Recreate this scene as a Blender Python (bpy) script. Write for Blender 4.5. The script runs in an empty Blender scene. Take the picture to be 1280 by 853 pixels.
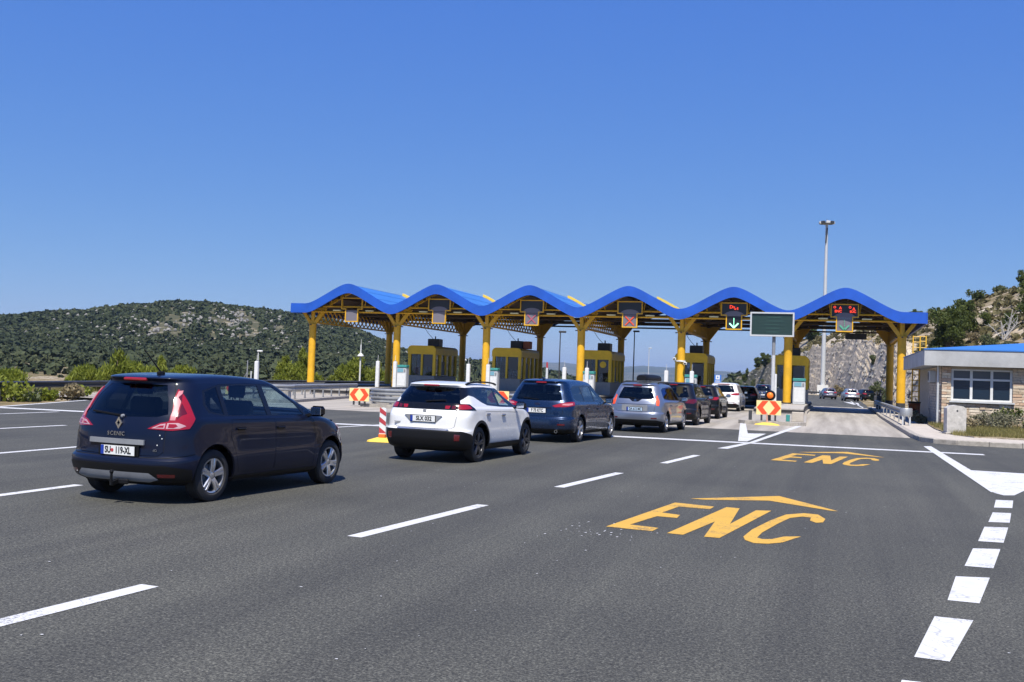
import bpy, bmesh, math, random
import numpy as np
from mathutils import Vector, Matrix, Euler
from mathutils.geometry import delaunay_2d_cdt

# ------------------------------------------------------------------ camera
SC = bpy.context.scene
COL = SC.collection
cam = bpy.data.cameras.new('camera')
cam_o = bpy.data.objects.new('camera', cam)
COL.objects.link(cam_o)
cam.sensor_width = 36.0
cam.lens = 1277.376 / 1280 * 36.0
cam.clip_end = 40000
cam.clip_start = 0.1
YAW, PITCH, ROLL = 0.30555, 0.03355, 0.03603
_cy, _sy, _cp, _sp = math.cos(YAW), math.sin(YAW), math.cos(PITCH), math.sin(PITCH)
_f = Vector((-_sy * _cp, _cy * _cp, _sp))
_r = Vector((_cy, _sy, 0))
_u = _r.cross(_f)
_r2 = _r * math.cos(ROLL) + _u * math.sin(ROLL)
_u2 = -_r * math.sin(ROLL) + _u * math.cos(ROLL)
CAM = Vector((-4.11943, -69.59, 1.72))
cam_o.matrix_world = Matrix(((_r2.x, _u2.x, -_f.x, CAM.x), (_r2.y, _u2.y, -_f.y, CAM.y),
                             (_r2.z, _u2.z, -_f.z, CAM.z), (0, 0, 0, 1)))
SC.camera = cam_o

# ------------------------------------------------------------------ world and sun
SUN_EL, SUN_A = math.radians(59.5), math.radians(13)     # A: from -Y (behind the camera) towards +X
W = bpy.data.worlds.new('World')
SC.world = W
W.use_nodes = True
nt = W.node_tree
bg = nt.nodes['Background']
sky = nt.nodes.new('ShaderNodeTexSky')
sky.sky_type = 'NISHITA'
sky.sun_disc = False
sky.sun_elevation = SUN_EL
sky.sun_rotation = math.pi - SUN_A
sky.altitude = 300
sky.air_density = 0.7
sky.dust_density = 0.0
sky.ozone_density = 10.0
bg.inputs[1].default_value = 0.10
# even out the sky per channel (a clear, dry, deep-blue summer sky): k * x ** p on the whole dome
sep = nt.nodes.new('ShaderNodeSeparateColor'); com = nt.nodes.new('ShaderNodeCombineColor')
nt.links.new(sky.outputs[0], sep.inputs[0])
for i, (k, p) in enumerate(((0.680, 0.9), (0.535, 0.62), (0.585, 0.16))):
    a = nt.nodes.new('ShaderNodeMath'); a.operation = 'MULTIPLY'; a.inputs[1].default_value = 0.1
    b = nt.nodes.new('ShaderNodeMath'); b.operation = 'POWER'; b.inputs[1].default_value = p
    c = nt.nodes.new('ShaderNodeMath'); c.operation = 'MULTIPLY'; c.inputs[1].default_value = 10 * k
    nt.links.new(sep.outputs[i], a.inputs[0]); nt.links.new(a.outputs[0], b.inputs[0])
    nt.links.new(b.outputs[0], c.inputs[0]); nt.links.new(c.outputs[0], com.inputs[i])
nt.links.new(com.outputs[0], bg.inputs[0])
sun = bpy.data.lights.new('sun', 'SUN')
sun.energy = 5.0
sun.angle = math.radians(0.53)
sun.color = (1.0, 0.94, 0.83)
sun_o = bpy.data.objects.new('sun', sun)
COL.objects.link(sun_o)
_d = Vector((math.sin(SUN_A) * math.cos(SUN_EL), -math.cos(SUN_A) * math.cos(SUN_EL), math.sin(SUN_EL)))
sun_o.rotation_euler = _d.to_track_quat('Z', 'Y').to_euler()
sun_o.location = (0, -80, 60)
SC.view_settings.view_transform = 'Standard'
SC.view_settings.look = 'None'
SC.view_settings.exposure = 0.5
SC.view_settings.gamma = 1.0
SC.render.engine = 'CYCLES'
SC.cycles.use_denoising = True
SC.cycles.max_bounces = 8
SC.cycles.diffuse_bounces = 1
SC.cycles.transparent_max_bounces = 16
SC.cycles.volume_bounces = 0

rnd = random.Random(7)
nrg = np.random.default_rng(7)

# ------------------------------------------------------------------ tagging helpers
def tag(o, label=None, cat=None, group=None, kind=None):
    if label: o['label'] = label
    if cat: o['category'] = cat
    if group: o['group'] = group
    if kind: o['kind'] = kind
    return o

def empty(name, loc, rz=0.0, label=None, cat=None, group=None):
    o = bpy.data.objects.new(name, None)
    o.empty_display_size = 0.3
    COL.objects.link(o)
    o.location = loc
    o.rotation_euler = (0, 0, rz)
    return tag(o, label, cat, group)

def link(name, me, parent=None, loc=None):
    o = bpy.data.objects.new(name, me)
    COL.objects.link(o)
    if parent is not None: o.parent = parent
    if loc is not None: o.location = loc
    return o

def children(o):
    return [c for c in bpy.data.objects if c.parent == o]

def copy_tree(o, parent=None):
    c = o.copy()
    COL.objects.link(c)
    c.parent = parent
    for ch in KIDS.get(o.name, None) or children(o):
        copy_tree(ch, c)
    return c
KIDS = {}

# ------------------------------------------------------------------ materials
MAT = {}
def principled(name, col, rough=0.6, metal=0.0, coat=0.0, spec=0.5):
    m = bpy.data.materials.new(name)
    m.use_nodes = True
    b = m.node_tree.nodes['Principled BSDF']
    b.inputs['Base Color'].default_value = (*col, 1)
    b.inputs['Roughness'].default_value = rough
    b.inputs['Metallic'].default_value = metal
    b.inputs['Coat Weight'].default_value = coat
    b.inputs['Coat Roughness'].default_value = 0.03
    b.inputs['Specular IOR Level'].default_value = spec
    MAT[name] = m
    return m

def N(m, t, **kw):
    n = m.node_tree.nodes.new(t)
    for k, v in kw.items():
        setattr(n, k, v)
    return n

def L(m, a, b):
    m.node_tree.links.new(a, b)

def coords(m, scale=(1, 1, 1), kind='Object'):
    tc = N(m, 'ShaderNodeTexCoord')
    mp = N(m, 'ShaderNodeMapping')
    mp.inputs['Scale'].default_value = scale
    L(m, tc.outputs[kind], mp.inputs[0])
    return mp.outputs[0]

def world_coords(m, scale=(1, 1, 1)):
    g = N(m, 'ShaderNodeNewGeometry')
    mp = N(m, 'ShaderNodeMapping')
    mp.inputs['Scale'].default_value = scale
    L(m, g.outputs['Position'], mp.inputs[0])
    return mp.outputs[0]

def noise(m, vec, scale, detail=4, rough=0.55):
    n = N(m, 'ShaderNodeTexNoise')
    n.inputs['Scale'].default_value = scale
    n.inputs['Detail'].default_value = detail
    n.inputs['Roughness'].default_value = rough
    L(m, vec, n.inputs['Vector'])
    return n.outputs['Fac']

def ramp(m, fac, stops):
    r = N(m, 'ShaderNodeValToRGB')
    el = r.color_ramp.elements
    while len(el) < len(stops): el.new(0.5)
    for e, (p, c) in zip(el, stops):
        e.position = p
        e.color = (*c, 1) if len(c) == 3 else c
    L(m, fac, r.inputs[0])
    return r.outputs[0]

def mix(m, fac, a, b, blend='MIX'):
    n = N(m, 'ShaderNodeMix', data_type='RGBA', blend_type=blend)
    if isinstance(fac, float): n.inputs[0].default_value = fac
    else: L(m, fac, n.inputs[0])
    for s, v in ((6, a), (7, b)):
        if isinstance(v, tuple): n.inputs[s].default_value = (*v, 1)
        else: L(m, v, n.inputs[s])
    return n.outputs[2]

def bump(m, fac, strength=0.3, dist=0.02):
    b = N(m, 'ShaderNodeBump')
    b.inputs['Strength'].default_value = strength
    b.inputs['Distance'].default_value = dist
    L(m, fac, b.inputs['Height'])
    L(m, b.outputs[0], m.node_tree.nodes['Principled BSDF'].inputs['Normal'])

def setcol(m, c):
    L(m, c, m.node_tree.nodes['Principled BSDF'].inputs['Base Color'])

def weathered(name, col, rough=0.6, metal=0.0, amount=0.25, scale=3.0, coat=0.0):
    """plain colour with uneven wear and roughness"""
    m = principled(name, col, rough, metal, coat)
    v = world_coords(m)
    n1 = noise(m, v, scale, 6, 0.65)
    d = tuple(c * (1 - amount) for c in col)
    l = tuple(min(1, c * (1 + amount * 0.5)) for c in col)
    setcol(m, ramp(m, n1, [(0.3, d), (0.7, l)]))
    return m

# --- asphalt
m = principled('asphalt', (0.07, 0.07, 0.072), 0.85)
v = world_coords(m)
grain = noise(m, v, 55, 3, 0.7)
grain2 = noise(m, v, 130, 2, 0.6)
patch = noise(m, v, 0.22, 5, 0.6)
streak = noise(m, world_coords(m, (1.3, 0.035, 1)), 1.0, 4, 0.6)
coarse = noise(m, v, 21, 3, 0.75)
base = ramp(m, grain, [(0.30, (0.012, 0.012, 0.012)), (0.50, (0.0525, 0.0525, 0.0445)), (0.68, (0.142, 0.141, 0.120))])
base = mix(m, 1.0, base, ramp(m, coarse, [(0.30, (0.55, 0.55, 0.55)), (0.5, (1, 1, 1)), (0.68, (1.48, 1.48, 1.48))]), 'MULTIPLY')
fleck = ramp(m, grain2, [(0.66, (0, 0, 0)), (0.74, (1, 1, 1))])
base = mix(m, fleck, base, (0.26, 0.255, 0.24))
pt = ramp(m, patch, [(0.3, (0.74, 0.74, 0.75)), (0.7, (1.20, 1.19, 1.17))])
base = mix(m, 1.0, base, pt, 'MULTIPLY')
st = ramp(m, streak, [(0.35, (0.80, 0.80, 0.81)), (0.65, (1.15, 1.15, 1.13))])
base = mix(m, 1.0, base, st, 'MULTIPLY')
setcol(m, base)
bump(m, grain, 0.5, 0.012)

# --- road paint
def paint_mat(name, col, wear):
    m = principled(name, col, 0.65)
    v = world_coords(m)
    a = noise(m, v, 38, 4, 0.7)
    b = noise(m, v, 1.6, 4, 0.6)
    mm = N(m, 'ShaderNodeMath', operation='ADD')
    L(m, a, mm.inputs[0]); L(m, b, mm.inputs[1])
    hf = N(m, 'ShaderNodeMath', operation='MULTIPLY'); hf.inputs[1].default_value = 0.5; L(m, mm.outputs[0], hf.inputs[0]); mm = hf
    f = ramp(m, mm.outputs[0], [(wear * 0.5 - 0.03, (0, 0, 0)), (wear * 0.5 + 0.04, (1, 1, 1))])
    vo = N(m, 'ShaderNodeTexVoronoi', feature='DISTANCE_TO_EDGE'); vo.inputs['Scale'].default_value = 1.1
    wn = N(m, 'ShaderNodeTexNoise'); wn.inputs['Scale'].default_value = 2.5; L(m, v, wn.inputs['Vector'])
    wa = N(m, 'ShaderNodeVectorMath', operation='ADD'); L(m, v, wa.inputs[0]); L(m, wn.outputs['Color'], wa.inputs[1]); L(m, wa.outputs[0], vo.inputs['Vector'])
    ckl = ramp(m, vo.outputs['Distance'], [(0.005, (0.5, 0.5, 0.5)), (0.013, (0, 0, 0))])
    f = mix(m, 1.0, f, ckl, 'LIGHTEN')
    tint = ramp(m, b, [(0.3, tuple(c * 0.86 for c in col)), (0.7, col)])
    setcol(m, mix(m, f, tint, tuple(0.30 * c + 0.05 for c in col)))
    bump(m, a, 0.25, 0.006)
    return m
paint_mat('white_paint', (0.61, 0.615, 0.62), 1.16)
paint_mat('yellow_paint', (0.62, 0.36, 0.045), 1.13)
paint_mat('worn_white_paint', (0.50, 0.50, 0.49), 1.08)

# --- concrete
m = principled('concrete_pad', (0.4, 0.36, 0.31), 0.85)
v = world_coords(m)
a = noise(m, v, 9, 6, 0.65)
b = noise(m, world_coords(m, (1.4, 0.05, 1)), 1.2, 5, 0.6)
c0 = ramp(m, a, [(0.3, (0.30, 0.272, 0.235)), (0.7, (0.43, 0.395, 0.345))])
c1 = ramp(m, b, [(0.34, (0.66, 0.65, 0.63)), (0.62, (1.06, 1.06, 1.05))])
setcol(m, mix(m, 1.0, c0, c1, 'MULTIPLY'))
bump(m, a, 0.3, 0.01)
weathered('concrete', (0.42, 0.39, 0.35), 0.9, amount=0.3, scale=7)
weathered('kerb_concrete', (0.36, 0.33, 0.29), 0.9, amount=0.35, scale=6)
weathered('pavement', (0.47, 0.42, 0.36), 0.9, amount=0.22, scale=4)
weathered('fascia_grey', (0.40, 0.41, 0.42), 0.8, amount=0.22, scale=1.2)
weathered('drum_white', (0.50, 0.48, 0.45), 0.85, amount=0.3, scale=6)
# --- metals, plastics
weathered('canopy_blue', (0.011, 0.088, 0.47), 0.5, amount=0.22, scale=0.7)
weathered('roof_blue', (0.04, 0.17, 0.50), 0.42, amount=0.12, scale=0.9)
weathered('canopy_yellow', (0.74, 0.405, 0.018), 0.5, amount=0.2, scale=1.5)
weathered('booth_yellow', (0.84, 0.56, 0.03), 0.5, amount=0.15, scale=2)
weathered('soffit_shade_brown', (0.075, 0.045, 0.022), 0.7, amount=0.3, scale=2)  # brown soffit panels; also paints canopy shade onto the beams beneath
weathered('galvanised', (0.36, 0.37, 0.38), 0.5, 0.5, amount=0.2, scale=4)
weathered('dark_steel', (0.06, 0.062, 0.068), 0.5, 0.3, amount=0.3, scale=3)
weathered('white_enamel', (0.66, 0.67, 0.67), 0.5, amount=0.12, scale=4)
weathered('light_grey', (0.50, 0.52, 0.54), 0.55, amount=0.12, scale=4)
weathered('mid_grey', (0.22, 0.23, 0.25), 0.6, amount=0.15, scale=4)
principled('teal', (0.04, 0.24, 0.22), 0.5)
principled('screen_blue', (0.16, 0.34, 0.42), 0.3)
weathered('black_rubber', (0.022, 0.022, 0.024), 0.8, amount=0.3, scale=8)
principled('black_plastic', (0.007, 0.007, 0.008), 0.5, 0, 0, 0.22)
principled('matte_black', (0.010, 0.010, 0.011), 0.8)
principled('seam_black', (0.004, 0.004, 0.004), 0.8)
principled('gloss_black', (0.006, 0.006, 0.007), 0.12, 0, 0.3, 0.3)
principled('seat_fabric', (0.018, 0.018, 0.022), 0.9)
principled('chrome', (0.72, 0.73, 0.75), 0.12, 1.0)
principled('silver_alloy', (0.62, 0.63, 0.66), 0.28, 0.9)
principled('dark_alloy', (0.09, 0.09, 0.10), 0.35, 0.8)
principled('lamp_red', (0.27, 0.006, 0.012), 0.15, 0, 0.8)
principled('lamp_clear', (0.42, 0.25, 0.28), 0.35, 0.0, 0.2)
principled('lamp_pink', (0.46, 0.17, 0.20), 0.35, 0.0, 0.0, 0.25)
principled('lamp_dark_red', (0.09, 0.003, 0.006), 0.12, 0, 1.0)
principled('plate_white', (0.74, 0.75, 0.74), 0.5)
principled('plate_bluish', (0.42, 0.55, 0.70), 0.5)
principled('plate_band', (0.01, 0.04, 0.32), 0.5)
principled('letter_black', (0.015, 0.015, 0.018), 0.6)
principled('emblem_red', (0.45, 0.05, 0.06), 0.5)
principled('sign_red', (0.78, 0.075, 0.02), 0.55)
principled('sign_cream', (0.80, 0.66, 0.30), 0.55)
principled('sign_yellow_pale', (0.80, 0.72, 0.42), 0.55)
principled('beacon_yellow', (0.74, 0.50, 0.06), 0.6)
principled('board_dark', (0.016, 0.017, 0.022), 0.35)
principled('board_green', (0.018, 0.042, 0.038), 0.4)
principled('board_green_line', (0.022, 0.056, 0.049), 0.45)
principled('board_grey', (0.16, 0.15, 0.18), 0.5)
principled('led_off_red', (0.42, 0.10, 0.14), 0.4)
principled('led_off_green', (0.10, 0.36, 0.24), 0.4)
principled('sign_blue', (0.03, 0.16, 0.55), 0.5)
principled('window_blind', (0.085, 0.095, 0.11), 0.4)
def emit(name, col, s):
    m = principled(name, col, 0.4)
    b = m.node_tree.nodes['Principled BSDF']
    b.inputs['Emission Color'].default_value = (*col, 1)
    b.inputs['Emission Strength'].default_value = s
emit('led_red', (1.0, 0.06, 0.02), 0.9)
emit('led_green', (0.35, 1.0, 0.62), 1.1)
emit('led_amber', (0.75, 0.15, 0.01), 0.35)

def car_paint(name, col, metal, rough=0.28, dust=0.10):
    dark = max(col) < 0.06
    if dark: metal, rough, dust = 0.0, 0.45, 0.02
    m = principled(name, col, rough, metal, 0.75 if dark else 0.8, 0.12 if dark else 0.5)
    if dark: m.node_tree.nodes['Principled BSDF'].inputs['Coat IOR'].default_value = 1.36
    v = coords(m)
    a = noise(m, v, 5, 5, 0.7)
    bs = m.node_tree.nodes['Principled BSDF']
    mr = N(m, 'ShaderNodeMapRange')
    mr.inputs[3].default_value = rough * 0.85
    mr.inputs[4].default_value = rough * 1.25
    L(m, a, mr.inputs[0]); L(m, mr.outputs[0], bs.inputs['Roughness'])
    # road dust towards the sills: a film that stays on the paint
    sx = N(m, 'ShaderNodeSeparateXYZ')
    tc = N(m, 'ShaderNodeTexCoord')
    L(m, tc.outputs['Object'], sx.inputs[0])
    d = N(m, 'ShaderNodeMapRange')
    d.inputs[1].default_value = 0.75; d.inputs[2].default_value = 0.2
    d.inputs[3].default_value = 0.0; d.inputs[4].default_value = dust
    L(m, sx.outputs[2], d.inputs[0])
    mu = N(m, 'ShaderNodeMath', operation='MULTIPLY')
    L(m, d.outputs[0], mu.inputs[0]); L(m, a, mu.inputs[1])
    setcol(m, mix(m, mu.outputs[0], col, (0.20, 0.18, 0.155)))
    return m
car_paint('navy_paint', (0.0028, 0.0058, 0.0210), 0.30, 0.24)
car_paint('white_car_paint', (0.74, 0.74, 0.735), 0.0, 0.25)
car_paint('blue_paint', (0.005, 0.021, 0.066), 0.55, 0.26)
car_paint('silver_paint', (0.26, 0.285, 0.35), 0.75, 0.28)
car_paint('ink_paint', (0.006, 0.008, 0.017), 0.4, 0.25)
car_paint('black_paint', (0.005, 0.005, 0.0055), 0.3, 0.22)
car_paint('deep_blue_paint', (0.010, 0.018, 0.055), 0.5, 0.26)
car_paint('pale_silver_paint', (0.40, 0.41, 0.43), 0.7, 0.3)
car_paint('grey_paint', (0.14, 0.14, 0.18), 0.6, 0.3)

def glass(name, tint, trans):
    m = bpy.data.materials.new(name)
    m.use_nodes = True
    t = m.node_tree
    t.nodes.clear()
    out = t.nodes.new('ShaderNodeOutputMaterial')
    tr = t.nodes.new('ShaderNodeBsdfTransparent')
    tr.inputs[0].default_value = (tint[0] * trans, tint[1] * trans, tint[2] * trans, 1)
    gl = t.nodes.new('ShaderNodeBsdfGlossy')
    gl.inputs['Roughness'].default_value = 0.02
    gl.inputs['Color'].default_value = (0.9, 0.95, 1, 1)
    lw = t.nodes.new('ShaderNodeLayerWeight')
    lw.inputs[0].default_value = 0.5
    pw = t.nodes.new('ShaderNodeMath'); pw.operation = 'POWER'; pw.inputs[1].default_value = 4.0
    fr = t.nodes.new('ShaderNodeMath'); fr.operation = 'MULTIPLY_ADD'; fr.inputs[1].default_value = 0.8; fr.inputs[2].default_value = 0.045
    t.links.new(lw.outputs['Facing'], pw.inputs[0]); t.links.new(pw.outputs[0], fr.inputs[0])
    mx = t.nodes.new('ShaderNodeMixShader')
    t.links.new(fr.outputs[0], mx.inputs[0])
    t.links.new(tr.outputs[0], mx.inputs[1])
    t.links.new(gl.outputs[0], mx.inputs[2])
    t.links.new(mx.outputs[0], out.inputs[0])
    MAT[name] = m
glass('clear_glass', (0.80, 0.95, 0.98), 0.80)
glass('tinted_glass', (0.75, 0.95, 1.0), 0.42)
glass('privacy_glass', (0.7, 0.85, 1.0), 0.16)
principled('window_glass', (0.010, 0.022, 0.040), 0.04, 0, 0.0, 0.35)
glass('booth_glass', (0.86, 0.92, 1.0), 0.66)

# --- vegetation and ground
def leaf_mat(name, c1, c2, c3=None):
    m = principled(name, c1, 0.6, 0, 0, 0.25)
    v = world_coords(m)
    a = noise(m, v, 1.1, 3, 0.6)
    b = noise(m, v, 9, 2, 0.6)
    f = N(m, 'ShaderNodeMath', operation='ADD')
    L(m, a, f.inputs[0]); L(m, b, f.inputs[1])
    h = N(m, 'ShaderNodeMath', operation='MULTIPLY'); h.inputs[1].default_value = 0.5
    L(m, f.outputs[0], h.inputs[0])
    setcol(m, ramp(m, h.outputs[0], [(0.36, c1), (0.5, c2), (0.64, c3 or c2)]))
    bs = m.node_tree.nodes['Principled BSDF']
    bs.inputs['Subsurface Weight'].default_value = 0.0
    out = m.node_tree.nodes['Material Output']
    tl = N(m, 'ShaderNodeBsdfTranslucent')
    tl.inputs[0].default_value = (*[min(1, c * 1.5) for c in c2], 1)
    mx = N(m, 'ShaderNodeMixShader')
    mx.inputs[0].default_value = 0.28
    L(m, bs.outputs[0], mx.inputs[1]); L(m, tl.outputs[0], mx.inputs[2]); L(m, mx.outputs[0], out.inputs[0])
leaf_mat('pine_leaf', (0.085, 0.11, 0.012), (0.16, 0.19, 0.022), (0.25, 0.27, 0.045))
leaf_mat('dark_leaf', (0.034, 0.048, 0.010), (0.075, 0.098, 0.020), (0.13, 0.15, 0.036))
leaf_mat('olive_leaf', (0.055, 0.075, 0.03), (0.095, 0.115, 0.05), (0.15, 0.16, 0.08))
leaf_mat('heath_leaf', (0.10, 0.10, 0.06), (0.17, 0.165, 0.105), (0.26, 0.25, 0.17))
leaf_mat('slope_leaf', (0.06, 0.065, 0.025), (0.13, 0.115, 0.05), (0.20, 0.16, 0.08))
leaf_mat('fig_leaf', (0.05, 0.085, 0.03), (0.10, 0.14, 0.05), (0.17, 0.21, 0.09))
leaf_mat('dry_leaf', (0.14, 0.115, 0.06), (0.22, 0.18, 0.10), (0.30, 0.25, 0.15))
leaf_mat('grass_leaf', (0.12, 0.12, 0.035), (0.20, 0.18, 0.06), (0.30, 0.25, 0.11))
weathered('bark', (0.10, 0.075, 0.05), 0.9, amount=0.4, scale=6)
m = principled('scrub', (0.04, 0.055, 0.03), 0.8, 0, 0, 0.2)
v = world_coords(m)
a = noise(m, v, 0.045, 5, 0.65)
b = noise(m, v, 0.9, 3, 0.6)
mm = N(m, 'ShaderNodeMath', operation='ADD'); L(m, a, mm.inputs[0]); L(m, b, mm.inputs[1])
h = N(m, 'ShaderNodeMath', operation='MULTIPLY'); h.inputs[1].default_value = 0.5; L(m, mm.outputs[0], h.inputs[0])
setcol(m, ramp(m, h.outputs[0], [(0.32, (0.022, 0.032, 0.017)), (0.5, (0.042, 0.055, 0.025)), (0.68, (0.085, 0.09, 0.045))]))

# rock / dry soil of the terrain
m = principled('terrain', (0.3, 0.27, 0.23), 0.95, 0, 0, 0.2)
v = world_coords(m)
geo = N(m, 'ShaderNodeNewGeometry')
sx = N(m, 'ShaderNodeSeparateXYZ'); L(m, geo.outputs['Normal'], sx.inputs[0])
big = noise(m, v, 0.06, 5, 0.6)
mid = noise(m, v, 0.55, 6, 0.7)
fine = noise(m, v, 3.5, 5, 0.7)
soil = ramp(m, mid, [(0.34, (0.085, 0.085, 0.035)), (0.5, (0.195, 0.15, 0.078)), (0.66, (0.29, 0.225, 0.13))])
rockc = ramp(m, mid, [(0.26, (0.27, 0.225, 0.165)), (0.44, (0.48, 0.41, 0.32)), (0.60, (0.60, 0.525, 0.42)), (0.8, (0.53, 0.41, 0.28))])
crack = N(m, 'ShaderNodeTexVoronoi', feature='DISTANCE_TO_EDGE')
crack.inputs['Scale'].default_value = 0.75
wv = N(m, 'ShaderNodeVectorMath', operation='ADD')
wn = N(m, 'ShaderNodeTexNoise'); wn.inputs['Scale'].default_value = 0.8; L(m, v, wn.inputs['Vector'])
L(m, v, wv.inputs[0]); L(m, wn.outputs['Color'], wv.inputs[1]); L(m, wv.outputs[0], crack.inputs['Vector'])
ck = ramp(m, crack.outputs['Distance'], [(0.0, (0.5, 0.47, 0.44)), (0.07, (1, 1, 1))])
rockc = mix(m, 1.0, rockc, ck, 'MULTIPLY')
fn = ramp(m, fine, [(0.3, (0.78, 0.77, 0.75)), (0.7, (1.14, 1.13, 1.12))])
slope = N(m, 'ShaderNodeMapRange')
slope.inputs[1].default_value = 0.90; slope.inputs[2].default_value = 0.76
L(m, sx.outputs[2], slope.inputs[0])
sadd = N(m, 'ShaderNodeMath', operation='ADD', use_clamp=True)
rk = ramp(m, big, [(0.50, (0, 0, 0)), (0.60, (1, 1, 1))])
rm = N(m, 'ShaderNodeMath', operation='MULTIPLY'); L(m, rk, rm.inputs[0])
rmb = ramp(m, mid, [(0.42, (0, 0, 0)), (0.5, (1, 1, 1))]); L(m, rmb, rm.inputs[1])
L(m, slope.outputs[0], sadd.inputs[0]); L(m, rm.outputs[0], sadd.inputs[1])
col = mix(m, sadd.outputs[0], soil, rockc)
# beyond the plateau the land is wooded: a cover of scrub in broad patches
sy = N(m, 'ShaderNodeSeparateXYZ'); L(m, v, sy.inputs[0])
fy = N(m, 'ShaderNodeMapRange'); fy.inputs[1].default_value = 700; fy.inputs[2].default_value = 1500; L(m, sy.outputs[1], fy.inputs[0])
wood = ramp(m, noise(m, v, 0.004, 6, 0.65), [(0.40, (1, 1, 1)), (0.60, (0.55, 0.55, 0.55))])
fm = N(m, 'ShaderNodeMath', operation='MULTIPLY'); L(m, wood, fm.inputs[0]); L(m, fy.outputs[0], fm.inputs[1])
col = mix(m, fm.outputs[0], col, (0.045, 0.06, 0.035))
# the hill on the left carries low heath between its bushes
dv = N(m, 'ShaderNodeVectorMath', operation='DISTANCE'); dv.inputs[1].default_value = (-330, 440, 0); L(m, v, dv.inputs[0])
dm = N(m, 'ShaderNodeMapRange'); dm.inputs[1].default_value = 420; dm.inputs[2].default_value = 330; L(m, dv.outputs['Value'], dm.inputs[0])
hm = ramp(m, noise(m, v, 0.12, 5, 0.7), [(0.50, (0.92, 0.92, 0.92)), (0.68, (0.3, 0.3, 0.3))])
hmm = N(m, 'ShaderNodeMath', operation='MULTIPLY'); L(m, dm.outputs[0], hmm.inputs[0]); L(m, hm, hmm.inputs[1])
col = mix(m, hmm.outputs[0], col, (0.062, 0.066, 0.036))
setcol(m, mix(m, 1.0, col, fn, 'MULTIPLY'))
bump(m, fine, 0.35, 0.2)

m = principled('stone', (0.5, 0.4, 0.3), 0.9)
oi = N(m, 'ShaderNodeObjectInfo')
v = world_coords(m)
a = noise(m, v, 14, 5, 0.65)
c = ramp(m, oi.outputs['Random'], [(0.0, (0.44, 0.34, 0.24)), (0.35, (0.58, 0.49, 0.38)), (0.65, (0.66, 0.59, 0.48)), (0.9, (0.52, 0.36, 0.25))])
d = ramp(m, a, [(0.3, (0.75, 0.75, 0.75)), (0.7, (1.1, 1.1, 1.1))])
setcol(m, mix(m, 1.0, c, d, 'MULTIPLY'))
bump(m, a, 0.5, 0.02)
weathered('mortar', (0.40, 0.35, 0.28), 0.95, amount=0.2, scale=5)

# ------------------------------------------------------------------ mesh builder
def as_mat(m):
    return MAT[m] if isinstance(m, str) else m

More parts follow.
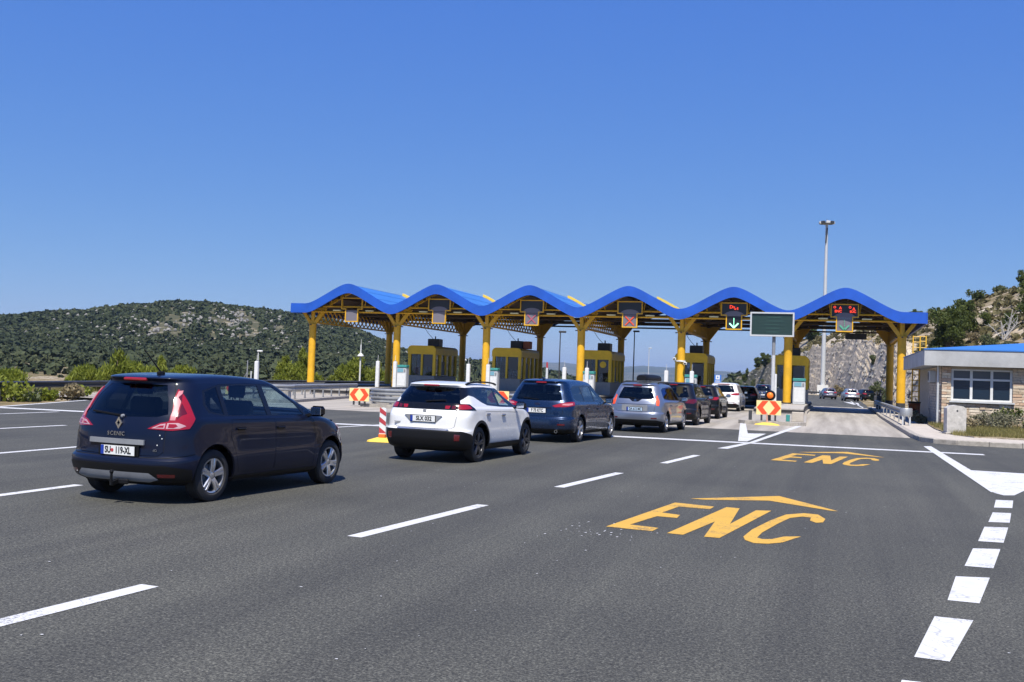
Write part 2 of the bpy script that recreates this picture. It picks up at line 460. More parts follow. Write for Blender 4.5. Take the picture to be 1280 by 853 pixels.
class MB:
    def __init__(s):
        s.v = []; s.f = []
    def add(s, verts, faces):
        o = len(s.v)
        s.v += [tuple(p) for p in verts]
        s.f += [tuple(i + o for i in f) for f in faces]
        return s
    def box(s, c, d, rz=0.0, rx=0.0, ry=0.0, taper=1.0):
        hx, hy, hz = d[0] / 2, d[1] / 2, d[2] / 2
        R = Euler((rx, ry, rz)).to_matrix()
        vs = []
        for z in (-1, 1):
            k = taper if z > 0 else 1.0
            for x, y in ((-1, -1), (1, -1), (1, 1), (-1, 1)):
                vs.append(Vector(c) + R @ Vector((x * hx * k, y * hy * k, z * hz)))
        return s.add(vs, [(3, 2, 1, 0), (4, 5, 6, 7), (0, 1, 5, 4), (1, 2, 6, 5), (2, 3, 7, 6), (3, 0, 4, 7)])
    def bbox(s, c, d, b=0.02, rz=0.0):
        """box with bevelled edges (octagonal section, chamfered top and bottom)"""
        hx, hy, hz = d[0] / 2, d[1] / 2, d[2] / 2
        def ring(k, z):
            x, y = hx - k, hy - k
            return [(-x + b, -y), (x - b, -y), (x, -y + b), (x, y - b), (x - b, y), (-x + b, y), (-x, y - b), (-x, -y + b)], z
        rings = [ring(b, -hz), ring(0, -hz + b), ring(0, hz - b), ring(b, hz)]
        R = Euler((0, 0, rz)).to_matrix()
        vs = []
        for pts, z in rings:
            for x, y in pts:
                vs.append(Vector(c) + R @ Vector((x, y, z)))
        fs = [tuple(reversed(range(8))), tuple(range(24, 32))]
        for k in range(3):
            for i in range(8):
                j = (i + 1) % 8
                fs.append((k * 8 + i, k * 8 + j, k * 8 + 8 + j, k * 8 + 8 + i))
        return s.add(vs, fs)
    def tube(s, a, b, r, n=8, r2=None):
        a, b = Vector(a), Vector(b)
        d = b - a
        if d.length < 1e-6: return s
        q = d.to_track_quat('Z', 'Y').to_matrix()
        r2 = r if r2 is None else r2
        vs = []
        for p, rr in ((a, r), (b, r2)):
            for i in range(n):
                t = 2 * math.pi * i / n
                vs.append(p + q @ Vector((rr * math.cos(t), rr * math.sin(t), 0)))
        fs = [tuple(reversed(range(n))), tuple(range(n, 2 * n))]
        for i in range(n):
            j = (i + 1) % n
            fs.append((i, j, n + j, n + i))
        return s.add(vs, fs)
    def bar(s, a, b, w, h):
        """rectangular bar from a to b, w wide, h high"""
        a, b = Vector(a), Vector(b)
        d = (b - a)
        ln = d.length
        q = d.normalized()
        up = Vector((0, 0, 1)) if abs(q.z) < 0.95 else Vector((0, 1, 0))
        x = q.cross(up).normalized(); y = x.cross(q)
        vs = []
        for p in (a, b):
            for i, j in ((-1, -1), (1, -1), (1, 1), (-1, 1)):
                vs.append(p + x * (i * w / 2) + y * (j * h / 2))
        return s.add(vs, [(0, 1, 2, 3), (7, 6, 5, 4), (0, 4, 5, 1), (1, 5, 6, 2), (2, 6, 7, 3), (3, 7, 4, 0)])
    def prism(s, pts, z0, z1):
        n = len(pts)
        ar = sum(pts[i][0] * pts[(i + 1) % n][1] - pts[(i + 1) % n][0] * pts[i][1] for i in range(n))
        if ar < 0: pts = list(reversed(pts))
        vs = [(x, y, z0) for x, y in pts] + [(x, y, z1) for x, y in pts]
        fs = [tuple(reversed(range(n))), tuple(range(n, 2 * n))]
        for i in range(n):
            j = (i + 1) % n
            fs.append((i, j, n + j, n + i))
        return s.add(vs, fs)
    def extr(s, pts, o, ux, uy, un, depth):
        """polygon pts in the plane (o,ux,uy) extruded along un by depth"""
        o, ux, uy, un = Vector(o), Vector(ux), Vector(uy), Vector(un)
        n = len(pts)
        a = [o + ux * p[0] + uy * p[1] for p in pts]
        b = [p + un * depth for p in a]
        fs = [tuple(range(n)), tuple(reversed(range(n, 2 * n)))]
        for i in range(n):
            j = (i + 1) % n
            fs.append((j, i, n + i, n + j))
        return s.add(a + b, fs)
    def sheet(s, pts, z):
        n = len(pts)
        ar = sum(pts[i][0] * pts[(i + 1) % n][1] - pts[(i + 1) % n][0] * pts[i][1] for i in range(n))
        if ar < 0: pts = list(reversed(pts))
        return s.add([(x, y, z) for x, y in pts], [tuple(range(n))])
    def lathe(s, prof, c=(0, 0, 0), axis='Z', n=24, close=False):
        vs = []; m = len(prof)
        for i in range(n):
            t = 2 * math.pi * i / n
            for r, h in prof:
                x, y = r * math.cos(t), r * math.sin(t)
                p = (x, y, h) if axis == 'Z' else ((h, x, y) if axis == 'X' else (x, h, y))
                vs.append((c[0] + p[0], c[1] + p[1], c[2] + p[2]))
        fs = []
        for i in range(n):
            j = (i + 1) % n
            for k in range(m - 1 if not close else m):
                k2 = (k + 1) % m
                fs.append((i * m + k, j * m + k, j * m + k2, i * m + k2))
        return s.add(vs, fs)
    def mesh(s, name, mat, smooth=False, angle=None):
        me = bpy.data.meshes.new(name)
        me.from_pydata(s.v, [], s.f)
        if mat: me.materials.append(as_mat(mat))
        bm = bmesh.new(); bm.from_mesh(me)
        bmesh.ops.recalc_face_normals(bm, faces=bm.faces)
        bm.to_mesh(me); bm.free()
        if smooth:
            me.polygons.foreach_set('use_smooth', [True] * len(me.polygons))
            if angle: me.set_sharp_from_angle(angle=math.radians(angle))
        me.update()
        return me
    def build(s, name, mat, parent=None, smooth=False, angle=None, loc=None):
        return link(name, s.mesh(name, mat, smooth, angle), parent, loc)

def np_mesh(name, verts, faces, mat, smooth=False):
    me = bpy.data.meshes.new(name)
    verts = np.asarray(verts, np.float32); faces = np.asarray(faces, np.int32)
    n, k = faces.shape
    me.vertices.add(len(verts)); me.vertices.foreach_set('co', verts.ravel())
    me.loops.add(n * k); me.loops.foreach_set('vertex_index', faces.ravel())
    me.polygons.add(n)
    me.polygons.foreach_set('loop_start', np.arange(0, n * k, k, dtype=np.int32))
    me.polygons.foreach_set('loop_total', np.full(n, k, np.int32))
    me.polygons.foreach_set('use_smooth', np.full(n, smooth, bool))
    me.materials.append(as_mat(mat))
    me.update(calc_edges=True)
    return me

def text_mesh(body, size, mat, name='lettering', depth=0.004, bold=0.0, squeeze=1.0):
    """flat lettering in the local XZ plane facing -Y, centred"""
    cu = bpy.data.curves.new('t', 'FONT')
    cu.body = body; cu.size = size; cu.align_x = 'CENTER'; cu.align_y = 'CENTER'
    cu.extrude = depth / 2; cu.offset = bold; cu.resolution_u = 3
    o = bpy.data.objects.new('t', cu); COL.objects.link(o)
    dg = bpy.context.evaluated_depsgraph_get()
    me = bpy.data.meshes.new_from_object(o.evaluated_get(dg))
    bpy.data.objects.remove(o); bpy.data.curves.remove(cu)
    me.name = name
    me.transform(Matrix.Diagonal((squeeze, 1, 1, 1)))
    me.transform(Matrix.Rotation(math.pi / 2, 4, 'X'))
    me.materials.clear(); me.materials.append(as_mat(mat))
    return me

# ------------------------------------------------------------------ terrain
def hash2(ix, iy, seed):
    h = (ix.astype(np.int64) * 374761393 + iy.astype(np.int64) * 668265263 + seed * 974711) & 0x7fffffff
    h = ((h ^ (h >> 13)) * 1274126177) & 0x7fffffff
    return ((h ^ (h >> 16)) & 0xffff) / 65535.0

def vnoise(x, y, seed=0):
    ix, iy = np.floor(x), np.floor(y)
    fx, fy = x - ix, y - iy
    fx = fx * fx * (3 - 2 * fx); fy = fy * fy * (3 - 2 * fy)
    a = hash2(ix, iy, seed); b = hash2(ix + 1, iy, seed)
    c = hash2(ix, iy + 1, seed); d = hash2(ix + 1, iy + 1, seed)
    return (a + (b - a) * fx) * (1 - fy) + (c + (d - c) * fx) * fy

def fbm(x, y, oct=4, seed=0, gain=0.5):
    s = 0; a = 1; t = 0
    for k in range(oct):
        s = s + a * (vnoise(x, y, seed + k) - 0.5) * 2
        t += a; a *= gain; x = x * 2.03; y = y * 2.03
    return s / t

def fbm1(x, y, oct=4, seed=0):
    return float(fbm(np.array([x]), np.array([y]), oct, seed)[0])

# azimuth is carried as q = 640 + 1277 tan(angle right of the camera's heading)
# per azimuth the ground rises and falls through these stations (distance, height)
#        q     plaza end  foot          face top       crest            behind
GQ = [(-900, (60, -.12), (120, -1.0), (250, 12), (450, 36), (900, 30)),
      (-300, (75, -.12), (170, -1.5), (330, 9), (560, 26), (900, 22)),
      (0,    (80, -.12), (205, -2.0), (400, 13), (640, 27.5), (950, 26)),
      (60,   (82, -.12), (205, -2.0), (400, 14), (640, 30.5), (950, 28)),
      (110,  (84, -.12), (205, -2.0), (400, 16), (640, 32.5), (950, 30)),
      (150,  (86, -.12), (205, -2.0), (400, 18), (640, 36.5), (950, 33)),
      (210,  (90, -.12), (205, -2.0), (400, 21), (640, 41.0), (950, 37)),
      (250,  (92, -.12), (205, -2.0), (400, 21), (640, 41.0), (950, 37)),
      (300,  (95, -.12), (205, -2.0), (400, 20), (640, 39.0), (950, 36)),
      (360,  (98, -.12), (205, -2.0), (400, 19), (640, 37.0), (950, 34)),
      (420,  (102, -.12), (210, -2.0), (400, 17), (640, 33.5), (950, 30)),
      (505,  (110, -.12), (220, -2.5), (400, 8), (640, 17.5), (950, 12)),
      (590,  (120, -.12), (230, -3.5), (400, 4), (640, 13.5), (950, 8)),
      (625,  (125, -.12), (230, -4.5), (400, 1), (640, 8.0), (950, 2)),
      (680,  (135, -.12), (230, -5.5), (400, -3), (640, 4.5), (950, -6)),
      (740,  (150, -.12), (240, -6.5), (420, -9), (650, -4.0), (1000, -20)),
      (800,  (160, -.12), (250, -7), (430, -15), (700, -24), (1100, -33)),
      (880,  (190, -.12), (270, -5), (450, -13), (720, -24), (1100, -33)),
      (912,  (230, -.12), (330, -2.5), (470, -5), (720, -18), (1100, -33)),
      (922,  (250, -.12), (400, -.2), (408, 3.0), (470, 2.6), (1100, -12)),
      (950,  (240, -.12), (345, -.2), (353, 7.0), (390, 8.5), (1100, 6)),
      (1000, (205, -.12), (262, -.2), (272, 11.0), (300, 13.8), (1000, 12)),
      (1060, (165, -.12), (200, -.2), (211, 11.0), (260, 16.5), (900, 16)),
      (1120, (118, -.12), (142, -.2), (152, 7.6), (215, 17.0), (800, 18)),
      (1180, (90, -.12), (108, -.1), (116, 4.6), (188, 16.8), (700, 20)),
      (1240, (76, -.12), (94, 0), (101, 3.9), (176, 18.3), (700, 22)),
      (1300, (66, -.12), (84, 0), (91, 3.6), (168, 20.4), (700, 24)),
      (1500, (52, -.12), (66, 0), (74, 3.4), (160, 24), (700, 28)),
      (1900, (45, -.12), (60, 0), (70, 3.4), (160, 26), (700, 28)),
      (2600, (45, -.12), (70, 0), (90, 3.4), (180, 20), (700, 26))]
GQx = np.array([g[0] for g in GQ], float)
GQr = np.array([[k[0] for k in g[1:]] for g in GQ], float)
GQh = np.array([[k[1] for k in g[1:]] for g in GQ], float)
_lt = GQx < 640
GQh[_lt, 3] -= 3.6
GQh[_lt, 4] -= 3.0
GQr[_lt, 2] = 430
GQh[_lt, 2] = 0.20 * GQh[_lt, 3]
_rr = GQx > 1100
GQh[_rr, 3] -= 1.7
_rt = GQx > 915
GQr[_rt, 2] = GQr[_rt, 1] + 1.75 * (GQr[_rt, 2] - GQr[_rt, 1])

def stations(q):
    q = np.clip(q, -900, 2600)
    r = np.stack([np.interp(q, GQx, GQr[:, k]) for k in range(5)], -1)
    h = np.stack([np.interp(q, GQx, GQh[:, k]) for k in range(5)], -1)
    return r, h

def ground_h(q, r):
    """terrain height at azimuth q (array) and distance r (array)"""
    R, H = stations(q)
    far_r = np.array([4000., 8200., 12000.])
    mh = 105 + 34 * fbm(q * 0.012, q * 0 + 3.3, 4, 5) + 10 * fbm(q * 0.06, q * 0 + 1.3, 3, 9)
    Rr = np.concatenate([np.zeros_like(R[..., :1]) + 2, R, np.zeros_like(R[..., :3]) + far_r], -1)
    Hh = np.concatenate([np.zeros_like(H[..., :1]) - .12, H, np.stack([q * 0 - 40, mh, mh * 0.8], -1)], -1)
    out = np.zeros_like(r)
    for k in range(Rr.shape[-1] - 1):
        a, b = Rr[..., k], Rr[..., k + 1]
        t = np.clip((r - a) / (b - a), 0, 1)
        if k >= 3: t = t * t * (3 - 2 * t) * 0.35 + t * 0.65
        seg = (r >= a) & ((r < b) | (k == Rr.shape[-1] - 2))
        out = np.where(seg, Hh[..., k] + (Hh[..., k + 1] - Hh[..., k]) * t, out)
    phi = np.arctan((q - 640) / 1277.376)
    x = CAM.x - np.sin(YAW - phi) * r; y = CAM.y + np.cos(YAW - phi) * r
    # roughness: none on the plaza, broken rock on the cut, softer bumps on the slopes
    amp = np.clip((r - R[..., 0]) / (R[..., 1] - R[..., 0] + 1e-3), 0, 1) ** 2
    right = np.clip((q - 905) / 20, 0, 1)
    face = np.clip((r - R[..., 1]) / 2, 0, 1) * np.clip((R[..., 2] + 14 - r) / 12, 0.12, 1) * np.clip((R[..., 3] + 60 - r) / 60, 0, 1) * right
    rocky = np.abs(fbm(x * 0.16, y * 0.16, 4, 21, 0.5)) * 2.3 + fbm(x * 0.7, y * 0.7, 3, 31) * 0.38 + fbm(x * .07, y * .07, 2, 41) * 1.6
    strata = np.floor((out + rocky) / 1.1) * 1.1
    out = out + face * (0.30 * (strata - out) + 0.55 * rocky) * np.clip((r - R[..., 1]) / 4, 0, 1)
    out = out + amp * (1 - face) * np.clip(r / 400, 0.3, 2.0) * (1.5 * fbm(x * 0.02, y * 0.02, 4, 51) + 0.5 * fbm(x * 0.11, y * 0.11, 3, 61))
    return x, y, out

qs_in = np.linspace(-70, 1370, 640)
phi_in = np.arctan((qs_in - 640) / 1277.376)
ph_l = np.linspace(math.radians(-88), phi_in[0], 30)[:-1]
ph_r = np.linspace(phi_in[-1], math.radians(88), 30)[1:]
phis = np.concatenate([ph_l, phi_in, ph_r])
qa = 640 + 1277.376 * np.tan(phis)
Rs, Hs = stations(qa)
rows = []
segn = [20, 16, 64, 70, 16, 14, 26, 5]
cl = [np.full(len(qa), 2.0)] + [Rs[:, k] for k in range(5)] + [np.full(len(qa), 4000.), np.full(len(qa), 8200.), np.full(len(qa), 12000.)]
for k, n in enumerate(segn):
    for j in range(n):
        t = j / n
        rows.append(cl[k] * (cl[k + 1] / cl[k]) ** t)
rows.append(cl[-1])
RR = np.stack(rows, 1)                       # columns x rows
QQ = np.repeat(qa[:, None], RR.shape[1], 1)
X, Y, Z = ground_h(QQ, RR)
nc, nr = RR.shape
idx = np.arange(nc * nr).reshape(nc, nr)
fcs = np.stack([idx[:-1, :-1], idx[1:, :-1], idx[1:, 1:], idx[:-1, 1:]], -1).reshape(-1, 4)
terr = link('terrain', np_mesh('terrain', np.stack([X, Y, Z], -1).reshape(-1, 3), fcs, 'terrain', True))
tag(terr, 'dry rocky ground, hills and the rock cut around the toll plaza', kind='structure')
# ground behind the camera
MB().sheet([(-400, -400), (400, -400), (400, -62), (-400, -62)], -0.16).build('ground', 'terrain')
tag(bpy.data.objects['ground'], 'dry open ground behind the plaza approach', kind='structure')

def qr(x, y):
    dx, dy = x - CAM.x, y - CAM.y
    r = math.hypot(dx, dy)
    ang = math.atan2(dx, dy)            # right of +Y
    phi = ang + YAW
    return 640 + 1277.376 * math.tan(phi), r
def hz(x, y):
    q, r = qr(x, y)
    return float(ground_h(np.array([q]), np.array([r]))[2][0])
def at_q(q, r):
    x, y, h = ground_h(np.array([float(q)]), np.array([float(r)]))
    return float(x[0]), float(y[0]), float(h[0])

# scrub on the far hillside: thousands of low bushes that read as one mass
def ico(sub=1):
    bm = bmesh.new(); bmesh.ops.create_icosphere(bm, subdivisions=sub, radius=1.0)
    v = np.array([p.co[:] for p in bm.verts]); f = np.array([[q.index for q in p.verts] for p in bm.faces])
    bm.free(); return v, f
IV, IF = ico(1)
IV2, IF2 = ico(2)
def blobs(cs, rad, hgt, seed, k=12):
    """bushes as loose clumps of k small leafy facets over a dome"""
    g = np.random.default_rng(seed)
    n = len(cs)
    d = g.normal(size=(n, k, 3)); d[..., 2] = np.abs(d[..., 2]) * .9 + .05
    d /= np.linalg.norm(d, axis=-1, keepdims=True)
    c = cs[:, None, :] + d * np.stack([rad, rad, hgt], -1)[:, None, :] * g.uniform(.55, 1.0, (n, k, 1))
    nrm = d + g.normal(size=(n, k, 3)) * .55
    nrm /= np.linalg.norm(nrm, axis=-1, keepdims=True)
    a = np.cross(nrm, g.normal(size=(n, k, 3))); a /= np.linalg.norm(a, axis=-1, keepdims=True)
    b = np.cross(nrm, a)
    s = (rad[:, None] * g.uniform(.45, .95, (n, k)))[..., None]
    V = np.stack([c - a * s, c - b * s * .8 , c + a * s * .9, c + b * s * .75], 2).reshape(-1, 3)
    return V, np.arange(n * k * 4).reshape(-1, 4)
g = np.random.default_rng(3)
n0 = 62000
qv = g.uniform(-75, 770, n0)
rv = 200 + 470 * np.sqrt(g.random(n0))
mask = fbm(qv * 0.011, rv * 0.010, 3, 71)
clear = fbm(qv * 0.06, rv * 0.035, 3, 77)
rocky_zone = np.exp(-((qv - 245) / 120) ** 2) * np.exp(-((rv - 535) / 75) ** 2)
lower_dry = np.clip((285 - rv) / 60, 0, 1) * np.clip((230 - qv) / 120, .25, 1)
dens = 0.95 + 0.35 * mask - 0.72 * rocky_zone - 0.62 * lower_dry + np.where(rv > 610, 0.35, 0)
keep = (g.random(n0) < dens) & (clear > -0.62 - 0.3 * (rv > 610) + 0.60 * rocky_zone)
qv, rv = qv[keep], rv[keep]
x, y, z = ground_h(qv, rv)
rad = g.uniform(0.5, 1.3, len(qv)) * (1 + 0.5 * (g.random(len(qv)) < 0.15))
hg = rad * g.uniform(0.5, 0.95, len(qv))
V, F = blobs(np.stack([x, y, z + hg * 0.3], -1), rad, hg, 4)
o = link('hillside_scrub', np_mesh('hillside_scrub', V, F, 'scrub', False))
tag(o, 'dark green scrub and low trees covering the far stony hill', 'scrub', kind='stuff')
# pale stones showing between the bushes on that hill
n3 = 9000
qv = g.uniform(-75, 600, n3); rv = 260 + 360 * g.random(n3)
rz = np.exp(-((qv - 250) / 125) ** 2) * np.exp(-((rv - 535) / 80) ** 2)
kp = (g.random(n3) < 0.06 + 0.72 * rz) & (fbm(qv * .05, rv * .03, 3, 83) > -.1)
qv, rv = qv[kp], rv[kp]
x, y, z = ground_h(qv, rv)
rad = g.uniform(.3, .85, len(qv)) * np.clip(rv / 480, .25, 1.2)
nv = len(IV)
Vb = IV[None] * (1 + 0.35 * (g.random((len(qv), nv, 1)) - 0.5) * 2) * np.stack([rad * 1.2, rad, rad * 1.1], -1)[:, None, :] + np.stack([x, y, z + rad * 0.8], -1)[:, None, :]
Fb = IF[None] + (np.arange(len(qv)) * nv)[:, None, None]
weathered('boulder', (0.25, 0.24, 0.225), 0.95, amount=0.35, scale=1.5)
o = link('hillside_stones', np_mesh('hillside_stones', Vb.reshape(-1, 3), Fb.reshape(-1, 3), 'boulder', False))
tag(o, 'pale limestone outcrops between the bushes of the far hill', 'rock', kind='stuff')
# far wood in the valley
n1 = 2500
qv = g.uniform(600, 925, n1); rv = g.uniform(260, 1500, n1)
kp = fbm(qv * 0.02, rv * 0.006, 3, 91) > 0.0
qv, rv = qv[kp], rv[kp]
x, y, z = ground_h(qv, rv)
rad = g.uniform(1.5, 4, len(qv))
V, F = blobs(np.stack([x, y, z + rad * 0.3], -1), rad, rad * 0.7, 14, 22)
o = link('valley_scrub', np_mesh('valley_scrub', V, F, 'scrub', False))
tag(o, 'scattered dark bushes on the valley floor far beyond the booths', 'scrub', kind='stuff')
# low tufts and heath on the slope above the cut
n4 = 2600
qv = g.uniform(940, 1345, n4)
R4, H4 = stations(qv)
rv = R4[:, 2] + 2 + (R4[:, 3] + 10 - R4[:, 2]) * g.random(n4)
kp = fbm(qv * .05, rv * .08, 3, 97) > -.05
qv, rv = qv[kp], rv[kp]
x, y, z = ground_h(qv, rv)
rad = g.uniform(.2, .65, len(qv))
V, F = blobs(np.stack([x, y, z + rad * 0.15], -1), rad, rad * 0.7, 24, 10)
o = link('slope_heath', np_mesh('slope_heath', V, F, 'slope_leaf', False))
tag(o, 'low grey-green and straw tufts on the slope above the rock cut', 'heath', kind='stuff')
# loose stones on the rock cut and the slopes above
n2 = 900
qv = g.uniform(915, 1340, n2)
R2, H2 = stations(qv)
rv = R2[:, 1] + (R2[:, 3] - R2[:, 1]) * 0 + (R2[:, 2] + 3 - R2[:, 1]) * g.random(n2)
x, y, z = ground_h(qv, rv)
rad = g.uniform(0.12, 0.6, n2) ** 1.3
nv = len(IV)
Vb = IV[None] * (1 + 0.35 * (g.random((n2, nv, 1)) - 0.5) * 2) * np.stack([rad, rad, rad * 0.75], -1)[:, None, :] + np.stack([x, y, z + rad * 0.1], -1)[:, None, :]
Fb = IF[None] + (np.arange(n2) * nv)[:, None, None]
o = link('loose_stones', np_mesh('loose_stones', Vb.reshape(-1, 3), Fb.reshape(-1, 3), 'boulder', False))
tag(o, 'loose pale stones lying over the rock cut', 'rock', kind='stuff')
# ------------------------------------------------------------------ road, pads, markings
road_pts = [(-20, -120), (-23, -75), (-26, -62), (-31.9, -41), (-34.6, -33), (-40, -16), (-43.8, -2), (-44, 30), (-40, 60), (-34, 90), (-28, 125), (-24, 150),
            (-8, 140), (-2.5, 118), (-0.6, 80), (-0.9, 40), (-1.2, 20), (-1.3, -30), (-1.3, -33), (1.5, -34.0), (14, -34.2), (30, -34.4), (30, -70), (12, -120)]
me_b = MB(); me_b.sheet(road_pts, 0.0)
road = me_b.build('road', 'asphalt')
tag(road, 'grey asphalt toll plaza and lanes', kind='structure')
# embankment skirt that carries the asphalt edge down to the terrain
sk = MB()
for a, b in zip(road_pts, road_pts[1:] + road_pts[:1]):
    sk.add([(a[0], a[1], -0.004), (b[0], b[1], -0.004), (b[0], b[1], -0.6), (a[0], a[1], -0.6)], [(0, 1, 2, 3)])
sk.build('road_edge', 'kerb_concrete', road)
pad = MB().sheet([(-43.2, -31.0), (-1.45, -30.6), (-1.32, 23), (-43.2, 23)], 0.004).build('concrete_pad', 'concrete_pad')
tag(pad, 'pale concrete slab under the toll lanes', kind='structure')

def mark(pts, name, mat='white_paint', z=0.004):
    return MB().sheet(pts, z).build(name, mat, road)
def strip(a, b, w, name, mat='white_paint', z=0.004):
    a, b = Vector(a), Vector(b)
    n = Vector((-(b - a).y, (b - a).x)).normalized() * w / 2
    return mark([a + n, b + n, b - n, a - n], name, mat, z)
# lane line of dashes between the queue and the electronic lane
for a, b in (((-9.22, -64.2), (-9.1, -62.84)), ((-8.78, -59.97), (-8.48, -56.78)), ((-8.16, -54.08), (-7.82, -51.0)), ((-7.45, -48.22), (-7.13, -45.3))):
    strip(a, b, 0.17, 'lane_dash')
strip((-9.42, -66.8), (-9.22, -64.2), 0.17, 'lane_dash')
strip((-13.95, -61.2), (-13.97, -57.9), 0.16, 'lane_dash')
strip((-13.9, -53.8), (-13.8, -50.6), 0.16, 'lane_dash')
strip((-18.28, -55.6), (-18.31, -52.6), 0.16, 'lane_dash')
strip((-18.25, -49.6), (-18.1, -46.4), 0.16, 'lane_dash')
strip((-23.16, -50.8), (-23.16, -47.6), 0.16, 'lane_dash')
strip((-28.0, -45.6), (-28.15, -42.2), 0.16, 'lane_dash')
strip((-18.1, -42.6), (-17.75, -39.3), 0.15, 'lane_dash')
strip((-31.4, -41.6), (-34.6, -33.2), 0.2, 'edge_line')
strip((-24.5, -66), (-31.4, -41.6), 0.2, 'edge_line')
# one long transverse line
mark([(-31.2, -41.35), (-19.7, -40.42), (-10.41, -39.0), (-0.11, -38.5), (-0.11, -39.0), (-10.3, -39.65), (-19.7, -41.0), (-31.2, -41.95)], 'stop_line', z=0.006)
# ENC twice
GE = [(-6.598, -57.844), (-6.214, -55.007), (-5.653, -55.147), (-5.671, -55.474), (-6.096, -55.436), (-6.206, -56.208), (-5.957, -56.313), (-5.951, -56.624), (-6.208, -56.598), (-6.376, -57.528), (-6.022, -57.621), (-6.048, -57.913)]
GN = [(-5.867, -57.973), (-5.487, -55.113), (-5.306, -55.142), (-5.279, -56.803), (-5.079, -55.235), (-4.88, -55.154), (-5.278, -58.013), (-5.448, -58.018), (-5.474, -56.69), (-5.684, -57.996)]
GC = [(-4.283, -56.077), (-4.199, -55.986), (-4.173, -55.62), (-4.271, -55.203), (-4.452, -55.16), (-4.675, -55.459), (-4.839, -56.198), (-4.991, -57.144), (-5.04, -57.763), (-5.003, -58.009), (-4.893, -58.187), (-4.748, -58.149), (-4.61, -57.98), (-4.427, -57.404), (-4.609, -57.511), (-4.726, -57.787), (-4.831, -57.847), (-4.891, -57.756), (-4.864, -57.329), (-4.729, -56.428), (-4.61, -55.787), (-4.467, -55.548), (-4.353, -55.584), (-4.359, -55.902)]
GA = [(-6.086, -54.378), (-4.876, -53.173), (-4.013, -54.645), (-4.118, -54.641), (-4.984, -53.915), (-5.882, -54.38)]
for dx, dy in ((0, 0), (1.16, 12.35)):
    for pts, nm in ((GE, 'painted_letter'), (GN, 'painted_letter'), (GC, 'painted_letter'), (GA, 'painted_arrow')):
        mark([(x + dx, y + dy) for x, y in pts], nm, 'yellow_paint')
# block line on the right edge
blk = [[(-3.73, -63.6), (-3.40, -63.6), (-3.57, -63.03), (-3.75, -63.03)],
       [(-3.58, -62.46), (-3.37, -62.48), (-3.07, -61.13), (-3.34, -61.12)],
       [(-3.18, -60.42), (-2.94, -60.43), (-2.69, -59.13), (-2.99, -59.21)],
       [(-2.84, -58.55), (-2.58, -58.55), (-2.32, -57.16), (-2.61, -57.27)],
       [(-2.48, -56.64), (-2.21, -56.62), (-1.94, -55.13), (-2.23, -55.22)],
       [(-2.11, -54.66), (-1.84, -54.58), (-1.64, -53.37), (-1.89, -53.43)],
       [(-1.778, -52.736), (-1.515, -52.645), (-1.322, -51.458), (-1.585, -51.521)]]
blk[0] = [(-3.86, -64.3), (-3.62, -64.3), (-3.42, -63.05), (-3.69, -63.05)]
for p in blk: mark(p, 'block_dash')
mark([(-1.44, -35.916), (-1.208, -35.685), (-1.195, -45.085), (-1.215, -48.0), (-1.397, -50.3), (-1.48, -50.2)], 'edge_line', z=0.008)
mark([(-1.36, -45.085), (1.6, -45.3), (-0.852, -49.518), (-1.162, -50.517), (-1.341, -50.641), (-1.44, -50.299), (-1.40, -48.0)], 'gore_area')
strip((-0.85, -50.9), (-0.2, -51.0), 0.28, 'worn_patch', 'worn_white_paint')
# gore in front of the right-hand island
mark([(-7.94, -23.99), (-7.74, -23.7), (-6.897, -33.28), (-6.3, -32.9), (-6.52, -38.4), (-6.78, -38.4)], 'gore_area', z=0.008)
mark([(-6.97, -42.4), (-6.70, -42.4), (-6.25, -38.603), (-5.296, -24.006), (-5.56, -24.2), (-6.42, -38.77)], 'edge_line', z=0.010)
# a spill of little white paint flakes left of the lettering
fl = MB(); fr = random.Random(5)
for i in range(34):
    x, y = -6.75 + fr.gauss(0, 0.28), -58.35 + fr.gauss(0, 0.35)
    s = fr.uniform(0.004, 0.013)
    fl.sheet([(x - s, y - s * 2), (x + s, y - s), (x + s * .6, y + s * 2), (x - s, y + s)], 0.006)
for i in range(120):
    x, y = fr.uniform(-11, 0), fr.uniform(-65, -48)
    s = fr.uniform(0.004, 0.011)
    fl.sheet([(x - s, y - s), (x + s, y - s * .6), (x + s * .6, y + s), (x - s, y + s * .8)], 0.006)
tag(fl.build('paint_flakes', 'white_paint', road), kind='stuff')

# road beyond the gate: lines
strip((-1.6, 24), (-2.0, 70), 0.15, 'edge_line')
mark([(-2.1, 40), (-1.5, 40), (-1.4, 52), (-2.9, 58)], 'gore_area')

# ------------------------------------------------------------------ right-hand footway with kerb stones
kerb = [(14, -34.25), (1.6, -34.05), (-0.3, -34.0), (-0.95, -33.6), (-1.3, -32.6), (-1.42, -30), (-1.45, -19), (-1.45, -6), (-1.3, 8), (-1.25, 22)]
inner = [(14, -31.0), (2.2, -30.85), (0.6, -30.7), (-0.05, -28.5), (-0.1, -24), (0.1, -18), (0.3, -6), (0.4, 8), (0.4, 22)]
K = 0.14
foot = MB().prism([(14, -33.95), (1.6, -33.75), (-0.25, -33.72), (-0.8, -33.35), (-1.07, -32.5), (-1.2, -30), (-1.22, -19), (-1.22, -6), (-1.08, 8), (-1.03, 22)] + list(reversed(inner)), -0.3, K - 0.012).build('footway', 'pavement')
tag(foot, 'pale paved footway along the right-hand lane', kind='structure')
verge = MB().prism([(14, -30.95), (2.2, -30.8), (0.62, -30.65), (-0.02, -28.5), (-0.07, -24), (0.13, -17.9), (0.33, -6), (0.45, 22), (14, 22)], -0.3, K + 0.02).build('verge', 'terrain')
tag(verge, 'dry verge between footway and stone building', kind='structure')
kroot = tag(empty('kerb', (0, 0, 0)), 'line of weathered concrete kerb stones along the footway', kind='structure')
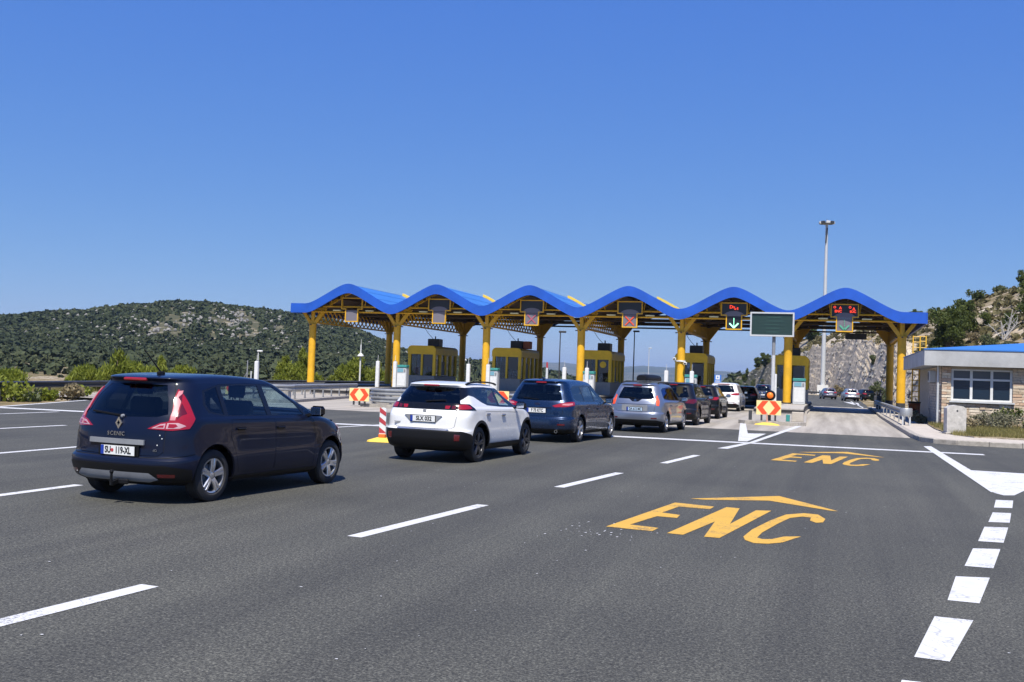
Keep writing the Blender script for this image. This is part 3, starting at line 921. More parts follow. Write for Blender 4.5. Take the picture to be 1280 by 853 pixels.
def walk_line(pts, step):
    out = []; pts = [Vector(p) for p in pts]
    for a, b in zip(pts, pts[1:]):
        n = max(1, round((b - a).length / step))
        for i in range(n): out.append((a.lerp(b, i / n), a.lerp(b, (i + 1) / n)))
    return out
kst = MB().bbox((0, 0, 0.02), (0.992, 0.22, 0.28), 0.018).mesh('kerb_stone', 'kerb_concrete')
for a, b in walk_line(kerb, 1.0):
    c = (a + b) / 2; d = b - a
    nrm = Vector((d.y, -d.x)).normalized() * 0.11
    o = link('kerb_stone', kst, kroot, (c.x + nrm.x, c.y + nrm.y, rnd.uniform(-0.008, 0.006)))
    o.rotation_euler = (0, 0, math.atan2(d.y, d.x) + rnd.uniform(-.006, .006)); o.scale = (d.length, 1, 1)
# ------------------------------------------------------------------ canopy
KASIN = 0.86
def wave(x):
    if x >= 0 or x <= -42: return 5.86
    c = math.cos(2 * math.pi * x / 7)
    return 5.86 + 1.5 * 0.5 * (1 - math.asin(KASIN * c) / math.asin(KASIN))
XL, XR = -43.15, 1.27
YF, YB, YC = -1.2, 15.4, 14.08
xs = [XL + (XR - XL) * i / 260 for i in range(261)]
xs = sorted(set([round(x, 4) for x in xs] + [0.0, -42.0]))
canopy = empty('toll_canopy', (-21, 7, 0), 0, 'long blue wavy canopy on yellow columns spanning the toll lanes', 'canopy')
OFF = Vector((21, -7, 0))
def ribbon(y0, y1, zb, zt, mat, name, sub=None):
    m = MB(); vs = []; n = len(xs)
    for x in xs:
        z = wave(x)
        vs += [(x + 21, y0 - 7, z + zb), (x + 21, y0 - 7, z + zt), (x + 21, y1 - 7, z + zt), (x + 21, y1 - 7, z + zb)]
    fs = []
    for i in range(n - 1):
        a, b = i * 4, i * 4 + 4
        for k in range(4):
            j = (k + 1) % 4
            fs.append((a + k, b + k, b + j, a + j))
    fs.append((0, 1, 2, 3)); e = (n - 1) * 4; fs.append((e + 3, e + 2, e + 1, e))
    m.add(vs, fs)
    return m.build(name, mat, sub or canopy, True, 40)
ribbon(YF - 0.14, YF, 0.0, 0.70, 'canopy_blue', 'fascia')
ribbon(YB, YB + 0.14, 0.0, 0.70, 'canopy_blue', 'fascia')
ribbon(YF + 0.003, YB - 0.003, 0.52, 0.64, 'roof_blue', 'roof_sheet')
ribbon(YF + 0.003, YB - 0.003, 0.44, 0.517, 'soffit_shade_brown', 'soffit')
for xe, s in ((XL, -1), (XR, 1)):
    MB().box((xe + 21 + s * 0.07, (YF + YB) / 2 - 7, 5.86 + 0.35), (0.13, YB - YF - 0.01, 0.70)).build('end_fascia', 'canopy_blue', canopy)
# standing seams of the roof sheet
seam = MB()
x = XL + 0.4
while x < XR - 0.2:
    z = wave(x) + 0.645
    seam.box((x + 21, 7.1 - 7, z), (0.025, YB - YF - 0.1, 0.022)); x += 0.93
tag(seam.build('roof_seam', 'roof_blue', canopy), kind='stuff')
# ribs and purlins under the sheet
for yy in (0.4, 4.0, 7.5, 11.0, 14.0):
    ribbon(yy - 0.07, yy + 0.07, 0.24, 0.437, 'soffit_shade_brown' if yy > 1 else 'canopy_yellow', 'arched_rib')  # rear ribs are yellow too; canopy shade put into their colour
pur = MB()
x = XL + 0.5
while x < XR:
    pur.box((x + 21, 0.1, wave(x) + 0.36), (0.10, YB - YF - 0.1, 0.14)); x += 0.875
tag(pur.build('purlin', 'soffit_shade_brown', canopy), kind='stuff')
for k in range(6):
    a, b = -7 * k, -7 * (k + 1)
    for y in (-0.25, 4.6, 9.4, 14.3):
        for z in (6.02, 6.42):
            q = 0.0 if z < 6.2 else 0.95
            MB().tube((a + 21 - q, y - 7, z), (b + 21 + q, y - 7, z), 0.065, 8).build('tie_beam', 'canopy_yellow' if y < 1 else 'soffit_shade_brown', canopy, True, 50)  # rear ties: same yellow paint, coloured brown to imitate shade
    m = MB()
    cx = -7 * k - 3.5
    for s in (-1, 1):
        for d in (0.9, 1.8):
            m.tube((cx + s * d + 21, -0.25 - 7, 6.42), (cx + s * (d + .1) + 21, -0.25 - 7, wave(cx + s * d) + 0.3), 0.04, 6)
    m.build('truss_strut', 'canopy_yellow', canopy, True, 50)
    # lamps on the tie beam either side of the lane sign
    for s in (-1, 1):
        MB().bbox((cx + s * 1.35 + 21, -0.34 - 7, 6.13), (0.62, 0.22, 0.09), 0.02).build('strip_lamp', 'sign_yellow_pale', canopy)
    # raised yellow ventilator along the right-hand slope
    if k < 5:
        pass
for cx in (-38.5, -31.5, -24.5, -17.5):
    m = MB(); n = 10; vs = []
    for i in range(n + 1):
        x = cx + 0.45 + 1.9 * i / n
        z = wave(x) + 0.645
        vs += [(x + 21, 0.6, z), (x + 21, 0.6, z + 0.2), (x + 21, 1.0, z + 0.2), (x + 21, 1.0, z)]
    fs = []
    for i in range(n):
        a, b = i * 4, i * 4 + 4
        for k in range(4): fs.append((a + k, b + k, b + (k + 1) % 4, a + (k + 1) % 4))
    fs += [(0, 1, 2, 3), (n * 4 + 3, n * 4 + 2, n * 4 + 1, n * 4)]
    m.add(vs, fs).build('roof_ventilator', 'beacon_yellow', canopy)
# columns
shaft = MB().lathe([(0.001, 0), (0.27, 0), (0.27, 5.02), (0.30, 5.03), (0.30, 5.09), (0.16, 5.12), (0.15, 6.3), (0.001, 6.3)], n=20).mesh('column', 'canopy_yellow', True, 40)
footm = MB().lathe([(0.275, 0), (0.275, 0.30), (0.001, 0.30)], n=20).mesh('column_foot', 'dark_steel', True, 40)
collar = MB()
for dx, dy in ((1, 0), (-1, 0), (0, 1), (0, -1)): collar.box((dx * 0.36, dy * 0.36, 5.02), (0.16 if dx else 0.1, 0.16 if dy else 0.1, 0.07))
collar = collar.mesh('collar', 'dark_steel')
vb = MB()
for s in (-1, 1):
    vb.bar((s * 0.12, 0, 5.08), (s * 1.05, 0, 6.34), 0.17, 0.24)
    vb.bar((s * 0.98, -0.09, 6.24), (0, -0.09, 6.24), 0.12, 0.14)
vbm = vb.mesh('bracket', 'canopy_yellow')
vy = MB()
vy.bar((0, 0.1, 5.1), (0, 1.0, 5.9), 0.14, 0.18)
vym = vy.mesh('bracket', 'canopy_yellow')
gpl = MB().extr([(-.16, 5.1), (.16, 5.1), (.98, 6.3), (-.98, 6.3)], (0, -.05, 0), (1, 0, 0), (0, 0, 1), (0, 1, 0), .1).mesh('gusset_plate', 'canopy_yellow')
for k in range(7):
    for y in (0.0, YC):
        zb = 0.5 if k > 0 else 0.12
        c = link('column', shaft, canopy, (-7 * k + 21, y - 7, 0))
        f = link('column_foot', footm, c, (0, 0, zb))
        if k > 0: f.scale = (1, 1, 0.3)
        else: f.scale = (1, 1, 2.4)
        link('collar', collar, c)
        link('bracket', vbm, c)
        b = link('bracket', vym, c)
        if y > 1:
            b.rotation_euler = (0, 0, math.pi)
            link('gusset_plate', gpl, c)
# lattice girders running back over each island
gm = MB()
y0, y1, zl, zh = 0.2, 13.9, 5.22, 6.40
gm.bar((0, y0, zl), (0, y1, zl), 0.14, 0.12); gm.bar((0, y0, zh), (0, y1, zh), 0.14, 0.12)
n = 19
for i in range(n):
    a = y0 + (y1 - y0) * i / n; b = y0 + (y1 - y0) * (i + 1) / n; c = y0 + (y1 - y0) * min(i + 2, n) / n
    gm.bar((-0.045, a, zl), (-0.045, c, zh), 0.06, 0.085)
    gm.bar((0.045, a, zh), (0.045, c, zl), 0.06, 0.085)
gmm = gm.mesh('lattice_girder', 'canopy_yellow')
for k in range(7): link('lattice_girder', gmm, canopy, (-7 * k + 21, -7, 0))

# ------------------------------------------------------------------ lane signs under the canopy
def outline(pts, w):
    """closed strip of width w inside the polygon pts (counter-clockwise)"""
    n = len(pts); inn = []
    for i in range(n):
        p0, p1, p2 = Vector(pts[i - 1]), Vector(pts[i]), Vector(pts[(i + 1) % n])
        d1, d2 = (p1 - p0).normalized(), (p2 - p1).normalized()
        n1, n2 = Vector((-d1.y, d1.x)), Vector((-d2.y, d2.x))
        b = (n1 + n2); b = b / max(0.3, b.dot(n1))
        inn.append(p1 + b * w)
    return inn
TX = [(-0.53, 5.27), (0.53, 5.27), (0.53, 6.2), (0.87, 6.2), (0.87, 7.08), (-0.87, 7.08), (-0.87, 6.2), (-0.53, 6.2)]
def sign_frame(pts, w, depth):
    inn = outline(pts, w); m = MB(); n = len(pts)
    for i in range(n):
        j = (i + 1) % n
        m.extr([pts[i], pts[j], inn[j], inn[i]], (0, 0, 0), (1, 0, 0), (0, 0, 1), (0, 1, 0), depth)
    return m
LS = [('grey unlit lane sign at the far left lane, upper board missing', 'off', False),
      ('grey unlit lane sign with dark upper board above the second lane from left', 'off', True),
      ('lane sign with dim red cross above the lane with the orange box on its booth', 'x', True),
      ('lane sign with brighter red cross left of the lane where the cars queue', 'x', True),
      ('lane sign with bright green arrow above the queue of cars', 'arrow', True),
      ('lane sign with dim green arrow and two red texts above the right-hand lane', 'arrow2', True)]
for i, (lab, kind, upper) in enumerate(LS):
    cx = -38.5 + 7 * i
    if i == 5: cx = -3.52
    s = empty('lane_sign', (cx, -0.62, 0), 0, lab, 'lane sign', 'lane signs under the toll canopy')
    pts = TX
    sign_frame(pts, 0.07, 0.16).build('frame', 'canopy_yellow' if kind == 'off' and i == 0 else 'booth_yellow', s).data.materials[0] = MAT['canopy_yellow']
    if upper:
        u = MB().box((0, 0.12, 6.66), (1.6, 0.10, 0.76)).build('upper_board', 'board_dark', s)
        # arched sun hood over the lower square
        ar = [(-0.6 * math.cos(t) * 1.15, 6.16 + 0.36 * math.sin(t)) for t in [math.pi * q / 12 for q in range(13)]]
        MB().extr(list(reversed(ar)), (0, 0.03, 0), (1, 0, 0), (0, 0, 1), (0, 1, 0), 0.035).build('hood', 'board_grey', s)
        if i == 2: pass
    MB().box((0, 0.1, 5.735), (0.92, 0.10, 0.8)).build('lower_board', 'board_dark' if kind == 'arrow' else 'board_grey', s)
    if kind == 'x':
        m = MB()
        for q in (-1, 1): m.bar((-0.3, 0.03, 5.73 - q * 0.3), (0.3, 0.03 - 0.004 * q, 5.73 + q * 0.3), 0.035, 0.07)
        m.build('red_cross', 'led_off_red' if i == 2 else 'sign_red', s)
    if kind.startswith('arrow'):
        m = MB(); w = 0.09 if kind == 'arrow' else 0.11
        m.bar((0, 0.03, 6.05), (0, 0.03, 5.46), 0.03, w)
        for q in (-1, 1): m.bar((q * 0.29, 0.026, 5.70), (0, 0.026, 5.40), 0.03, w)
        m.build('green_arrow', 'led_green' if kind == 'arrow' else 'led_off_green', s)
    if kind == 'arrow':
        for ch, sz, tx, tz in (('D', .30, -.20, 6.78), ('>', .28, -.02, 6.76), ('w', .2, .06, 6.66), ('E', .2, .22, 6.68)):
            link('lettering', text_mesh(ch, sz, 'led_red', bold=0.007), s, (tx, 0.06, tz))
    if kind == 'arrow2':
        for tx, tz, bd, sz in ((-0.62, 6.86, 'O', 0.2), (-0.27, 6.82, 'A', 0.24), (-0.4, 6.6, 'ENC', 0.22), (0.32, 6.86, 'O', 0.2), (0.55, 6.76, 'A', 0.26), (0.5, 6.58, 'EUC', 0.2)):
            link('lettering', text_mesh(bd, sz, 'led_red', bold=0.008), s, (tx, 0.06, tz))
    m = MB()
    for q in (-1, 1): m.bar((q * 0.7, 0.12, 7.08), (q * 0.7, 0.12, 7.22), 0.06, 0.06)
    m.build('hanger', 'dark_steel', s)
# small dark boxes hung under the rear of the canopy
for (x, y, w, lab) in ((-14.9, 9.0, 0.95, 'dark camera housing hung under the canopy left of the green-arrow lane'), (-2.6, 10.0, 1.5, 'dark wide housing hung under the canopy over the right-hand lane'), (-8.9, 8.0, 1.0, 'dark housing hung under the canopy behind the grey message board')):
    s = empty('camera_housing', (x, y, 0), 0, lab, 'camera housing')
    MB().bbox((0, 0, 5.50), (w, 0.5, 0.42), 0.04).build('box', 'dark_steel', s)
    m = MB()
    for q in (-1, 1): m.bar((q * w * 0.35, 0, 5.7), (q * w * 0.35, 0, 6.32), 0.05, 0.05)
    m.build('hanger', 'dark_steel', s)
# ------------------------------------------------------------------ islands
ISL = [(1, -6.6, -24.6), (2, -12.3, -25.0), (3, -18.1, -25.3), (4, -24.1, -25.9), (5, -30.4, -26.3), (6, -36.8, -24.0)]
for k, nx, ny in ISL:
    X0 = -7 * k
    r = tag(empty('traffic_island', (X0, 0, 0)), 'raised concrete island between toll lanes', kind='structure')
    pts = [(nx - 1.1, ny), (nx + 1.1, ny), (nx + 1.42, ny + .55), (X0 + 1.42, -5), (X0 + 1.42, 14.9), (X0 - 1.42, 14.9), (X0 - 1.42, -5), (nx - 1.42, ny + .55)]
    MB().prism([(x - X0, y) for x, y in pts], -0.05, 0.15).build('kerb', 'kerb_concrete', r)
    f = -14.0
    def bl(y): # centre line
        t = min(1, max(0, (y - ny) / (-5 - ny))); return nx + (X0 - nx) * t - X0
    if k == 6: f = -9
    p2 = [(bl(f) - 1.25, f), (bl(f) + 1.25, f), (1.27, -4.9), (1.27, 14.6), (-1.27, 14.6), (-1.27, -4.9)]
    MB().prism(p2, 0.15, 0.5).build('platform', 'concrete', r)
    p3 = [(bl(f) - 1.29, f - .04), (bl(f) + 1.29, f - .04), (1.31, -4.9), (1.31, 14.64), (-1.31, 14.64), (-1.31, -4.9)]
    MB().prism(p3, 0.30, 0.43).build('rubber_edge', 'black_rubber', r)

def wbeam(pts, z, parent, name='rail', mat='galvanised', h=0.31, d=0.08):
    """W-profile beam along a plan polyline (mesh strip with real section)"""
    prof = [(0, -h / 2), (d, -h * 0.36), (d, -h * 0.2), (0.01, -h * 0.06), (0.01, h * 0.06), (d, h * 0.2), (d, h * 0.36), (0, h / 2)]
    m = MB(); P = [Vector(p) for p in pts]; vs = []
    for i, p in enumerate(P):
        t = (P[min(i + 1, len(P) - 1)] - P[max(i - 1, 0)]).normalized()
        n = Vector((t.y, -t.x))
        for a, b in prof:
            q = p + n * a; vs.append((q.x, q.y, z + b))
        for a, b in reversed(prof):
            q = p + n * (a - 0.012); vs.append((q.x, q.y, z + b))
    K = 16; fs = []
    for i in range(len(P) - 1):
        for j in range(K):
            fs.append((i * K + j, i * K + (j + 1) % K, (i + 1) * K + (j + 1) % K, (i + 1) * K + j))
    m.add(vs, fs)
    return m.build(name, mat, parent)

def guardrail(label, pts, z=0.62, base=0.15, step=2.0, mat='galvanised', double=False, postmat='galvanised', off=0.0, step0=0.0):
    o = Vector((pts[0][0], pts[0][1], 0))
    g = empty('guardrail', o, 0, label, 'guardrail')
    P = [(p[0] - o.x, p[1] - o.y) for p in pts]
    wbeam(P, z, g, mat=mat)
    if double: wbeam(P, z - 0.36, g, mat=mat)
    pm = MB().box((0, 0, (base + z) / 2), (0.06, 0.1, z - base + 0.1)).mesh('post', postmat)
    acc = step0
    for a, b in zip(P, P[1:]):
        a, b = Vector(a), Vector(b); ln = (b - a).length; t = (b - a).normalized(); n = Vector((t.y, -t.x))
        while acc < ln:
            p = a + t * acc - n * 0.045
            q = link('post', pm, g, (p.x, p.y, 0)); q.rotation_euler = (0, 0, math.atan2(t.y, t.x) + math.pi / 2)
            acc += step
        acc -= ln
    return g

def arc(cx, cy, r, a0, a1, n=12):
    return [(cx + r * math.cos(math.radians(a0 + (a1 - a0) * i / n)), cy + r * math.sin(math.radians(a0 + (a1 - a0) * i / n))) for i in range(n + 1)]
NL = {2: 'rounded guardrail nose on the island left of the queue lane', 3: 'rounded guardrail nose behind the white crossover', 4: 'rounded guardrail nose beside the red and cream arrow sign on the left', 5: 'rounded guardrail nose seen past the navy minivan bonnet'}
for k, nx, ny in ISL:
    if k not in NL: continue
    X0 = -7 * k
    t = (X0 - nx) / (-5 - ny)
    ye = -11.5
    xe = nx + t * (ye - ny)
    # W-beam outward: walk so that the right-hand normal points outwards
    pts = [(xe - 1.1, ye)] + [(nx - 1.05 + t * 1.6, ny + 1.6)] + arc(nx, ny + 1.35, 1.05, 180, 360, 14) + [(nx + 1.05 + t * 1.6, ny + 1.6), (xe + 1.1, ye)]
    pts = list(reversed(pts)); pts = [(2 * nx - x, y) for x, y in pts] if False else pts
    guardrail(NL[k], list(reversed(pts)), z=0.72, base=0.15, step=1.7, double=(k == 4))
    o = MB().lathe([(0.0, 0.15), (0.62, 0.15), (0.62, 0.92), (0.55, 0.98), (0.0, 0.98)], (0, 0, 0), n=24)
    d = o.build('crash_drum', 'drum_white', None, True, 40, (nx + 0.15, ny + 1.5, 0))
    tag(d, {2: 'white crash drum inside the guardrail nose left of the queue lane', 3: 'white crash drum behind the white crossover', 4: 'white crash drum behind the left arrow sign', 5: 'white crash drum at the leftmost guardrail nose'}[k], 'crash drum', 'crash drums at the island noses')
    d.scale = (1, 1, 0.82)

# left edge of the plaza
guardrail('long dark guardrail along the left edge of the plaza, posts in dry grass', [(-28.2, -64), (-33.6, -45), (-37.0, -35.6), (-41.0, -20), (-44.6, -4), (-45, 30), (-41, 60)], z=0.56, base=-0.2, step=2.0, mat='dark_steel', postmat='dark_steel')
# right-hand lane guardrail with cylinder end
guardrail('galvanised guardrail beside the yellow column of the right-hand lane', [(-1.05, 12), (-1.05, -20.2)], z=0.70, base=0.12, step=4.0, double=False)
o = empty('guardrail_terminal', (-0.98, -20.6, 0), 0, 'grey rounded end piece of the guardrail beside the footway', 'guardrail end')
MB().lathe([(0.0, 0.52), (0.26, 0.52), (0.27, 0.56), (0.27, 0.86), (0.25, 0.89), (0.0, 0.89)], n=20).build('drum', 'galvanised', o, True, 40)
for dx, dy in ((-0.14, -0.18), (0.16, -0.15), (0.16, 0.15)):
    MB().box((dx, dy, 0.33), (0.06, 0.07, 0.42)).build('post', 'light_grey', o)
# crossing rail beyond the gate
guardrail('distant guardrail where the road bends below the rock cut', [(-22, 118), (-12, 126), (-3, 128), (2, 118), (4, 100)], z=0.62, base=0.0, step=2.5, mat='dark_steel')

# ------------------------------------------------------------------ toll booths
weathered('booth_grey', (0.30, 0.31, 0.33), 0.6, amount=0.15, scale=4)
def booth_proto(loc, label):
    b = empty('toll_booth', loc, 0, label, 'toll booth', 'yellow toll booths on the islands')
    hw, l0, l1, zt = 1.1, -2.4, 2.4, 3.3      # local: z=0 at the platform
    m = MB()
    # plinth
    MB().bbox((0, 0, 0.48), (2 * hw, l1 - l0, 0.96), 0.03).build('plinth', 'booth_grey', b)
    # roof with rounded shoulders
    pr = [(-hw - 0.08, 2.62)] + [(-hw - 0.08 + 0.34 * (1 - math.cos(t)), 2.98 + 0.32 * math.sin(t)) for t in [math.pi / 2 * i / 6 for i in range(7)]]
    pr = pr + [(-x, z) for x, z in reversed(pr)]
    MB().extr(pr, (0, l0 - 0.08, 0), (1, 0, 0), (0, 0, 1), (0, 1, 0), l1 - l0 + 0.16).build('roof', 'booth_yellow', b)
    # posts
    pm = MB()
    for x in (-hw, hw):
        for y in (l0, l0 + 1.2, l0 + 2.4, l0 + 3.6, l1):
            w = 0.22
            MB().box((x * 0.945, y * 0.97, 1.79), (w, w, 1.66)).build('post', 'booth_yellow', b)
    for y in (l0, l1):
        MB().box((0, y * 0.97, 1.79), (0.15, 0.15, 1.66)).build('post', 'booth_yellow', b)
    # glazing
    for x in (-hw, hw):
        for i in range(4):
            y = l0 + 0.6 + 1.2 * i
            MB().box((x * 0.92, y * 0.97, 1.79), (0.03, 1.02, 1.655)).build('window', 'booth_glass', b)
    for y in (l0, l1):
        for x in (-0.5, 0.5):
            MB().box((x, y * 0.955, 1.79), (0.86, 0.03, 1.655)).build('window', 'booth_glass', b)
    # desk, screen and stool inside
    MB().bbox((0.2, -0.6, 1.25), (1.2, 0.9, 0.08), 0.02).build('desk', 'mid_grey', b)
    MB().bbox((0.3, -0.5, 1.52), (0.42, 0.08, 0.34), 0.02).build('monitor', 'black_plastic', b)
    MB().bbox((-0.1, 0.35, 1.45), (0.5, 0.12, 0.9), 0.05).build('chair_back', 'black_plastic', b)
    MB().bbox((-0.55, 1.5, 1.6), (0.7, 0.5, 1.25), 0.03).build('locker', 'light_grey', b)
    # blind in one front window, dark service hatch in the side
    MB().box((0.5, l0 * 0.955 - 0.022, 2.1), (0.7, 0.012, 0.9)).build('blind', 'window_blind', b)
    MB().box((hw * 0.92 + 0.025, l0 * 0.97 + 1.82, 1.55), (0.02, 0.8, 1.1)).build('service_hatch', 'mid_grey', b)
    MB().box((hw * 0.945 + 0.1, l0 * 0.97 + 1.82, 1.0), (0.22, 0.9, 0.05)).build('counter', 'light_grey', b)
    ac = MB().bbox((0.05, 0.2, 3.62), (0.95, 0.95, 0.62), 0.04).build('cooling_unit', 'dark_steel', b)
    MB().tube((0.05, 0.2, 3.9), (0.05, 0.2, 4.15), 0.05, 8).build('pipe', 'dark_steel', ac)
    cb = MB(); pts = [Vector((-0.1, 0.2, 3.9)).lerp(Vector((-0.8, -0.6, 5.55)), t / 6) + Vector((-0.25 * math.sin(math.pi * t / 6), 0, 0)) for t in range(7)]
    for a, c in zip(pts, pts[1:]): cb.tube(a, c, 0.02, 5)
    cb.build('cable', 'black_rubber', b)
    return b
BL = {5: 'toll booth furthest left, yellow with red item in its dark window', 4: 'toll booth with an orange-brown box beside its roof cooler',
      3: 'toll booth with a round yellow sticker on its window', 2: 'toll booth beside the queue lane with white cameras on the column in front',
      1: 'toll booth between the queue lane and the right-hand lane'}
def kids_cache(o):
    KIDS[o.name] = children(o)
    for c in KIDS[o.name]: kids_cache(c)
proto = None
for k in (5, 4, 3, 2, 1):
    loc = (-7 * k + 0.05, 7.2 - (0.6 if k == 1 else 0), 0.5)
    if proto is None:
        proto = booth_proto(loc, BL[k]); kids_cache(proto); b = proto
    else:
        b = copy_tree(proto); b.location = loc; b['label'] = BL[k]
    if k == 4: MB().bbox((0.85, 0.2, 3.62), (0.55, 0.7, 0.6), 0.03).build('orange_box', weathered('rust_orange', (0.42, 0.13, 0.06), 0.7), b)
    if k == 3:
        MB().lathe([(0, 0), (0.24, 0), (0.24, 0.012), (0, 0.012)], axis='Y', n=20).build('round_sticker', 'booth_yellow', b, False, None, (0.5, -2.35, 2.25))
    if k == 5: MB().box((-0.45, -2.22, 1.35), (0.4, 0.05, 0.5)).build('red_item', 'lamp_red', b)

# ------------------------------------------------------------------ posts, payment terminals
post_lab = {1: 'beside the right-hand booth', 2: 'beside the column with white cameras', 3: 'behind the blue people carrier', 4: 'behind the white crossover', 5: 'near the left arrow sign', 6: 'by the leftmost column'}
def white_post(x, y, lab):
    p = empty('white_post', (x, y, 0.5 if lab[1] else 0.15), 0, lab[0], 'post', 'white sensor posts on the islands')
    MB().bbox((0, 0, 0.95), (0.26, 0.22, 1.9), 0.03).build('housing', 'white_enamel', p)
    MB().tube((0, 0, 1.9), (0, 0, 2.35), 0.011, 6).build('rod', 'white_enamel', p)
    MB().bbox((0, 0, 1.93), (0.12, 0.12, 0.1), 0.02).build('cap', 'mid_grey', p)
for k in range(1, 6):
    X0 = -7 * k
    white_post(X0 - 0.72, -1.6, ('white sensor post left of the column ' + post_lab[k], True))
    if k != 1: white_post(X0 + 1.1, -2.6, ('white sensor post right of the column ' + post_lab[k], True))
white_post(-41.2, -9.0, ('white sensor post alone near the leftmost column', False))
def terminal(x, y, lab):
    t = empty('payment_terminal', (x, y, 0.5), 0, lab, 'payment terminal', 'payment terminals on the islands')
    MB().bbox((0, 0, 0.75), (0.78, 0.5, 1.5), 0.03).build('cabinet', 'light_grey', t)
    MB().bbox((0, -0.02, 1.60), (0.82, 0.56, 0.19), 0.03).build('teal_top', 'teal', t)
    MB().box((-0.08, -0.262, 1.30), (0.46, 0.02, 0.26)).build('screen', 'screen_blue', t)
    MB().box((0.26, -0.262, 1.28), (0.12, 0.02, 0.2)).build('keypad', 'mid_grey', t)
    MB().box((0.0, -0.258, 0.62), (0.62, 0.012, 0.9)).build('door', 'white_enamel', t)
for k, lab in ((1, 'grey terminal with teal top right of the column by the message board'), (2, 'grey terminal with teal top behind the silver-grey van'), (3, 'grey terminal with teal top behind the blue people carrier'), (4, 'grey terminal with teal top just right of the column behind the white crossover'), (5, 'grey terminal with teal top beside the second column from left')):
    terminal(-7 * k + 0.78, -0.5, lab)

# ------------------------------------------------------------------ arrow signs at the island noses
def arrow_sign(x, y, z, lab, s=1.0):
    r = empty('arrow_sign', (x, y, 0), 0, lab, 'road sign', 'arrow signs at the island noses')
    w, h = 0.52 * s, 0.31 * s
    MB().extr([(-w, z - h), (w, z - h), (w, z + h), (-w, z + h)], (0, 0, 0), (1, 0, 0), (0, 0, 1), (0, 1, 0), 0.03).build('panel', 'sign_cream', r)
    for q in (-1, 1):
        pl = [(q * 0.97 * w, z), (q * 0.52 * w, z + 0.94 * h), (q * 0.04 * w, z + 0.94 * h), (q * 0.48 * w, z), (q * 0.04 * w, z - 0.94 * h), (q * 0.52 * w, z - 0.94 * h)]
        if q > 0: pl = list(reversed(pl))
        MB().extr(pl, (0, -0.006, 0), (1, 0, 0), (0, 0, 1), (0, 1, 0), 0.0055).build('red_chevron', 'sign_red', r)
    for px, mt in ((-0.3, 'dark_steel'), (0.28, 'dark_steel'), (0.0, 'black_rubber')):
        MB().box((px * s, 0.05, (z + 0.1) / 2), (0.08, 0.05, z - 0.05)).build('leg', mt, r)
    return r
arrow_sign(-6.75, -24.0, 0.72, 'red and cream arrow sign below the amber lamp at the right-hand island')
arrow_sign(-25.25, -26.05, 0.56, 'red and cream arrow sign in front of the left guardrail nose', 0.97)
arrow_sign(-18.6, -25.5, 0.68, 'red and cream arrow sign seen through the windows of the white crossover')
arrow_sign(-31.7, -26.4, 0.62, 'red and cream arrow sign seen through the front window of the navy minivan')
# amber lamp
l = empty('warning_lamp', (-6.72, -23.7, 0.15), 0, 'amber flashing lamp with black surround above the right-hand arrow sign', 'warning lamp')
MB().tube((0, 0.04, 0), (0, 0.04, 0.98), 0.05, 10).build('stem', 'black_plastic', l, True, 50)
MB().lathe([(0, 0.06), (0.20, 0.06), (0.23, 0.0), (0.20, -0.06), (0.14, -0.07), (0, -0.07)], (0, 0, 1.10), 'Y', 24).build('surround', 'black_plastic', l, True, 50)
MB().lathe([(0.135, -0.072), (0.12, -0.11), (0.07, -0.14), (0, -0.15)], (0, 0, 1.10), 'Y', 20).build('lens', 'led_amber', l, True)
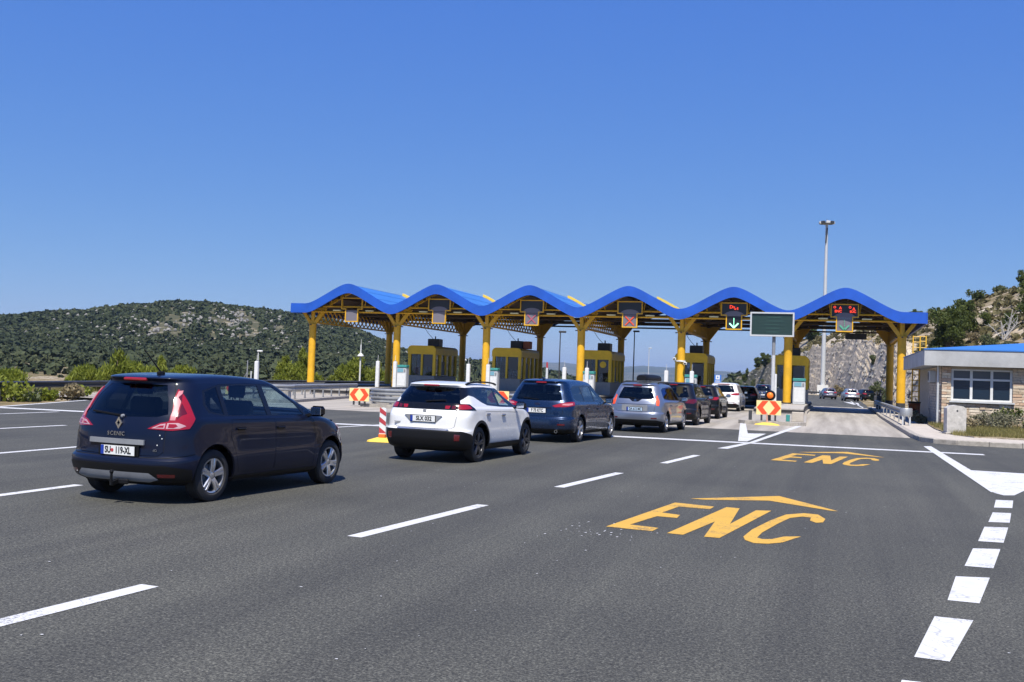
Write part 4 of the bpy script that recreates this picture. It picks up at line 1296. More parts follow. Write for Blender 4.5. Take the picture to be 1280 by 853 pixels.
# small stumps and a low block on the nose of that island
for i, (x, y, w, h, mt, lab) in enumerate(((-7.55, -23.6, 0.14, 0.42, 'dark_steel', 'short dark stump left of the right-hand arrow sign'), (-5.95, -23.7, 0.16, 0.3, 'teal', 'short green stump right of the right-hand arrow sign'), (-5.55, -23.4, 0.5, 0.42, 'pavement', 'low pale block at the corner of the right-hand island'))):
    o = MB().bbox((0, 0, h / 2), (w, min(w, .3), h), 0.015).build('stump' if i < 2 else 'low_block', mt, None, False, None, (x, y, 0.15))
    tag(o, lab, 'stump' if i < 2 else 'block')
def marker_foot(x, y, rz, lab, panel):
    r = empty('lane_marker' if panel else 'marker_foot', (x, y, 0.0), rz, lab, 'lane marker' if panel else 'marker foot')
    pl = [(-0.52, -0.10), (-0.40, -0.18), (0.40, -0.18), (0.52, -0.10), (0.52, 0.10), (0.40, 0.18), (-0.40, 0.18), (-0.52, 0.10)]
    if panel: pl = [(x * 0.68, y * 1.05) for x, y in pl]
    m = MB(); n = len(pl)
    vs = [(x, y, 0.006) for x, y in pl] + [(x * 0.94, y * 0.9, 0.045) for x, y in pl] + [(x * 0.35, y * 0.55, 0.11) for x, y in pl]
    fs = [tuple(reversed(range(n))), tuple(range(2 * n, 3 * n))]
    for k in range(2):
        for i in range(n): fs.append((k * n + i, k * n + (i + 1) % n, (k + 1) * n + (i + 1) % n, (k + 1) * n + i))
    m.add(vs, fs).build('foot', 'beacon_yellow', r)
    if panel:
        MB().bbox((0, 0, 0.15), (0.17, 0.14, 0.10), 0.02).build('socket', principled('socket_orange', (0.75, 0.16, 0.03), 0.6), r)
        w = 0.082
        MB().extr([(-w, 0.19), (w, 0.19), (w, 0.76)] + [(w * math.cos(t), 0.76 + w * 0.9 * math.sin(t)) for t in [math.pi * i / 8 for i in range(1, 8)]] + [(-w, 0.76)], (0, -0.015, 0), (1, 0, 0), (0, 0, 1), (0, 1, 0), 0.03).build('panel', 'plate_white', r)
        for z in (0.22, 0.47, 0.70):
            pts = [(-w * .98, z + 0.14), (-w * .98, z + 0.02), (w * .98, z - 0.10 + 0.02), (w * .98, z + 0.02)]
            if z < 0.3: pts = [(-w * .98, z + 0.14), (-w * .98, z - 0.0), (w * .98, z), (w * .98, z + 0.02)]
            MB().extr(list(reversed(pts)), (0, -0.0195, 0), (1, 0, 0), (0, 0, 1), (0, 1, 0), 0.004).build('red_stripe', 'emblem_red', r)
    else:
        MB().tube((0, 0, 0.1), (-0.02, 0.01, 0.5), 0.035, 8).build('stub', principled('stub_pink', (0.6, 0.35, 0.28), 0.6), r)
marker_foot(-14.45, -46.95, 0.12, 'red and white striped lane marker on yellow foot, left of white crossover', True)
marker_foot(-6.75, -24.95, 0.05, 'yellow oval foot with broken pink stub before the right-hand island', False)

# ------------------------------------------------------------------ message board
v = empty('message_board', (-7.6, -6.0, 0.5), 0, 'blank dark green message board in grey frame on a pole', 'message board')
MB().tube((0, 0.1, 0), (0, 0.1, 3.0), 0.11, 14).build('pole', 'light_grey', v, True, 50)
MB().tube((0, 0.1, 3.0), (0, 0.1, 5.5), 0.10, 14).build('pole_upper', 'mid_grey', v, True, 50)
MB().box((-0.12, 0.02, 4.86), (2.46, 0.28, 1.34)).build('panel', 'board_green', v)
fr = [(-1.41, 4.13), (1.17, 4.13), (1.17, 5.59), (-1.41, 5.59)]
sign_frame(fr, 0.09, 0.4).build('frame', 'light_grey', v, False, None, (0, -0.2, 0))
gl = MB()
for i in range(1, 11): gl.box((-1.32 + 2.4 * i / 11, -0.125, 4.86), (0.012, 0.012, 1.24))
for i in range(1, 7): gl.box((-0.12, -0.123, 4.2 + 1.3 * i / 7), (2.36, 0.012, 0.012))
gl.build('cell_grid', 'board_green_line', v)
tx = MB(); rr = random.Random(4)
for i in range(5): tx.box((-0.05 + rr.uniform(-.1, .1), -0.125, 4.4 + 0.22 * i), (rr.uniform(0.7, 1.1), 0.014, 0.09))
tx.build('faded_rows', 'board_green_line', v)

# ------------------------------------------------------------------ barriers
def barrier(x, y, z, lab, arm=None):
    b = empty('lane_barrier', (x, y, z), 0, lab, 'lane barrier')
    MB().bbox((0, 0, 0.52), (0.36, 0.36, 1.04), 0.03).build('cabinet', 'dark_steel', b)
    if arm:
        MB().box((arm / 2, -0.22, 0.92), (abs(arm), 0.05, 0.1)).build('arm', 'white_enamel', b)
    else:
        MB().tube((0, -0.1, 1.0), (0.1, -0.1, 1.5), 0.06, 8).build('stub', 'dark_steel', b)
barrier(-36.2, 9.0, 0.5, 'barrier with white arm lowered across the leftmost lane', -2.6)
barrier(-0.75, 13.2, 0.13, 'dark barrier post at the right edge of the right-hand lane')
barrier(-0.35, 30, 0.0, 'dark equipment post standing beyond the right-hand lane')
# cameras on the column by the queue
c = empty('column_camera', (-14, -0.3, 3.1), 0, 'pair of white cameras clamped to the column beside the queue', 'camera')
for dx, dz in ((-0.38, 0.12), (0.36, -0.16)):
    h = MB().bbox((dx, -0.15, dz), (0.2, 0.36, 0.18), 0.03).build('camera_body', 'white_enamel', c)
    MB().lathe([(0, 0), (0.06, 0), (0.06, 0.02), (0, 0.02)], (dx, -0.35, dz), 'Y', 12).build('lens', 'gloss_black', h)
MB().lathe([(0.275, -0.05), (0.31, -0.05), (0.31, 0.05), (0.275, 0.05)], (0, 0.3, 0), n=20, close=True).build('clamp', 'white_enamel', c)
MB().bar((-0.38, -0.02, 0.02), (0.36, -0.02, -0.06), 0.05, 0.05).build('arm', 'white_enamel', c)

# ------------------------------------------------------------------ poles and masts
def lamp_post(x, y, h, lab, globe=True, r=0.06, mat='white_enamel', z=None):
    p = empty('lamp_post', (x, y, hz(x, y) if z is None else z), 0, lab, 'lamp post', 'thin posts beyond the plaza')
    MB().tube((0, 0, 0), (0, 0, h), r, 8, r * 0.7).build('pole', mat, p, True, 50)
    if globe:
        MB().lathe([(0.02, -0.22), (0.30, -0.2), (0.32, -0.12), (0.2, 0.02), (0.08, 0.12), (0, 0.14)], (0, 0, h * 0.78), n=14).build('lamp_head', mat, p, True)
        MB().tube((0, 0, h), (0, 0, h + 0.5), 0.02, 6).build('spike', mat, p)
    else:
        MB().bbox((0.15, 0, h - 0.05), (0.5, 0.2, 0.14), 0.03).build('lamp_head', mat, p)
lamp_post(-46.4, 17.5, 4.2, 'white post with small globe head behind the dark barrier cabinet', True, 0.09)
lamp_post(-45.6, 43.5, 4.6, 'white post with globe head left of the third column', True, 0.09)
lamp_post(-51.5, 8.0, 3.2, 'white post with small lamp rising behind the navy minivan bonnet', False, 0.055)
lamp_post(-30, 79.5, 6.6, 'pale thin post far behind the silver-grey van', False, 0.07, 'light_grey')
lamp_post(-19.6, 12.5, 5.2, 'black pole between the second and third booth from the right', False, 0.055, 'dark_steel', 0.5)
lamp_post(-22.2, -1.2, 4.4, 'dark thin pole beside the column behind the blue people carrier', False, 0.05, 'dark_steel', 0.5)
b = empty('braced_pole', (-46.9, -1.0, hz(-46.9, -1) - 0.05), 0, 'grey pole with diagonal brace left of the leftmost column', 'pole')
MB().tube((0, 0, 0), (0, 0, 2.3), 0.05, 8).build('pole', 'galvanised', b, True, 50)
MB().tube((-0.9, 0, 0), (0, 0, 1.4), 0.035, 8).build('brace', 'galvanised', b, True, 50)
MB().tube((0.35, 0, 0), (0.35, 0, 1.5), 0.06, 8).build('stake', 'light_grey', b, True, 50)
# tall floodlight mast
mx, my = -6.2, 155.2
mh = hz(mx, my)
f = empty('floodlight_mast', (mx, my, mh - 0.2), 0, 'very tall grey floodlight mast rising above the canopy', 'floodlight mast')
MB().tube((0, 0, 0), (0, 0, 36.4 - mh), 0.50, 12, 0.26).build('mast', 'light_grey', f, True, 50)
MB().box((0, -0.6, 1.0), (2.2, 0.5, 2.3)).build('cabinet', 'white_enamel', f)
T = 36.4 - mh
MB().lathe([(0.2, -0.1), (1.25, -0.1), (1.25, 0.1), (0.2, 0.1)], (0, 0, T), n=16, close=True).build('ring', 'mid_grey', f)
for i in range(8):
    a = 2 * math.pi * i / 8 + 0.2
    fl = MB().bbox((1.35 * math.cos(a), 1.35 * math.sin(a), T + 0.12), (0.85, 0.5, 0.5), 0.05, a + math.pi / 2).build('floodlight', 'dark_steel' if i % 2 else 'light_grey', f)
MB().tube((-0.1, -0.35, T - 4.2), (0.1, -0.35, T - 1), 0.14, 8).build('winch_cable', 'dark_steel', f)
MB().tube((0, 0, T), (0, 0, T + 0.9), 0.05, 6).build('lightning_rod', 'mid_grey', f)
# far white tower and blue sign
x, y, h = at_q(685, 352)
t = empty('tower', (x, y, h - 2), 0, 'tiny white tower with red tip far beyond the booths', 'tower')
MB().tube((0, 0, 0), (0, 0, 6), 1.6, 10, 1.3).build('base', 'white_enamel', t)
MB().tube((0, 0, 6), (0, 0, 11), 0.5, 8, 0.4).build('mast', 'white_enamel', t)
MB().tube((0, 0, 11), (0, 0, 13), 0.4, 8, 0.3).build('red_tip', 'emblem_red', t)
s = empty('blue_road_sign', (-24.9, 126, hz(-24.9, 126)), 0.15, 'small blue road sign with white square left of the rock cut', 'road sign')
MB().box((0, 0, 2.6), (1.3, 0.08, 1.5)).build('panel', 'sign_blue', s)
MB().box((0, -0.05, 2.85), (0.75, 0.02, 0.8)).build('white_square', 'plate_white', s)
MB().box((0, -0.05, 2.15), (0.95, 0.02, 0.16)).build('white_bar', 'plate_white', s)
MB().box((0, -0.06, 2.85), (0.22, 0.02, 0.3)).build('symbol', 'sign_blue', s)
for q in (-0.5, 0.5): MB().tube((q, 0.07, 0), (q, 0.07, 3.3), 0.05, 6).build('leg', 'galvanised', s)
# concrete drum on the verge
d = empty('concrete_post', (0.24, -28.2, 0.14), 0.1, 'weathered pale concrete block post on the footway before the stone building', 'bollard')
pr = [(-0.33, 0), (0.33, 0), (0.34, 0.95), (0.23, 1.03), (0, 1.06), (-0.23, 1.03), (-0.34, 0.95)]
MB().extr(pr, (0, -0.3, 0), (1, 0, 0), (0, 0, 1), (0, 1, 0), 0.6).build('body', 'drum_white', d)
MB().lathe([(0, 0), (0.035, 0), (0.035, 0.01), (0, 0.01)], (0.02, -0.308, 0.86), 'Y', 10).build('bolt', 'dark_steel', d)
MB().bbox((0, 0, 0.02), (0.74, 0.66, 0.06), 0.01).build('foot', 'concrete', d)
# ------------------------------------------------------------------ stone building on the right
B0x, B0y = 0.62, -19.0         # left front corner of the walls
BW, BD = 11.0, 14.0
bd = empty('stone_building', (B0x, B0y, 0), 0, 'low building with pale stone cladding, grey fascia and blue roof', 'building')
zf0, zf1 = 2.86, 3.56
# walls: core behind the cladding, with the window opening left free
WX0, WX1, WZ0, WZ1 = 0.40, 2.95, 1.30, 2.74
core = MB()
def wallpiece(x0, x1, z0, z1): core.box(((x0 + x1) / 2, 0.16, (z0 + z1) / 2), (x1 - x0, 0.28, z1 - z0))
wallpiece(0.02, WX0, 0, zf0); wallpiece(WX1, BW, 0, zf0); wallpiece(WX0, WX1, 0, WZ0); wallpiece(WX0, WX1, WZ1, zf0)
core.build('wall', 'mortar', bd)
MB().box((0.16, BD / 2 + 0.15, zf0 / 2), (0.28, BD - 0.3, zf0)).build('wall', 'mortar', bd)
MB().box((BW / 2, BD - 0.1, zf0 / 2), (BW - 0.6, 0.2, zf0)).build('wall', 'mortar', bd)
# window: frame, six panes, sill
win = empty('window', (0, 0, 0)); win.parent = bd
cw = (WX1 - WX0) / 3
fr = MB()
fy = 0.07
zt = 2.28
def fb(x0, x1, z0, z1, d=0.07): fr.box(((x0 + x1) / 2, fy, (z0 + z1) / 2), (x1 - x0, d, z1 - z0))
fb(WX0, WX1, WZ1 - 0.07, WZ1); fb(WX0, WX1, WZ0, WZ0 + 0.08)
for i in range(4):
    x = WX0 + cw * i
    w = 0.07 if i in (0, 3) else 0.055
    a = x if i == 0 else (x - 2 * w + 0.04 if i == 3 else x - w)
    fb(a if i != 3 else WX1 - 0.1, (a + 0.1) if i in (0, 3) else x + w, WZ0 + 0.08, WZ1 - 0.07, 0.066)
fb(WX0 + 0.1, WX1 - 0.1, zt - 0.045, zt + 0.045, 0.062)
fr.build('frame', 'white_enamel', win)
for i in range(3):
    x = WX0 + cw * (i + 0.5)
    MB().box((x, 0.10, (WZ0 + zt) / 2), (cw - 0.08, 0.02, zt - WZ0 - 0.06)).build('pane', 'window_glass', win)
    MB().box((x, 0.10, (zt + WZ1) / 2), (cw - 0.08, 0.02, WZ1 - zt - 0.06)).build('pane', 'window_blind', win)
MB().box(((WX0 + WX1) / 2, -0.05, WZ0 - 0.045), (WX1 - WX0 + 0.16, 0.26, 0.07)).build('sill', 'light_grey', win)
# cladding stones, each its own piece
sv = []
sr = random.Random(11)
for i in range(5):
    m = MB().bbox((0, 0, 0), (1, 1, 1), 0.06)
    m.v = [(x + sr.uniform(-.02, .02), y + sr.uniform(-.10, .10) * (y < 0), z + sr.uniform(-.05, .05)) for x, y, z in m.v]
    sv.append(m.mesh('stone', 'stone'))
count = 0
rest = MB()
z = 0.14; row = 0
while z < zf0 - 0.05:
    h = sr.choice((0.115, 0.13, 0.145)); h = min(h, zf0 - z - 0.01)
    x = 0.0 - (0.0 if row % 2 else 0.0)
    first = True
    while x < 7.2:
        w = sr.uniform(0.20, 0.52) if not first else (0.22 if row % 2 else 0.42)
        first = False
        x1 = min(x + w, 7.2)
        segs = [(x, x1)]
        if z + h > WZ0 - 0.09 and z < WZ1:
            ns = []
            for a, b in segs:
                if b <= WX0 - 0.05 or a >= WX1 + 0.05: ns.append((a, b))
                else:
                    if a < WX0 - 0.1: ns.append((a, WX0 - 0.004))
                    if b > WX1 + 0.1: ns.append((WX1 + 0.004, b))
            segs = ns
        for a, b in segs:
            cx, cz, dd = (a + b) / 2, z + h / 2, sr.uniform(0.07, 0.11)
            if count < 300 and cx < 4.6:
                o = link('stone', sr.choice(sv), bd, (cx, 0.02 - dd / 2 + 0.006, cz)); o.scale = (b - a - 0.012, dd, h - 0.012)
                count += 1
            else:
                rest.bbox((cx, 0.02 - dd / 2 + 0.006, cz), (b - a - 0.012, dd, h - 0.012), 0.01)
        x = x1
    z += h; row += 1
if rest.v: tag(rest.build('stonework', 'stone', bd), kind='stuff')
side = MB(); z = 0.14
while z < zf0 - 0.05:
    h = min(0.13, zf0 - z - 0.01); y = 0.3
    while y < 6:
        w = sr.uniform(0.25, 0.55); dd = sr.uniform(0.03, 0.06)
        side.bbox((0.02 - dd / 2 + 0.004, y + w / 2, z + h / 2), (dd, w - 0.012, h - 0.012), 0.01); y += w
    z += h
tag(side.build('stonework', 'stone', bd), kind='stuff')
# downpipe on the corner
dp = MB().tube((-0.16, -0.02, 0.1), (-0.16, -0.02, zf0), 0.05, 10).build('downpipe', 'light_grey', bd, True, 50)
for z in (0.8, 2.0): MB().box((-0.12, 0.02, z), (0.16, 0.05, 0.04)).build('bracket', 'light_grey', dp)
# fascia and roof
ov = 0.50
fx0 = -0.80
for (c, d) in (((BW / 2 + fx0 / 2, -ov + 0.06, (zf0 + zf1) / 2), (BW - fx0, 0.12, zf1 - zf0)), ((fx0 + 0.06, BD / 2 - ov / 2 + 0.06, (zf0 + zf1) / 2), (0.12, BD + ov - 0.12, zf1 - zf0))):
    MB().box(c, d).build('fascia', 'fascia_grey', bd)
MB().box((BW / 2 + fx0 / 2 + 0.06, BD / 2 - ov / 2 + 0.05, zf0 + 0.05), (BW - fx0 - 0.15, BD + ov - 0.2, 0.09)).build('soffit', 'fascia_grey', bd)
rf = MB()
zr = zf1 + 0.012
x0, x1, y0, y1 = fx0 - 0.03, BW + 0.03, -ov - 0.03, BD
rf.add([(x0, y0, zr), (x1, y0, zr), (x1, y1, zr + 0.9), (x0, y1, zr - 0.0), (x0, y0, zr + 0.05), (x1, y0, zr + 0.05), (x1, y0 + 7, zr + 1.25), (x0 + 0.5, y0 + 7, zr + 0.18), (x0, y1, zr + 0.06), (x1, y1, zr + 1.0)],
       [(0, 1, 5, 4), (4, 5, 6, 7), (7, 6, 9, 8), (0, 4, 7), (0, 7, 8, 3), (3, 8, 9, 2), (1, 2, 9, 6, 5), (0, 3, 2, 1)])
rf.build('roof', 'roof_blue', bd)
# things by the shaded side wall
ac = empty('air_conditioner', (B0x - 0.28, B0y + 1.6, 2.38), 0, 'wall-mounted air conditioner under the eaves on the shaded side wall', 'air conditioner')
MB().bbox((0, 0, 0), (0.32, 0.8, 0.55), 0.03).build('case', 'light_grey', ac)
MB().lathe([(0, 0), (0.21, 0), (0.22, -0.02), (0, -0.02)], (-0.162, -0.08, 0), 'X', 18).build('fan_grille', 'dark_steel', ac)
MB().bar((0.16, 0, -0.3), (-0.1, 0, -0.3), 0.04, 0.04).build('bracket', 'dark_steel', ac)
bn = empty('red_bin', (B0x - 0.75, B0y + 5.8, 0.14), 0, 'dark red bin in the shade beside the stone building', 'bin')
MB().box((0, 0, 0.45), (0.5, 0.5, 0.9), taper=1.12).build('body', 'lamp_dark_red', bn)
MB().bbox((0, 0, 0.94), (0.62, 0.62, 0.09), 0.03).build('lid', 'black_plastic', bn)
# yellow ladder guard on the roof
la = empty('roof_ladder', (0.02, -9.4, 0.14), 0, 'yellow caged access ladder rising above the roof of the stone building', 'ladder')
for dx in (0, 0.36, 0.66): MB().tube((dx, 0, 0), (dx, 0, 4.55), 0.035, 8).build('rail', 'canopy_yellow', la)
for i in range(15): MB().tube((0, 0, 0.3 + 0.3 * i), (0.36, 0, 0.3 + 0.3 * i), 0.025, 6).build('rung', 'canopy_yellow', la)
for z in (3.9, 4.25, 4.52): MB().tube((0.36, 0, z), (0.66, 0, z), 0.025, 6).build('hoop', 'canopy_yellow', la)
# ------------------------------------------------------------------ cars
# A body is a stack of closed plan outlines (one "ring" per level) lofted upwards:
# each ring has its own rear and front end (x, z), half width and corner rounding.
def pchip(y, n):
    y = np.asarray(y, float); d = np.diff(y); m = np.zeros_like(y)
    for i in range(1, len(y) - 1):
        if d[i - 1] * d[i] > 0: m[i] = 2 * d[i - 1] * d[i] / (d[i - 1] + d[i])
    m[0] = d[0]; m[-1] = d[-1]
    def f(v):
        v = np.clip(v, 0, len(y) - 1); k = np.minimum(v.astype(int), len(y) - 2); t = v - k
        return ((2 * t**3 - 3 * t**2 + 1) * y[k] + (t**3 - 2 * t**2 + t) * m[k] + (-2 * t**3 + 3 * t**2) * y[k + 1] + (t**3 - t**2) * m[k + 1])
    return f

TA, TB = 0.36, 0.62
class Shape:
    def __init__(s, rings, wheels=(), flare=0.0):
        s.n = len(rings); s.fn = [pchip([r[i] for r in rings], s.n) for i in range(10)]
        s.wheels = wheels; s.flare = flare
        s.tg = np.linspace(0, 1, 260); s.vg = np.linspace(0, s.n - 1, 30 * (s.n - 1) + 1)
        Tm, Vm = np.meshgrid(s.tg, s.vg, indexing='ij')
        s.Tm, s.Vm = Tm.ravel(), Vm.ravel()
        s.G = s.P(s.Tm, s.Vm)
    def P(s, t, v):
        t = np.clip(np.asarray(t, float), 0, 1); v = np.asarray(v, float)
        zr, xr, zf, xf, w, cr, nr, cf, nf, zb = [f(v) for f in s.fn]
        a = np.clip(t / TA, 0, 1) * math.pi / 2
        b = np.clip((1 - t) / (1 - TB), 0, 1) * math.pi / 2
        c = np.clip((t - TA) / (TB - TA), 0, 1)
        X = np.where(t < TA, xr + cr - cr * np.cos(a) ** (2 / nr), np.where(t > TB, xf - cf + cf * np.cos(b) ** (2 / nf), (xr + cr) + (xf - cf - xr - cr) * c))
        Yy = np.where(t < TA, w * np.sin(a) ** (2 / nr), np.where(t > TB, w * np.sin(b) ** (2 / nf), w))
        sx = (X - xr) / np.maximum(xf - xr, 1e-4)
        Z = zr + (zf - zr) * sx + zb * 4 * sx * (1 - sx)
        if s.flare:
            for (xw, zw, R) in s.wheels:
                d = np.sqrt((X - xw) ** 2 + (Z - zw) ** 2)
                Yy = Yy + s.flare * np.exp(-((d / (R + 0.16)) ** 6)) * (Yy > 0.5 * w)
        return np.stack([X, Yy, Z], -1)
    def normal(s, t, v):
        e = 2e-3
        t0 = np.clip(t, e, 1 - e); v0 = np.clip(v, e, s.n - 1 - e)
        a = s.P(t0 + e, v0) - s.P(t0 - e, v0); b = s.P(t0, v0 + e) - s.P(t0, v0 - e)
        n = np.cross(b, a)
        ln = np.linalg.norm(n, axis=-1, keepdims=True)
        n = np.where(ln > 1e-9, n / np.maximum(ln, 1e-9), np.array([0, 0, 1.0]))
        return n
    def inv(s, kind, A, Z):
        A = np.asarray(A, float); Z = np.asarray(Z, float)
        if kind == 's': comp, lo, hi = 0, 0.14, 0.90
        elif kind == 'r': comp, lo, hi = 1, 0.0, 0.40; A = np.maximum(A, 0)
        elif kind == 'f': comp, lo, hi = 1, 0.55, 1.0; A = np.maximum(A, 0)
        ok = (s.Tm >= lo) & (s.Tm <= hi)
        if kind in 'rf': ok &= s.Vm < s.n - 1.9
        g = s.G[ok][:, [comp, 2]]; T, V = s.Tm[ok], s.Vm[ok]
        t = np.empty(len(A)); v = np.empty(len(A))
        for i in range(0, len(A), 64):
            d = (g[None, :, 0] - A[i:i + 64, None]) ** 2 + (g[None, :, 1] - Z[i:i + 64, None]) ** 2
            k = d.argmin(1); t[i:i + 64] = T[k]; v[i:i + 64] = V[k]
        t0, v0 = t.copy(), v.copy()
        for _ in range(4):
            e = 1e-4
            p = s.P(t, v); pt = (s.P(np.minimum(t + e, 1), v) - p) / e; pv = (s.P(t, np.minimum(v + e, s.n - 1)) - p) / e
            r0 = A - p[:, comp]; r1 = Z - p[:, 2]
            a, b, c, d = pt[:, comp], pv[:, comp], pt[:, 2], pv[:, 2]
            det = a * d - b * c; det = np.where(np.abs(det) < 1e-9, np.inf, det)
            dt = (r0 * d - b * r1) / det; dv = (a * r1 - c * r0) / det
            t = np.clip(t + np.clip(dt, -.01, .01), max(lo - .02, 0), min(hi + .02, 1)); v = np.clip(v + np.clip(dv, -.1, .1), 0, s.n - 1)
        bad = (np.abs(t - t0) > 0.03) | (np.abs(v - v0) > 0.3)
        t = np.where(bad, t0, t); v = np.where(bad, v0, v)
        if kind in 'r': t = np.where(A <= 1e-6, 0, t)
        if kind in 'f': t = np.where(A <= 1e-6, 1, t)
        return t, v

def inset(poly, d):
    n = len(poly); ar = sum(poly[i][1] * poly[(i + 1) % n][2] - poly[(i + 1) % n][1] * poly[i][2] for i in range(n))
    sg = 1 if ar > 0 else -1; out = []
    for i in range(n):
        p0, p1, p2 = [Vector(poly[(i + k) % n][1:]) for k in (-1, 0, 1)]
        d1, d2 = (p1 - p0).normalized(), (p2 - p1).normalized()
        n1, n2 = Vector((-d1.y, d1.x)) * sg, Vector((-d2.y, d2.x)) * sg
        b = n1 + n2; b = b / max(0.4, b.dot(n1))
        q = p1 + b * d; out.append((poly[i][0], q.x, q.y))
    return out

def circ(x, z, r, a0=0, a1=360, n=28):
    return [('s', x + r * math.cos(math.radians(a0 + (a1 - a0) * i / n)), z + r * math.sin(math.radians(a0 + (a1 - a0) * i / n))) for i in range(n + 1)]

ST, SV = 7.0, 0.42     # parameter-space scale for the triangulation
def build_body(shape, regions, paint, root, res=1.0):
    """triangulate half the skin in (t, v), cut it along the region outlines, mirror, and link one mesh per region"""
    polys = []
    for rg in regions:
        pl = rg['poly']; ts, vs = [], []
        keyed = []
        n = len(pl)
        seg = []
        for i in range(n):
            a, b = pl[i], pl[(i + 1) % n]
            if a[0] == b[0] and a[0] != 'p':
                ln = math.hypot(b[1] - a[1], b[2] - a[2]); k = max(1, int(ln / (0.07 / res)))
                for j in range(k): seg.append((a[0], a[1] + (b[1] - a[1]) * j / k, a[2] + (b[2] - a[2]) * j / k, 0))
            else: seg.append((a[0], a[1], a[2], 1))
        tv = np.zeros((len(seg), 2))
        for kd in 'srf':
            ix = [i for i, q in enumerate(seg) if q[0] == kd]
            if ix:
                t, v = shape.inv(kd, [seg[i][1] for i in ix], [seg[i][2] for i in ix]); tv[ix, 0] = t; tv[ix, 1] = v
        for i, q in enumerate(seg):
            if q[0] == 'p': tv[i] = (q[1], q[2])
        out = []
        for i, q in enumerate(seg):
            out.append(tv[i]); 
            if q[3]:
                b = tv[(i + 1) % len(seg)]; k = max(1, int(np.hypot((b[0] - tv[i][0]) * ST, (b[1] - tv[i][1]) * SV) / (0.16 / res)))
                for j in range(1, k): out.append(tv[i] + (b - tv[i]) * j / k)
        polys.append(np.array(out))
    n = shape.n
    nt = int(46 * res); nv = int((n - 1) * 4 * res) + 1
    tl = np.unique(np.concatenate([np.linspace(0, TA, int(nt * .38)), np.linspace(TA, TB, int(nt * .3)), np.linspace(TB, 1, int(nt * .36))]))
    vl = np.linspace(0, n - 1, nv)
    Tg, Vg = np.meshgrid(tl, vl, indexing='ij'); gp = np.stack([Tg.ravel(), Vg.ravel()], -1)
    allp = np.concatenate(polys) if polys else np.zeros((0, 2))
    bd = (gp[:, 0] < 1e-6) | (gp[:, 0] > 1 - 1e-6) | (gp[:, 1] < 1e-6) | (gp[:, 1] > n - 1 - 1e-6)
    if len(allp):
        dmin = np.full(len(gp), 9.0)
        for i in range(0, len(allp), 200):
            q = allp[i:i + 200]
            dmin = np.minimum(dmin, np.sqrt(((gp[:, None, 0] - q[None, :, 0]) * ST) ** 2 + ((gp[:, None, 1] - q[None, :, 1]) * SV) ** 2).min(1))
        gp = gp[bd | (dmin > 0.035)]
    pts = [Vector((p[0] * ST, p[1] * SV)) for p in gp]; edges = []
    for pl in polys:
        o = len(pts); k = len(pl)
        pts += [Vector((p[0] * ST, p[1] * SV)) for p in pl]
        edges += [(o + i, o + (i + 1) % k) for i in range(k)]
    vo, eo, fo, *_ = delaunay_2d_cdt(pts, edges, [], 0, 1e-5)
    tv = np.array([(p[0] / ST, p[1] / SV) for p in vo]); F = np.array([f for f in fo if len(f) == 3])
    cen = tv[F].mean(1)
    lab = np.full(len(F), -1)
    for ri, pl in enumerate(polys):
        x, y = cen[:, 0], cen[:, 1]; ins = np.zeros(len(F), bool)
        a = pl; b = np.roll(pl, -1, 0)
        for (x0, y0), (x1, y1) in zip(a, b):
            if y0 == y1: continue
            cnd = (y0 > y) != (y1 > y)
            ins ^= cnd & (x < (x1 - x0) * (y - y0) / (y1 - y0) + x0)
        lab[ins] = ri
    P = shape.P(tv[:, 0], tv[:, 1]); Nn = shape.normal(tv[:, 0], tv[:, 1])
    def emit_part(name, mat, faces, sides, off, skirt, parent, label=None):
        used = np.unique(faces); mp = -np.ones(len(tv), int); mp[used] = np.arange(len(used))
        f = mp[faces]
        # orient: (b x a) normal points outwards for y>=0; find the winding that agrees
        p = P[used] + Nn[used] * off; nn = Nn[used]
        fn = np.cross(p[f[:, 1]] - p[f[:, 0]], p[f[:, 2]] - p[f[:, 0]])
        agree = (fn * nn[f].mean(1)).sum(-1) < 0
        f = np.where(agree[:, None], f[:, ::-1], f)
        V, FF, NN = [], [], []
        base = 0
        ec = {}
        for tri in f.tolist():
            for i in range(3):
                e = (tri[i], tri[(i + 1) % 3]); kx = (min(e), max(e)); ec[kx] = None if kx in ec else e
        be = [e for e in ec.values() if e is not None]
        tu = tv[used][:, 0]; vu = tv[used][:, 1]
        be = [e for e in be if not ((tu[e[0]] < 1e-4 and tu[e[1]] < 1e-4) or (tu[e[0]] > 1 - 1e-4 and tu[e[1]] > 1 - 1e-4) or (vu[e[0]] > n - 1 - 1e-3 and vu[e[1]] > n - 1 - 1e-3))]
        for s in sides:
            q = p.copy(); m = nn.copy()
            q = np.stack([q[:, 1] * s, q[:, 0], q[:, 2]], -1); m = np.stack([m[:, 1] * s, m[:, 0], m[:, 2]], -1)
            ff = f if s < 0 else f[:, ::-1]
            # local frame: x right, y forward; swapping axes flips the winding once
            V.append(q); NN.append(m); FF += (ff + base).tolist(); b0 = base; base += len(q)
            if skirt and be:
                ids = sorted(set(i for e in be for i in e)); mm = {i: k for k, i in enumerate(ids)}
                top = q[ids]; bot = top - m[ids] * skirt
                V += [top, bot]; NN += [m[ids], m[ids]]
                t0, k0 = base, base + len(ids); base += 2 * len(ids)
                for a, b in be:
                    quad = (t0 + mm[a], t0 + mm[b], k0 + mm[b], k0 + mm[a])
                    FF.append(quad if s > 0 else quad[::-1])
        V = np.concatenate(V); NN = np.concatenate(NN)
        me = bpy.data.meshes.new(name); me.from_pydata(V.tolist(), [], FF); me.materials.append(as_mat(mat))
        me.polygons.foreach_set('use_smooth', [True] * len(me.polygons))
        me.normals_split_custom_set_from_vertices(NN.tolist())
        o = link(name, me, parent)
        if label: o['label'] = label
        return o
    objs = {}
